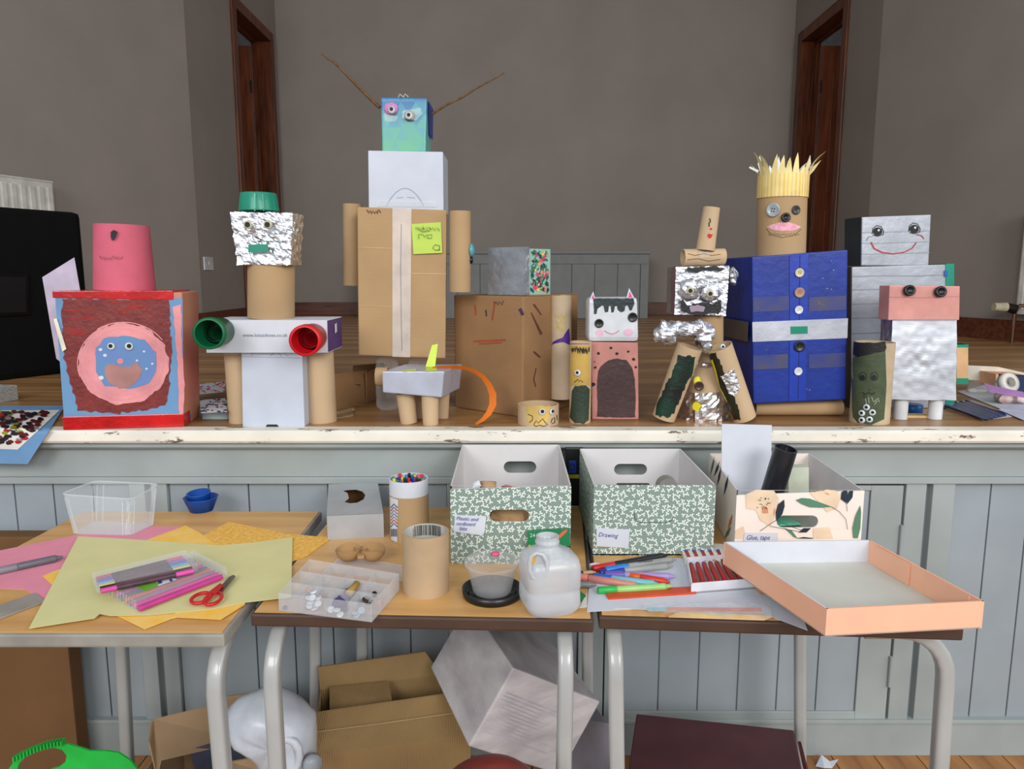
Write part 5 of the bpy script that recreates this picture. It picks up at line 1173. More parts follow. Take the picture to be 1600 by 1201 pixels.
# ---- middle table
# silver tissue box with moon-shaped opening
fl, fr = TZ(512,843), TZ(600,839); d_ = fr-fl; dn = Vector((-d_.y, d_.x, 0)).normalized()
hz = onPl(511, 805, fl, dn).z - TB; Hh = up*hz; bkv = ((onZ(513,758,TB+hz) - (fl+Hh)) + (onZ(590,752,TB+hz) - (fr+Hh)))*.5; dn = bkv.normalized(); dep = bkv.length
t = thing('silver_tissue_box', ((fl+fr)/2+dn*dep/2)[:], 'silver painted tissue box with a crescent opening in its top', 'box')
SILB = mat('silver_box_paint', (186,188,192), .4, .3, var=.06, bump=.2, bs=40)
A_ = [fl, fr, fr+dn*dep, fl+dn*dep]; b = MB()
for i in range(4): b.add([A_[i], A_[(i+1)%4], A_[(i+1)%4]+Hh, A_[i]+Hh], [(0,1,2,3)])
b.build('box_walls', SILB, t)
b = MB(); 
for i in range(4):
    a0, a1 = A_[i]+Vector((0,0,.001)), A_[(i+1)%4]+Vector((0,0,.001)); cc = sum(A_, Vector())/4; a0 = a0.lerp(cc,.03); a1 = a1.lerp(cc,.03); b.add([a0, a1, a1+Hh*.97, a0+Hh*.97], [(0,1,2,3)])
b.build('inner_lining', mat('inside_brown', (120,84,50), .8), t)
def holed_plate(outer, hole, off, mts, name, parent, bevel=0):
    """outer 4 points, hole loop of 3D points lying in the same plane; off = thickness vector"""
    n_ = len(hole); cen = sum(hole, Vector())/n_; b_ = MB(); O = []
    n1_ = (outer[1]-outer[0]).cross(outer[3]-outer[0]).normalized()
    for h_ in hole:
        d0 = (h_-cen).normalized(); best = None
        for i in range(4):
            p_, q_ = outer[i], outer[(i+1)%4]; e_ = q_-p_; nn_ = e_.cross(n1_).normalized(); den = d0.dot(nn_)
            if abs(den) > 1e-9:
                s_ = (p_-cen).dot(nn_)/den
                if s_ > 0 and (best is None or s_ < best[0]): best = (s_, i)
        O.append((cen + d0*best[0], best[1]))
    for o_, mi in ((Vector(), 0), (off, 1)):
        for i in range(n_):
            j = (i+1) % n_; a_, b2 = O[i], O[j]; loop = [hole[i], a_[0]]
            if a_[1] != b2[1]:
                k_ = a_[1]; c_ = outer[(k_+1)%4] if (k_+1)%4 == b2[1] else outer[k_]
                loop.append(c_)
            loop += [b2[0], hole[j]]
            b_.add([p_+o_ for p_ in loop], [tuple(range(len(loop)))], mi)
    for i in range(n_):
        j = (i+1) % n_; b_.add([hole[i], hole[j], hole[j]+off, hole[i]+off], [(0,1,2,3)], 1)
    for i in range(4):
        p_, q_ = outer[i], outer[(i+1)%4]; b_.add([p_, q_, q_+off, p_+off], [(0,1,2,3)], 1)
    return b_.build(name, mts, parent)
ST_ = plZ(TB+hz)
hole = [ST_(*p_) for p_ in ((538,784),(545,778),(543,770),(535,766),(545,764.5),(556,764),(566,767),(571,773),(568,780),(558,785),(547,786))]
holed_plate([p_+Hh for p_ in A_], hole, -up*.0012, [SILB, SILB], 'box_top', t)
# marker tub
c = TZ(639, 850); kk = mpp(c.y, .72); r_ = 30.5*mpp(c.y+.04,.75); c.y += r_; c.x = onY(640, 820, c.y).x; ztop = onY(640, 746, c.y).z
t = thing('felt_pen_tub', c[:], 'round card tub with a white rim full of coloured felt pens', 'tub')
zb_ = onY(640, 779, c.y-r_).z
MB().tube(c, Vector((c.x,c.y,zb_)), r_, wall=.002, n=44).cone(c, c+up*.002, r_, r_, 32).build('tub_body', TUBE2, t)
MB().tube(Vector((c.x,c.y,zb_)), Vector((c.x,c.y,ztop)), r_*.985, wall=.002, n=44).build('white_rim', W, t)
S = cyS(c, c+up, r_, .0008)
MB().blob([(609.5,776),(622,781),(621.5,848),(610,842)], S, cols=8).build('printed_label', W, t)
for k, c3 in enumerate(((60,64,110),(150,60,60),(150,110,120),(70,120,170),(190,120,60),(190,60,40),(90,90,130))):
    MB().stroke([(610.5,793+k*5),(615.5,787+k*5),(621,793+k*5)], 1.6, cyS(c, c+up, r_, .0014)).build('chevron_print', mat('chev_%d' % k, c3), t)
b = MB()
for k in range(7): b.stroke([(611.5+k*1.4,826),(611.5+k*1.4,838)], .7, cyS(c, c+up, r_, .0014))
b.build('barcode_lines', INK, t)
rt = random.Random(5); pc = [('red',(206,36,40)),('blue',(30,70,170)),('green',(30,150,80)),('yellow',(236,206,50)),('orange',(232,110,36)),('purple',(96,52,130)),('pink',(220,80,130)),('teal',(20,140,150)),('black',(24,22,26))]
pos = [(0,0)] + [(.36*math.cos(a*1.05), .36*math.sin(a*1.05)) for a in range(6)] + [(.72*math.cos(a*.483+.2), .72*math.sin(a*.483+.2)) for a in range(13)]
pos += [(.9*math.cos(a*.3307), .9*math.sin(a*.3307)) for a in range(19)]
for k, (a_, b_) in enumerate(pos):
    nm, c3 = pc[(k*5+k//3) % 9]; top_ = ztop - .004 + rt.uniform(-.004,.008); 
    p_ = Vector((c.x+a_*r_*.86, c.y+b_*r_*.86, TB+.003)); o_ = MB().lathe([(0,0),(.0036,0),(.0036,top_-p_.z-.002),(.0028,top_-p_.z),(0,top_-p_.z)], p_, up, 8).build('felt_pen', mat('penc_'+nm, c3, .35), label=nm + ' felt pen standing in the round card tub', cat='pen', group=nm + ' felt pens in the card tub')
# card tube with barcode inside (roll core)
c = TZ(665, 937); r_ = 36.3*mpp(c.y+.04,.78); c.y += r_; c.x = onY(665, 890, c.y).x; ztop = onY(667, 829, c.y).z
t = thing('card_core_tube', c[:], 'wide brown card tube with a barcode printed inside its rim', 'tube')
MB().tube(c, Vector((c.x+.001,c.y,ztop)), r_, wall=.0035, n=48, mi=0, mi2=1).build('tube_wall', [mat('tube_tan', (184,157,124), .7, var=.05, bump=.15, bs=30), mat('tube_inner', (200,198,190), .6)], t)
b = MB(); rb = random.Random(2)
for k in range(34):
    a_ = -.75 + 1.5*k/34 + rb.uniform(-.01,.01); w_ = rb.choice([.012,.02,.03]); R_ = r_-.0042
    b.add([Vector((c.x+R_*math.sin(x_), c.y+R_*math.cos(x_), z_)) for x_, z_ in ((a_,ztop-.002),(a_+w_,ztop-.002),(a_+w_,ztop-.022),(a_,ztop-.022))], [(0,1,2,3)])
b.build('barcode_lines', INK, t)
# egg carton piece
t = thing('egg_carton_piece', TZ(563,880)[:], 'cut piece of egg carton with two cups lying open', 'egg carton'); EGG = mat('egg_card', (178,140,94), .9, var=.08, bump=.3, bs=90)
for cx_ in (545, 583):
    c = TZ(cx_, 874, .006); r_ = 20*mpp(c.y,.72)
    m_ = MB(); n_ = 28; prof = [(.25,.001),(.55,.002),(.78,.008),(.92,.015),(1,.024)]; vs = []
    for q_, z_ in prof:
        for i in range(n_):
            a = 6.2832*i/n_; w_ = 1+.05*noise.noise(Vector((cx_, math.sin(a), math.cos(a)))); vs.append(c + Vector((math.cos(a)*r_*q_*w_, math.sin(a)*r_*q_*w_, z_*(1+.12*math.sin(a*2+cx_)*(q_>.9)))))
    m_.add(vs, [(k*n_+i, k*n_+(i+1)%n_, (k+1)*n_+(i+1)%n_, (k+1)*n_+i) for k in range(4) for i in range(n_)], 0, True).add(vs[:n_], [tuple(range(n_))])
    m_.build('egg_cup', EGG, t); MB().lathe([(r_*.3,.002),(r_*.3,.006),(r_*.18,.007),(r_*.16,.003)], c, up, 20).build('cup_ring', EGG, t)
MB().slab([TZ(x,y_,.018) for x,y_ in ((553,858),(575,857),(569,872),(559,873))], .006).build('bridge', EGG, t)
# compartment box
FR = clear('frosted_plastic', (228,228,230), fac=.84, rough=.25, diff=.25)
bq = [(436,954),(581,972),(624,922),(484,898)]; hb = .032
B_ = [TZ(*p_, .001) for p_ in bq]; H_ = up*hb
t = thing('compartment_box', (sum(B_, Vector())/4)[:], 'frosted plastic box divided into twelve compartments of buttons and bits', 'box')
MB().slab(B_, .0012).build('bottom', FR, t)
for i in range(4):
    o_ = (B_[(i+1)%4]-B_[i]).cross(up).normalized()*.0014; MB().plate([B_[i], B_[(i+1)%4], B_[(i+1)%4]+H_, B_[i]+H_], -o_).build('side_wall', FR, t)
def bb(u, v): return B_[0].lerp(B_[1],u).lerp(B_[3].lerp(B_[2],u), v)
for u in (.25,.5,.75): MB().plate([bb(u,0), bb(u,1), bb(u,1)+H_*.9, bb(u,0)+H_*.9], (.0009,0,0)).build('divider', FR, t)
for v in (.34,.67): MB().plate([bb(0,v), bb(1,v), bb(1,v)+H_*.9, bb(0,v)+H_*.9], (0,.0009,0)).build('divider', FR, t)
lidp = [(505,893),(533,868),(634,884),(630,908)]
MB().slab([TZ(x,y_,.002) for x,y_ in lidp], .0015).build('opened_lid', FR, t)
b0 = TZ(484,898,.03); 
rb = random.Random(9); WBt = mat('white_button', (216,224,232), .3)
for u, v, n_, m_, rr_, lb, gr in ((.36,.12,9,WBt,.0062,'white button heaped in the second front compartment of the divided box','white buttons in the second front compartment'),
                             (.60,.10,3,WBt,.0062,'white button in the third compartment from the left along the front of the divided box','white buttons in the third front compartment'),
                             (.86,.14,3,mat('grey_blue_button', (168,184,198), .3),.0062,'grey-blue button in the front right compartment','grey-blue buttons in the compartment box'),
                             (.62,.26,3,mat('purple_button', (70,60,110), .4),.011,'large purple button heaped in the compartment box','purple buttons in the compartment box'),
                             (.82,.40,5,mat('dark_brown_button', (48,34,32), .35),.006,'small dark brown button in the right-hand compartments','dark brown buttons in the compartment box'),
                             (.9,.60,3,mat('black_bead', (28,24,26), .3),.004,'small black bead in the right compartments','black beads in the compartment box'),
                             (.62,.52,2,mat('dark_brown_button', (48,34,32), .35),.012,'large dark brown button beside the cork peg','large brown buttons by the cork peg'),
                             (.88,.50,2,mat('rose_bead', (190,110,120), .4),.005,'rose bead among the dark buttons','rose beads in the compartment box'),
                             (.2,.48,1,mat('orange_bead', (222,150,90), .4),.008,'orange disc at the left of the compartment box',None),
                             (.12,.10,1,mat('metal_bead', (120,120,124), .3, .8),.004,'tiny metal bead in the front left compartment',None)):
    for k in range(n_):
        p_ = bb(min(.97,max(.03,u+rb.uniform(-.07,.07))), min(.95,max(.04,v+rb.uniform(-.06,.08)))) + up*(.003+.0032*k)
        nn_ = Vector((rb.uniform(-.5,.5), rb.uniform(-.9,.1), 1)).normalized()
        MB().lathe([(0,0),(rr_,0),(rr_,.0018),(rr_*.8,.0024),(0,.0016)], p_, nn_, 16).build('craft_button', m_, label=lb, cat='button', group=gr)
a_, b_ = bb(.62,.42)+up*.016, bb(.66,.66)+up*.026
MB().lathe([(0,0),(.0065,0),(.007,.003),(.0058,.03),(0,.03)], a_, (b_-a_).normalized(), 14).build('cork_peg', mat('cork_ochre', (176,142,70), .7), label='ochre cork peg lying across the compartment box', cat='cork')
# deli tub on black lid
c = TZ(769, 930); kk = mpp(c.y,.72); 
MB().lathe([(0,0),(44*kk,0),(46*kk,.004),(47*kk,.016),(45.5*kk,.016),(44*kk,.005),(0,.003)], c, up, 44).lathe([(36*kk,.0035),(36*kk,.007),(34*kk,.007),(34*kk,.0035)], c, up, 40).build('black_lid', BLACKP, label='round black plastic lid under the clear round tub', cat='lid')
t = thing('round_tub', (c+up*.008)[:], 'frosted clear round plastic tub standing on a black lid', 'tub')
MB().lathe([(0,.0),(28*kk,0),(30*kk,.003),(40*kk,.05),(43*kk,.052),(43.5*kk,.058),(42.5*kk,.058),(39*kk,.052),(29*kk,.004),(0,.002)], c+up*.008, up, 44).build('tub_wall', clear('tub_plastic', (222,222,224), fac=.92, rough=.12, diff=.35), t)
MB().lathe([(0,0),(.008,0),(.008,.004),(0,.006)], c+Vector((.005,.03,.0645)), up, 14).build('pink_scrap', mat('neon_pink', (230,90,140), .5), t)
# milk bottle
t = thing('milk_bottle', TZ(858,955)[:], 'empty translucent plastic milk bottle with no cap, at the front of the middle table', 'bottle')
MILKP = clear('milk_plastic', (212,216,222), fac=.45, rough=.3, diff=.25)
c = TZ(857, 966); hw = 43.5*mpp(c.y+.03,.78); c.y += hw*.95; c.x = onY(858, 930, c.y).x
zt_ = onY(853, 836, c.y).z; zs = onY(858, 872, c.y-hw*.3).z; zn = onY(853, 853, c.y).z
def sq(r_, z, e=4.5, ox=0, n_=40, sy=1):
    out = []
    for i in range(n_):
        a = 6.2832*(i+.5)/n_; ca, sa = math.cos(a), math.sin(a); q_ = (abs(ca)**e + abs(sa)**e)**(-1/e)
        out.append(Vector((c.x+ox+ca*q_*r_, c.y+sa*q_*r_*sy, z)))
    return out
rot = Matrix.Rotation(.25, 3, 'Z')
rows = [(hw*.86,TB+.001,4),(hw*.97,TB+.010,5),(hw,TB+.018,5),(hw*.985,lerp(TB,zs,.42),5),(hw*.955,lerp(TB,zs,.46),5),(hw,lerp(TB,zs,.5),5),(hw,zs-.012,5),(hw*.94,zs,4.2),(hw*.70,lerp(zs,zn,.55),3),(hw*.52,zn-.004,2.3),(hw*.42,zn,2),(hw*.39,zn+.004,2),(hw*.44,zn+.007,2),(hw*.44,zn+.011,2),(hw*.40,zn+.012,2),(hw*.40,zt_-.002,2),(hw*.42,zt_,2),(hw*.36,zt_,2),(hw*.36,zn,2)]
vs = []; n_ = 40
for r__, z_, e_ in rows:
    for v_ in sq(r__, z_, e_, -.004 if z_ > zs else 0): vs.append(c.copy()*0 + Vector((c.x, c.y, 0)) + rot @ (v_ - Vector((c.x, c.y, 0))))
MB().add(vs, [(k*n_+i, k*n_+(i+1)%n_, (k+1)*n_+(i+1)%n_, (k+1)*n_+i) for k in range(len(rows)-1) for i in range(n_)], 0, True).add(vs[:n_], [tuple(range(n_))]).build('bottle_body', MILKP, t)
yh = c.y - hw*.93
hl = [(831,869),(838,864),(848,866),(854,876),(855,888),(851,900),(841,905),(832,902),(828,890),(828,878)]
MB().path([onY(x, y_, yh-.004+.00*(x-828)/30) for x, y_ in hl], .0035, 10, close=True).build('handle_rim', MILKP, t)
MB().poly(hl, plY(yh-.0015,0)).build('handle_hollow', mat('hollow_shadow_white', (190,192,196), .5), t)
MB().blob([(829,874),(833,866),(837,866),(836,876),(831,884)], plY(yh-.003,0), cols=8).build('yellow_glimpse', mat('yolk_yellow', (226,176,30), .4), t)

# ---- storage boxes
def openbox(name, FL, FR_, zF, dep, hz_, mts, lab, hole=None, hole_b=None, slit=None, skew=0, dB=0):
    """FL/FR_ = front bottom corners (3D).  mts = [print, inside]"""
    d = (FR_-FL).normalized(); dn_ = Vector((-d.y, d.x, 0)); D_ = dn_*dep + d*skew
    t_ = thing(name, ((FL+FR_)/2 + D_/2)[:], lab, 'storage box'); Hh_ = up*hz_; th = .003
    BL, BR = FL + D_, FR_ + D_ + d*dB
    def rr(p00, ux, uy, x0, x1, y0_, y1_, n_=7):    # rounded slot loop in plane
        r_ = (y1_-y0_)/2; out = []
        for cx2, a0 in ((x1-r_, -90), (x0+r_, 90)):
            for k in range(n_+1):
                a = math.radians(a0+180*k/n_); out.append(p00 + ux*(cx2+r_*math.cos(a)) + uy*(y0_+r_+r_*math.sin(a)))
        return out
    if hole: holed_plate([FL+Hh_, FR_+Hh_, FR_, FL], rr(FL, d, up, *hole), dn_*th, mts, 'front_panel', t_)
    else:
        MB().plate([FL, FR_, FR_+Hh_, FL+Hh_], dn_*th).build('front_panel', mts, t_)
    if hole_b: holed_plate([BL+Hh_, BR+Hh_, BR, BL], rr(BL, d, up, *hole_b), -dn_*th, mts, 'back_panel', t_)
    else: MB().plate([BL, BR, BR+Hh_, BL+Hh_], -dn_*th).build('back_panel', mts[0], t_)
    for p_, q_, s_ in ((FL, BL, d), (FR_, BR, -d)):
        b_ = MB().add([p_, q_, q_+Hh_, p_+Hh_], [(0,1,2,3)], 0).add([p_+s_*th, q_+s_*th, q_+s_*th+Hh_, p_+s_*th+Hh_], [(0,1,2,3)], 1).add([p_+Hh_, q_+Hh_, q_+s_*th+Hh_, p_+s_*th+Hh_], [(0,1,2,3)], 1)
        b_.build('side_panel', mts, t_)
    MB().slab([FL+up*.001, FR_+up*.001, BR+up*.001, BL+up*.001], .003).build('bottom_panel', mts[1], t_)
    return t_, d, dn_
INS = mat('box_inside_white', (212,209,209), .75, var=.02)
# box 1
FL, FR_ = TZ(705,878), TZ(891,882); FR_.y = FL.y = (FL.y+FR_.y)/2; FL.x = onY(705,880,FL.y).x; FR_.x = onY(891,880,FL.y).x
hz1 = onY(796,759,FL.y).z - TB; wd1 = FR_.x-FL.x; yb1 = onZ(800, 691, TB+hz1).y; k1 = mpp(FL.y,.8)
def onface(px, py): p_ = onY(px, py, FL.y); return p_.x-FL.x, p_.z-TB
hx0, hz_b = onface(765,815); hx1, hz_t = onface(827,796)
yb1 = min(yb1, 1.755)
bxx0 = onY(787,738,yb1).x-FL.x; bxx1 = onY(838,738,yb1).x-FL.x; bz0 = onY(800,738,yb1).z-TB; bz1 = onY(800,720,yb1).z-TB
SAGE2 = leafprint('sage_leaf_print_b')
t, d, dn_ = openbox('storage_box', FL, FR_, 0, yb1-FL.y, hz1, [SAGE, INS], 'green leaf-patterned open box labelled plastic and cardboard bits', (hx0,hx1,hz_b,hz_t), (bxx0,bxx1,bz0,bz1), dB=-.0)
MB().plate([onY(704,852,FL.y-.002), onY(890,855,FL.y-.002), onY(890,882,FL.y-.002), onY(705,880,FL.y-.002)], (0,.0015,0)).build('lower_fold', SAGE, t)
lb = MB().plate([onY(711,804,FL.y-.0012), onY(760,806,FL.y-.002), onY(757,832,FL.y-.004), onY(752,836,FL.y-.005), onY(709,830,FL.y-.0015)], (0,-.0005,0)).build('paper_label', W, t)
S = lambda x, y_: onY(x, y_, FL.y-.0062)
text(lb, 'handwriting', 'Plastic and', 713, 748, 812, S, INKB, .3, .06); text(lb, 'handwriting', 'cardboard', 713, 743, 820, S, INKB, .3, .06, 1.15); text(lb, 'handwriting', 'bits', 718, 730, 828, S, INKB, .3, .05)
FL1, yb1_, hz1_ = FL.copy(), yb1, hz1
# contents
KRAFT = mat('crumpled_kraft', (176,140,98), .85, bump=.4, bs=40)
MB().ball(Vector((FL.x+wd1*.5, FL.y+.10, TB+.062)), wd1*.34, .07, .055, 30, amp=.3, fr=28).build('crumpled_kraft_paper', KRAFT, label='crumpled brown kraft paper inside the plastic and cardboard bits box', cat='paper')
p0 = onZ(760,760,TB+hz1-.005); p0.y = FL.y+.07
MB().tube(Vector((onY(761,752,FL.y+.05).x, FL.y+.05, TB+.10)), onY(763,752,FL.y+.06), .0165).build('card_tube_piece', TUBE2, label='short brown card tube poking up in the plastic and cardboard bits box', cat='tube')
c_ = onY(792,761,FL.y+.09); MB().lathe([(0,0),(.012,0),(.013,.012),(0,.014)], c_-up*.012, Vector((.1,-.2,1)), 20).build('red_lid', mat('red_plastic', (196,40,56), .35), label='red plastic lid inside the plastic and cardboard bits box', cat='lid')
MB().plate([onY(738,762,FL.y+.03), onY(752,759,FL.y+.03), onY(748,750,FL.y+.035), onY(740,754,FL.y+.03)], (0,.001,0)).build('paper_scrap', W, label='white paper scrap at the left inside the plastic and cardboard bits box', cat='paper')
# box 2
FL, FR_ = TZ(926,868), TZ(1114,868); FR_.y = FL.y; d2 = (FR_-FL); n2 = Vector((-d2.y, d2.x, 0)).normalized()
hz2 = onPl(926,758,FL,n2).z - TB; d2n = d2.normalized()
BLt = onZ(911,693,TB+hz2); dep2 = (BLt-(FL+up*hz2)).dot(n2); sk2 = (BLt-(FL+up*hz2)).dot(d2n)
mx2 = (1.757-max(FL.y,FR_.y))/max(n2.y,.1); dep2 = min(dep2, mx2)
FF = lambda px, py: ((onPl(px,py,FL,n2)-FL).dot(d2n), onPl(px,py,FL,n2).z-TB)
x0_, z0_ = FF(991,816); x1_, z1_ = FF(1052,799)
Bq = FL + n2*dep2 + d2n*min(0,max(-.03,sk2)); FB_ = lambda px, py: ((onPl(px,py,Bq,n2)-Bq).dot(d2n), onPl(px,py,Bq,n2).z-TB)
u0, w0 = FB_(959,741); u1, w1 = FB_(1011,724)
t, d, dn_ = openbox('storage_box', FL, FR_, 0, dep2, hz2, [SAGE2, INS], 'green leaf-patterned open box labelled drawing', None, (u0,u1,w0,w1), skew=min(0,max(-.03,sk2)))
S = pl(FL, n2, .0015); b = MB(); b.stroke([(991,801),(992,809),(997,815),(1010,816),(1040,816),(1049,813),(1052,806)], 1.3, S); b.build('handle_slit', mat('slit_shadow', (84,96,94), .8), t)
S0_ = pl(FL, n2, .0018)
lb = MB().plate([S0_(932,824), S0_(984,827), S0_(982,856), S0_(932,853)], -n2*.0006).build('paper_label', W, t)
text(lb, 'handwriting', 'Drawing', 935, 966, 838, pl(FL, n2, .003), INKB, .3, .07, 1.1)
mid = FL + d2*.42 + n2*.10
MB().obox(mid + up*(hz2-.046), d2n*.036, n2*.05, up*.008).build('grey_notebook', mat('dark_charcoal_card', (52,50,54), .6), bevel=.002, label='dark grey notebook lying on top inside the drawing box', cat='notebook')
MB().obox(mid + up*(hz2*.5-.032), d2n*.06, n2*.07, up*(hz2*.5-.032)).build('paper_stack', W, label='stack of paper filling the drawing box', cat='paper')
MB().cone(FL+d2*.70+n2*.10+up*(hz2-.036), FL+d2*.70+n2*.13+up*(hz2-.036), .022, .022, 24).build('tape_reel', mat('reel_grey', (140,136,130), .5), label='grey tape reel inside the drawing box', cat='tape')
# box 3 floral
FLO = mat('cream_floral_card', (240,226,216), .6, var=.02)
FL = TZ(1146, 868); FR_ = TZ(1341, 866); y3 = (FL.y+FR_.y)/2; FL = Vector((onY(1147,860,y3).x, y3, TB)); FR_ = Vector((onY(1344,860,y3).x, y3, TB))
hz3 = onY(1200,766,y3).z - TB; BLt = onZ(1098,699,TB+hz3); sk3 = BLt.x - FL.x; dep3 = min(BLt.y - y3, 1.757-y3)
F3_ = lambda px, py: (onY(px,py,y3).x-FL.x, onY(px,py,y3).z-TB)
a0, c0_ = F3_(1213,824); a1, c1_ = F3_(1279,805)
t, d, dn_ = openbox('storage_box', FL, FR_, 0, dep3, hz3, [FLO, INS], 'cream floral open box labelled glue, tape', (a0,a1,c0_,c1_), None, skew=sk3*.98, dB=-.012)
S = plY(y3, .0012); S2 = plY(y3, .002); S3 = plY(y3, .0028)
def K(pts): return [(1080+x/3.246, 640+y_/3.246) for x, y_ in pts]
PCH = mat('print_beige', (232,206,176), .6)
MB().poly(K([(275,430),(330,405),(420,410),(445,450),(430,530),(400,590),(350,560),(330,510),(280,500)]), S).poly(K([(600,420),(690,404),(740,412),(760,440),(740,500),(690,520),(640,460)]), S).poly(K([(225,610),(265,590),(272,620),(260,652),(222,650)]), S).poly(K([(620,600),(700,595),(720,652),(620,652)]), S).build('flower_petal_prints', PCH, t)
DKN = mat('print_dark_teal', (30,46,58), .6); GRN = mat('print_green', (84,130,104), .6)
MB().poly(K([(432,565),(428,520),(440,480),(472,455),(474,490),(462,530)]), S2).poly(K([(758,452),(762,420),(775,408),(792,410),(796,440),(788,475)]), S2).poly(K([(790,480),(792,440),(800,412),(822,410),(818,445)]), S2).poly(K([(545,622),(570,600),(608,600),(585,622)]), S2).poly(K([(530,652),(570,645),(620,650),(615,654)]), S2).build('dark_leaf_prints', DKN, t)
MB().poly(K([(530,458),(560,447),(600,450),(650,468),(715,492),(660,497),(600,494),(560,478)]), S2).poly(K([(858,484),(862,520),(858,600),(845,652),(822,650),(818,600),(832,540)]), S2).poly(K([(470,598),(510,612),(540,652),(520,645),(490,615)]), S2).build('green_leaf_prints', GRN, t)
b = MB()
for q in ([(712,492),(750,515),(785,555),(794,607)],[(350,615),(400,580),(432,560)],[(432,560),(500,590),(560,610),(600,600)],[(400,590),(480,605),(560,620)],[(788,475),(792,515)]): b.stroke(K(q), .7, S3)
b.build('stem_lines', DKN, t)
b = MB(); rb = random.Random(3)
for k in range(20): x, y_ = K([(335+rb.uniform(0,65), 445+rb.uniform(0,60))])[0]; b.disc(x, y_, .9, .9, S3, n=8)
for k in range(6): x, y_ = K([(628+k*9, 409+rb.uniform(-4,6))])[0]; b.disc(x, y_, .7, .7, S3, n=8)
b.build('seed_dot_spots', mat('print_brown', (96,62,44)), t)
b = MB()
for x in (362,370,378,386): b.stroke(K([(x,485+abs(x-374)),(x+3,525)]), 1.1, S3)
b.stroke(K([(680,420),(700,430)]), 1, S3).stroke(K([(424,500),(420,535)]), 1, S3); b.build('orange_stamen_marks', mat('print_orange', (214,124,60)), t)
dL_ = Vector((sk3*.98, dep3, 0)); lft = lambda s_, z: FL + dL_*s_ + up*z + Vector((-.0012,0,0))
for (s0, s1, za, zb2, m_) in ((.75,.9,.09,.15,GRN),(.5,.62,.09,.145,DKN),(.25,.38,.09,.15,DKN),(.08,.2,.03,.08,mat('print_orange', (214,124,60))),(.1,.3,.0,.05,GRN),(.55,.75,.10,.155,DKN)):
    MB().add([lft(s0,zb2), lft((s0+s1)/2+.03,(za+zb2)/2), lft(s1,za), lft((s0+s1)/2-.03,(za+zb2)/2)], [(0,1,2,3)]).build('leaf_print', m_, t)
lb = MB().plate([onY(1163,832,y3-.0015), onY(1215,832,y3-.0015), onY(1215,846,y3-.0015), onY(1162,846,y3-.0015)], (0,-.0005,0)).build('paper_label', W, t)
text(lb, 'handwriting', 'Glue, tape', 1167, 1203, 843, plY(y3,.0028), INKB, .3, 0, 1.2)
# contents of box 3
yc_ = y3 + .10
MB().hexa(quadbox([(1128,662),(1206,664),(1204,790),(1127,790)], y3+.16, (0,.0015,0))).build('white_card', W, label='tall white card standing up in the glue and tape box', cat='card')
a_, b_ = onY(1205,775,y3+.09), onY(1228,700,y3+.07)
t = thing('black_tube', a_[:], 'black tube leaning in the glue and tape box', 'tube')
MB().tube(a_-(b_-a_)*.55, b_, 17.5*mpp(y3+.08,.87), wall=.003).build('tube_wall', mat('black_satin_tube', (26,27,34), .28, spec=.7), t)
d_ = (b_-a_).normalized(); MB().cone(b_-d_*.012, b_-d_*.010, 16*mpp(y3+.08,.87), 16*mpp(y3+.08,.87), 28).build('tube_inside', BLACKP, t)
MB().hexa(quadbox([(1232,731),(1264,730),(1264,830),(1232,830)], y3+.16, (0,.03,0))).build('pale_green_carton', mat('pale_sage_card', (206,212,190), .6), bevel=.001, label='pale sage carton standing behind the black tube in the floral box', cat='box')
MB().obox(Vector((FL.x+.10, y3+.05, TB+.028)), (.042,.008,0), (-.005,.028,0), (0,0,.024)).build('green_label_box', mat('dark_grey_box', (78,80,76), .5), bevel=.001, label='dark grey box lying inside the glue and tape box', cat='box')
MB().obox(Vector((FL.x+.10, y3+.05, TB+.0555)), (.040,.008,0), (-.005,.026,0), (0,0,.002)).build('mint_card', mat('mint_green_card', (90,176,140), .5), label='mint green card on the dark grey box inside the floral box', cat='card')
# socket box hanging between the storage boxes
t = thing('socket_box', onY(898,745,1.78)[:], 'black socket box with a blue outlet on the stage front between the green boxes', 'socket')
MB().hexa(quadbox([(884,700),(912,700),(912,790),(884,790)], 1.770, (0,.02,0))).build('box_body', BLACKP, t, .002)
MB().hexa(quadbox([(889,720),(900.5,720),(900.5,739),(889,739)], 1.764, (0,.006,0))).build('blue_outlet', mat('outlet_blue', (30,70,170), .35), t, .001)
MB().stroke([(894+4*math.cos(a*.524), 729.5+5*math.sin(a*.524)) for a in range(13)], .9, plY(1.7635)).build('outlet_ring', BLACKP, t)
MB().poly([(886,741),(911,741),(911,747),(886,747)], plY(1.770)).build('yellow_strip', mat('warning_yellow', (200,190,40), .5), t)

# ---- right table items
sheet('paper_sheet', [(917,956),(921,908),(960,880),(1062,872),(1130,880),(1250,980),(1200,960),(1100,948),(1000,951)], .0006, W, 'top white paper sheet under the markers on the right table')
sheet('paper_sheet', [(960,950),(1085,940),(1240,925),(1262,985),(1190,958),(1090,957)], .0014, mat('white_paper_b', (204,207,220), .7, var=.02), 'second white paper sheet sliding under the peach lid')
sheet('paper_sheet', [(905,950),(917,925),(917,948)], .0006, mat('white_paper_c', (220,220,214), .7, var=.02), 'small white paper corner beside the milk bottle')
t = thing('crayon_packet', TZ(900,915)[:], 'green crayon packet standing behind the milk bottle against the box', 'crayons')
gf = quadbox([(825,831),(890,827),(891,853),(824,858)], FL1.y-.016, (0,.012,0)); MB().hexa(gf).build('packet_body', mat('crayon_green', (30,124,76), .4), t)
text(t, 'number', '24', 828, 836, 839, plY(FL1.y-.016), W); S = plY(FL1.y-.016, .0015)
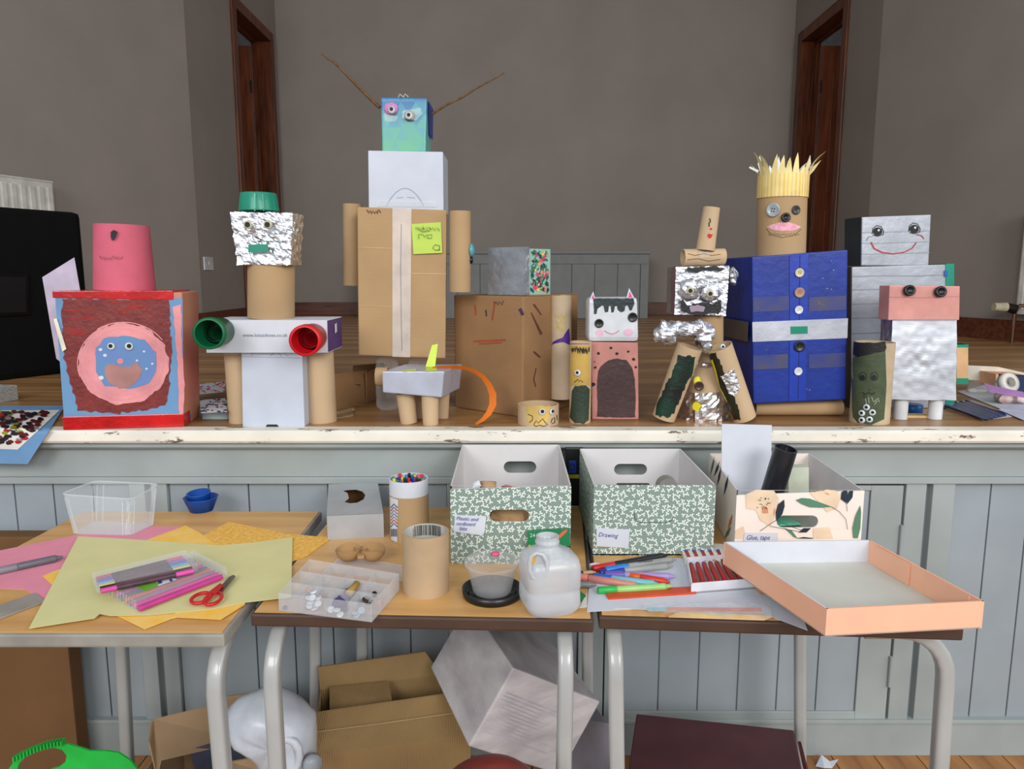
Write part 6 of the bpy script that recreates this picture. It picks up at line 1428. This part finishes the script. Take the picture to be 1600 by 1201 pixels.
MB().stroke([(872,840),(883,830)], 5, S).stroke([(883,830),(886,828)], 3, S).build('crayon_picture', mat('crayon_coral', (224,100,80), .4), t, kind='stuff')
MB().stroke([(826,852),(832,856)], 4, S).build('yellow_picture', mat('crayon_yellow', (224,190,40), .4), t)
MB().slab([TZ(x,y_,.0006) for x,y_ in ((898,905),(904,922),(916,931),(905,944),(896,944))], .001).build('green_card', mat('crayon_green', (30,124,76), .4), label='green card corner lying beside the milk bottle', cat='card')
mm = lambda n_, c_, r_=.35: mat('pen_'+n_, c_, r_)
GR = mm('silver_grey', (150,152,152)); 
pens = [((926,888),(1036,868),.0012,.0066,[(0,.3,mm('red',(206,40,50)),'cap'),(.3,1,mm('black',(30,30,34)),'barrel')],'black permanent marker with a red cap, topmost by the drawing box'),
 ((946,890),(1050,874),.006,.0062,[(0,.33,mm('sky',(40,130,214)),'cap'),(.33,1,GR,'barrel')],'grey permanent marker with a sky blue cap'),
 ((937,895),(1043,884),.0012,.0064,[(0,.35,mm('royal',(36,60,160)),'cap'),(.35,1,mm('grey2',(158,158,156)),'barrel')],'grey marker with a royal blue cap'),
 ((945,897),(1046,900),.0012,.0066,[(0,.3,mm('violet',(120,86,176)),'cap'),(.3,1,mm('lilac_glitter',(160,140,196)),'barrel')],'purple glitter glue pen'),
 ((985,899),(1038,908),.0012,.0066,[(0,.3,mm('orange',(224,90,40)),'cap'),(.3,1,mm('red2',(206,56,40)),'barrel')],'short red and orange marker beside the glitter pens'),
 ((927,900),(1022,912),.0012,.0066,[(0,.3,mm('blue2',(30,100,190)),'cap'),(.3,1,mm('aqua',(110,184,196)),'barrel')],'blue-capped pen with a pale aqua barrel'),
 ((895,899),(992,914),.0012,.0066,[(0,.25,mm('salmon',(232,130,120)),'cap'),(.25,1,mm('pink_glitter',(206,130,120)),'barrel')],'coral pink glitter glue pen'),
 ((934,922),(1040,916),.0012,.0066,[(0,.27,mm('green',(50,180,80)),'cap'),(.27,1,mm('lime_glitter',(150,206,120)),'barrel')],'green glitter glue pen'),
 ((888,896),(926,894),.0012,.004,[(0,.6,mm('navy',(30,44,110)),'barrel'),(.6,1,mm('woodtip',(206,176,130)),'sharpened_end')],'navy blue pencil between the milk bottle and the drawing box'),
 ((890,912),(924,913),.0012,.006,[(0,1,mm('grey3',(120,122,126)),'barrel')],'dark grey marker end beside the milk bottle'),
 ((922,884),(932,882),.0012,.005,[(0,1,mm('whitecap',(220,220,220)),'cap')],'small white pen cap at the corner of the drawing box')]
for p0_, p1_, h_, r_, sc, lb in pens: pen('marker_pen' if 'cap at' not in lb else 'pen_cap', p0_, p1_, h_, r_, sc, lb, 'pen')
pt = [o for o in COL.objects if o.get('label','').startswith('grey permanent')][0]
text(pt, 'print', 'Permanent', 997, 1020, 879, plZ(TB+.0188), INK, 0, -.1); text(pt, 'print', 'Permanent', 1000, 1028, 867.5, plZ(TB+.0145), W, 0, -.13)
MB().slab([TZ(x,y_,.0012) for x,y_ in ((950,925),(947,931),(951,937),(1088,928),(1086,918))], .0035).build('ruler', mat('orange_ruler_plastic', (216,66,28), .3), bevel=.001, label='orange plastic ruler in front of the markers on the right table', cat='ruler')
# pastels
t = thing('pastel_box', TZ(1105,895)[:], 'white tray of red and blue wrapped oil pastels under the peach lid', 'pastels')
bq2 = [(1080,926),(1180,918),(1150,878),(1072,884)]; B2_ = [TZ(*p_, .0025) for p_ in bq2]; WCD = mat('white_card_gloss', (228,228,234), .5)
MB().slab(B2_, .002).build('tray_bottom', WCD, t)
for i in range(4): o_ = (B2_[(i+1)%4]-B2_[i]).cross(up).normalized()*.002; MB().plate([B2_[i], B2_[(i+1)%4], B2_[(i+1)%4]+up*.018, B2_[i]+up*.018], -o_).build('tray_side', WCD, t)
pcl = [(60,70,150),(50,60,140),(60,110,190),(40,120,70),(60,140,60),(30,110,60),(120,160,60),(200,180,60)]
PASR = mat('pastel_red_wrap', (176,34,34), .5)
for k in range(8):
    u = (k+.6)/8.2; a_ = B2_[0].lerp(B2_[1],u).lerp(B2_[3].lerp(B2_[2],u), .12)+up*.011; b_ = B2_[0].lerp(B2_[1],u).lerp(B2_[3].lerp(B2_[2],u), .80)+up*.011
    q_ = MB().cone(a_, b_, .0048, .0048, 10).build('pastel_stick', PASR, t); MB().cone(b_, b_+(b_-a_).normalized()*.006, .0046, .004, 10).build('pastel_tip', mat('pt_%d' % k, pcl[k]), q_)
t = thing('pastel_box_lid', TZ(1100,868)[:], 'pastel box lid printed with rows of red sticks behind the pastel tray', 'lid')
b3 = [(1070,882),(1150,882),(1138,856),(1061,853)]; MB().slab([TZ(*p_, .0025) for p_ in b3], .009).build('lid_body', mat('lid_cream', (224,220,212), .5), t, .001)
b = MB()
for k in range(6): x = 1072+k*12.5; b.stroke([(x,860),(x+7,875)], 5, plZ(TB+.0122))
b.build('stick_prints', PASR, t); b = MB()
for k in range(6): x = 1071+k*12.5; b.stroke([(x,858),(x+1,861)], 5, plZ(TB+.0125))
b.build('tip_prints', mat('print_blue2', (60,80,160)), t)
# packet of craft sticks
t = thing('craft_stick_packet', TZ(1090,958)[:], 'clear packet of wooden craft sticks and coloured paper at the front of the right table', 'craft sticks')
WDS = mat('craft_stick_wood', (222,192,138), .6)
for k in range(5): MB().slab([TZ(1045+k*4,962-k*1.6,.003+.0004*k), TZ(1195+k*3,967-k*1.2,.003+.0004*k), TZ(1195+k*3,969.2-k*1.2,.003+.0004*k), TZ(1045+k*4,964.2-k*1.6,.003+.0004*k)], .0015).build('craft_stick', WDS, t)
MB().slab([TZ(x,y_,.0025) for x,y_ in ((1040,949),(1190,950),(1190,956),(1042,954))], .001).build('coral_paper', mat('coral_paper', (226,130,108), .6), t)
MB().slab([TZ(x,y_,.0025) for x,y_ in ((1010,950),(1040,949),(1042,954),(1012,954))], .001).build('blue_paper', mat('sky_paper', (130,190,206), .6), t)
b = MB(); nx_, ny_ = 40, 6; vs = []
for j in range(ny_+1):
    for i in range(nx_+1):
        u, v = i/nx_, j/ny_; P = TZ(lerp(1006,1205,u), lerp(lerp(948,950,u), lerp(961,972,u), v)); P.z += .008 + .006*noise.noise(P*70) ; vs.append(P)
b.add(vs, [(j*(nx_+1)+i, j*(nx_+1)+i+1, (j+1)*(nx_+1)+i+1, (j+1)*(nx_+1)+i) for j in range(ny_) for i in range(nx_)], 0, True); b.build('plastic_wrap', clear('crinkle_wrap', fac=.85, rough=.08, diff=.3), t)
# peach lid
zf, zr = TB+.030, TB+.075
bR = [onZ(*p_, zr) for p_ in ((1292,951),(1538,939),(1359,843),(1131,846))]   # FL,FR,BR,BL rim
zB = .044
bB = [p_ - up*zB for p_ in bR]
cen_ = sum(bB, Vector())/4
bB = [cen_ + (p_-cen_)*1.0 for p_ in bB]
PEACH = mat('peach_box_card', (242,184,152), .6, var=.02); PIN = mat('lid_inside_cream', (206,206,196), .7, var=.02)
t = thing('peach_tray', (cen_)[:], 'peach cardboard box lid lying upside down across the right table', 'box lid')
MB().slab(bB, .002).build('lid_panel', [PIN], t)
for i, (inm) in enumerate((PEACH, PEACH, W, W)):
    a_, b_ = bB[i], bB[(i+1)%4]; o_ = (b_-a_).cross(up).normalized(); o_ = o_ if o_.dot(cen_-a_) > 0 else -o_
    at, bt = bR[i], bR[(i+1)%4]; o_ *= .003
    m_ = MB().add([a_, b_, bt, at], [(0,1,2,3)], 0).add([a_+o_, b_+o_, bt+o_, at+o_], [(0,1,2,3)], 1).add([at, bt, bt+o_, at+o_], [(0,1,2,3)], 1).add([a_, b_, b_+o_, a_+o_], [(0,1,2,3)], 0).add([a_, at, at+o_, a_+o_], [(0,1,2,3)], 0).add([b_, bt, bt+o_, b_+o_], [(0,1,2,3)], 0)
    m_.build('lid_side', [PEACH, inm], t)
# inner folded flaps
for i, f0, f1 in ((1,.08,.42),(1,.58,.92)):
    a_, b_ = bB[i].lerp(bB[i+1], f0), bB[i].lerp(bB[i+1], f1); o_ = (cen_-(a_+b_)/2); o_.z = 0; o_.normalize()
    MB().plate([a_+up*.0025+o_*.004, b_+up*.0025+o_*.004, b_+up*(zB-.002)+o_*.004, a_+up*(zB-.002)+o_*.004], o_*.0015).build('tuck_flap', PEACH, t)

# ================================================================ UNDER THE TABLES
# big dark carton at left
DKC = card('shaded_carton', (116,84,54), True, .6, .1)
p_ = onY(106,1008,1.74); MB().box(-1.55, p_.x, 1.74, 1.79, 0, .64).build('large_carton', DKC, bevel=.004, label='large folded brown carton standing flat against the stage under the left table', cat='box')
# green tub
t = thing('green_plastic_tub', onY(110,1190,1.35)[:2] + (0,) if False else (onY(110,1190,1.3).x, 1.3, 0), 'bright green flexible plastic tub with a ribbed grip at the bottom left', 'tub')
GRNP = mat('bright_green_plastic', (30,176,66), .35); yg = 1.22
hp_ = [(10,1240),(14,1200),(24,1186),(40,1172),(60,1164),(85,1161),(105,1162),(125,1168),(140,1173),(165,1173),(185,1176),(202,1187),(214,1201),(225,1240)]
outer = [onY(x, y_, yg) for x, y_ in hp_]
hole_ = [onY(68+38*math.cos(-a*.4488), 1186+22*math.sin(-a*.4488)*(1 if math.sin(-a*.4488) < 0 else 1), yg) for a in range(14)]
b = MB(); n_ = 28; 
# handle plate = strip between outer outline and hole, plus solid right side
ho = [(27,1201),(30,1192),(45,1177),(60,1170),(85,1168),(97,1171),(104,1180),(102,1190),(92,1198),(80,1201)]
front = [(10,1340),(14,1200),(24,1186),(40,1172),(60,1164),(85,1161),(105,1162),(112,1164),(112,1340),(80,1340),(80,1201),(92,1198),(102,1190),(104,1180),(97,1171),(85,1168),(60,1170),(45,1177),(30,1192),(27,1201),(27,1340)]
b.plate([onY(x, y_, yg) for x, y_ in front], (0,.004,0))
b.plate([onY(x, y_, yg) for x, y_ in [(112,1164),(125,1168),(140,1173),(165,1173),(185,1176),(202,1187),(214,1201),(235,1340),(112,1340)]], (0,.004,0))
b.build('tub_side', GRNP, t)
for k in range(15):
    f = k/14; x = lerp(24,98,f); y_ = 1186-25*math.sin(f*1.45)/math.sin(1.45); p_ = onY(x, y_-2, yg-.002)
    MB().obox(p_, (.0013,0,0), (0,.006,0), (0,0,.005)).build('grip_rib', GRNP, t)
cb_ = onY(118,1345,yg); zt__ = cb_.z
MB().tube(Vector((cb_.x, yg+.085, 0)), Vector((cb_.x, yg+.085, zt__+.02)), .068, .08, .003, 40).build('tub_wall', GRNP, t)
# open carton with flaps (left)
CTN = card('open_carton_card', (170,140,108), True, 1.0, .12)
yo = 1.5; t = thing('open_carton', (onY(300,1201,yo).x, yo, 0), 'open brown carton with raised flaps behind the left table leg', 'box')
zc = onY(300,1185,yo).z; xa, xb = onY(238,1180,yo).x, onY(455,1180,yo).x
MB().box(xa, xa+.004, yo-.09, yo+.14, 0, zc).box(xb-.004, xb, yo-.09, yo+.14, 0, zc).box(xa, xb, yo+.136, yo+.14, 0, zc).box(xa, xb, yo-.09, yo-.086, 0, zc-.03).box(xa, xb, yo-.09, yo+.14, 0, .004).build('carton_body', CTN, t, kind='stuff')
MB().plate([onY(241,1125,1.56), onY(380,1092,1.60), onY(380,1158,1.52), onY(252,1188,1.47)], (0,.004,.002)).build('flap', CTN, t)
MB().plate([onY(237,1127,1.565), onY(241,1125,1.56), onY(252,1188,1.47), onY(246,1215,1.45), onY(234,1160,1.5)], (-.003,0,0)).build('flap', CTN, t)
MB().plate([onY(355,1088,1.64), onY(420,1078,1.64), onY(440,1130,1.6), onY(360,1140,1.6)], (0,.004,0)).build('flap', CTN, t)
MB().plate([onY(360,1190,1.42), onY(490,1168,1.42), onY(500,1230,1.36), onY(360,1230,1.36)], (0,.004,0)).build('flap', CTN, t)
MB().hexa([onY(x,y_,1.5) for x,y_ in ((296,1170),(385,1150),(395,1192),(308,1215))] + [onY(x,y_,1.62) for x,y_ in ((300,1150),(392,1135),(398,1170),(312,1190))]).build('navy_folder', mat('slate_blue_card', (78,80,100), .6), bevel=.001, label='slate blue folder lying in the open carton under the tables', cat='folder')
# big white jug lying in it
a_, b_ = onY(392,1108,1.47), onY(470,1192,1.33)
t = thing('white_plastic_jug', b_[:], 'large crumpled white plastic jug lying in the carton under the middle table', 'jug')
d_ = (b_-a_); L_ = d_.length; WJ = mat('jug_white', (206,212,222), .3); dd = d_.normalized()
OUT = [(355,1118),(358,1104),(372,1092),(390,1084),(412,1076),(436,1079),(456,1092),(476,1108),(490,1124),(494,1150),(494,1182),(490,1206),(468,1214),(440,1208),(420,1198),(408,1180),(396,1160),(380,1148),(364,1138)]
cx_, cy_ = 436, 1140; m_ = MB(); vs = []; n_ = len(OUT)*2
O2 = []
for i in range(len(OUT)): p_, q_ = OUT[i], OUT[(i+1)%len(OUT)]; O2 += [p_, ((p_[0]+q_[0])/2, (p_[1]+q_[1])/2)]
ks_ = 11
for k in range(ks_+1):
    th_ = -math.pi/2 + math.pi*k/ks_; sc_ = max(.001, math.cos(th_))**.55; yy = 1.40 - .075*math.sin(th_)*(1 if th_ > 0 else .8)
    for (x, y_) in O2:
        P = onY(cx_+(x-cx_)*sc_, cy_+(y_-cy_)*sc_, 1.40); P.y = yy; P += Vector((0,-1,0))*(.014*noise.noise(P*16)+.010*noise.noise(P*34)); vs.append(P)
m_.add(vs, [(k*n_+i, k*n_+(i+1)%n_, (k+1)*n_+(i+1)%n_, (k+1)*n_+i) for k in range(ks_) for i in range(n_)], 0, True); m_.build('jug_body', WJ, t)
MB().path([onY(448+20*math.cos(a*.4833), 1180+26*math.sin(a*.4833), 1.338) for a in range(13)], .0085, 12, close=True).build('jug_handle', WJ, t)
MB().lathe([(0,.0),(.018,0),(.018,.016),(0,.016)], onY(486,1190,1.345), Vector((.5,-.8,.2)), 24).build('jug_neck', mat('jug_neck_grey', (160,166,174), .35), t)
# brown open carton (middle)
CTM = card('middle_carton_card', (150,122,82), True, 1.1, .35)
t = thing('open_carton', (onY(610,1201,1.5).x, 1.5, 0), 'open brown carton with its long flaps bent up under the middle table', 'box')
yf_ = 1.40
A_, B_2 = onY(492,1180,yf_), onY(735,1146,yf_+.03)
MB().plate([A_, B_2, Vector((B_2.x,B_2.y,0)), Vector((A_.x,A_.y,0))], (0,.004,0)).build('front_wall', CTM, t)
MB().plate([onY(492,1115,yf_+.07), onY(694,1086,yf_+.10), B_2, A_], (0,.004,.002)).build('front_flap', CTM, t)
MB().stroke([(492,1144),(600,1130),(712,1114)], 1.2, lambda x, y_: onPl(x, y_, A_, Vector((0,-1,.8)))+Vector((0,-.001,.0015))).build('flap_crease', mat('crease_tan', (176,150,104)), t)
yb_ = 1.62
MB().plate([onY(497,1042,yb_), onY(664,1018,yb_), onY(690,1054,yb_-.02), onY(500,1077,yb_-.02)], (0,.004,0)).build('back_flap', CTM, t)
Cb, Db = onY(500,1077,yb_-.02), onY(690,1054,yb_-.02)
MB().plate([Cb, Db, Vector((Db.x,Db.y,0)), Vector((Cb.x,Cb.y,0))], (0,.004,0)).build('back_wall', CTM, t, kind=None)
MB().plate([A_, Cb, Vector((Cb.x,Cb.y,0)), Vector((A_.x,A_.y,0))], (.004,0,0)).build('side_wall', CTM, t)
MB().plate([B_2, Db, Vector((Db.x,Db.y,0)), Vector((B_2.x,B_2.y,0))], (-.004,0,0)).build('side_wall', CTM, t)
MB().plate([onY(515,1075,1.58), onY(607,1066,1.58), onY(612,1096,1.52), onY(515,1110,1.52)], (0,.004,.001)).build('inner_flap', CTM, t)
MB().slab([Vector((A_.x,A_.y,.002)), Vector((B_2.x,B_2.y,.002)), Vector((Db.x,Db.y,.002)), Vector((Cb.x,Cb.y,.002))], .003).build('carton_floor', CTM, t)
# whitewashed carton, tipped
WW = mat('whitewashed_card', (204,200,200), .7, c2=(170,162,166), vs=9, stretch=(1,1,3), bump=.15, bs=60)
V0 = onY(802,1043,1.34); e1 = onY(732,1166,1.30)-V0; e2 = onY(938,1096,1.44)-V0; e3 = onY(726,930,1.64)-V0
e3 = e3*.9
t = thing('whitewashed_carton', (V0+e1+e2+e3*.5)[:], 'tipped carton painted streaky white, leaning under the middle table', 'box')
MB().hexa([V0+e1+e3, V0+e3, V0, V0+e1, V0+e1+e2+e3, V0+e2+e3, V0+e2, V0+e1+e2]).build('carton_body', WW, t, .004)
b = MB(); sp_ = lambda u, v: V0 + e1*v + e2*u + e1.cross(e2).normalized()*(.001 if e1.cross(e2).dot(CAM-V0) > 0 else -.001)
rb = random.Random(8)
for k in range(12):
    v0 = .28+.045*k; u0 = rb.uniform(.04,.12); u1_ = rb.uniform(.4,.75); b.add([sp_(u0,v0), sp_(u1_,v0+.02), sp_(u1_,v0+.03), sp_(u0,v0+.014)], [(0,1,2,3)])
b.build('faint_purple_streaks', mat('faint_purple', (186,180,188), .7), t)
# grey-white box behind
MB().hexa([onY(885,1120,1.62), onY(952,1130,1.50), onY(952,1260,1.5), onY(885,1260,1.62)] + [onY(860,1075,1.78), onY(905,1070,1.78), onY(905,1200,1.78), onY(860,1200,1.78)]).build('grey_carton', mat('grey_white_card', (170,172,184), .65, c2=(150,148,160), vs=8), bevel=.003, label='pale grey carton on the floor behind the whitewashed carton', cat='box')
# dark red seat
c = onZ(765,1192,.40); t = thing('red_stool_seat', onZ(765,1195,0.40)[:], 'dark red rounded seat edge at the bottom below the whitewashed carton', 'stool')
c = onY(768, 1262, 1.05); MB().ball(c, .09, .08, .076, 28).build('seat_pad', mat('dark_red_vinyl', (124,52,46), .45), t)
for sx in (-1, 1):
    for sy in (-1, 1): MB().cone(Vector((c.x+sx*.04, c.y+sy*.04, 0)), Vector((c.x+sx*.04, c.y+sy*.04, c.z-.03)), .008, .008, 10).build('leg', STEEL, t)
# maroon box
zM = .22; P4 = [onZ(x, y_, zM) for x, y_ in ((975,1260),(1262,1260),(1240,1151),(994,1125))]
t = thing('maroon_box', (sum((p_*.25 for p_ in P4), Vector()).x, P4[0].y, 0), 'flat dark maroon board-topped box under the right table', 'box')
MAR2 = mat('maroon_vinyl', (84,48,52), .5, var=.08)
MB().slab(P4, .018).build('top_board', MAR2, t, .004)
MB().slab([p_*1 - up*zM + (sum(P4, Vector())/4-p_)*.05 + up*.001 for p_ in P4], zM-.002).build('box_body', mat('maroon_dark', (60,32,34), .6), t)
MB().plate([onY(1246,1158,1.5), onY(1250,1158,1.5), onY(1262,1205,1.38), onY(1257,1210,1.38)], (.002,0,0)).build('red_edge', mat('red_binding', (110,40,40), .5), t)
# litter
MB().add([onZ(1274,1198,0)+up*.002, onZ(1283,1186,0)+up*.014, onZ(1296,1192,0)+up*.006, onZ(1310,1191,0)+up*.010, onZ(1300,1201,0)+up*.002, onZ(1288,1203,0)+up*.006], [(0,1,5),(1,2,5),(2,3,4),(2,4,5)]).build('paper_scrap', W, label='small crumpled white paper scrap on the floor by the cupboard door', cat='paper')
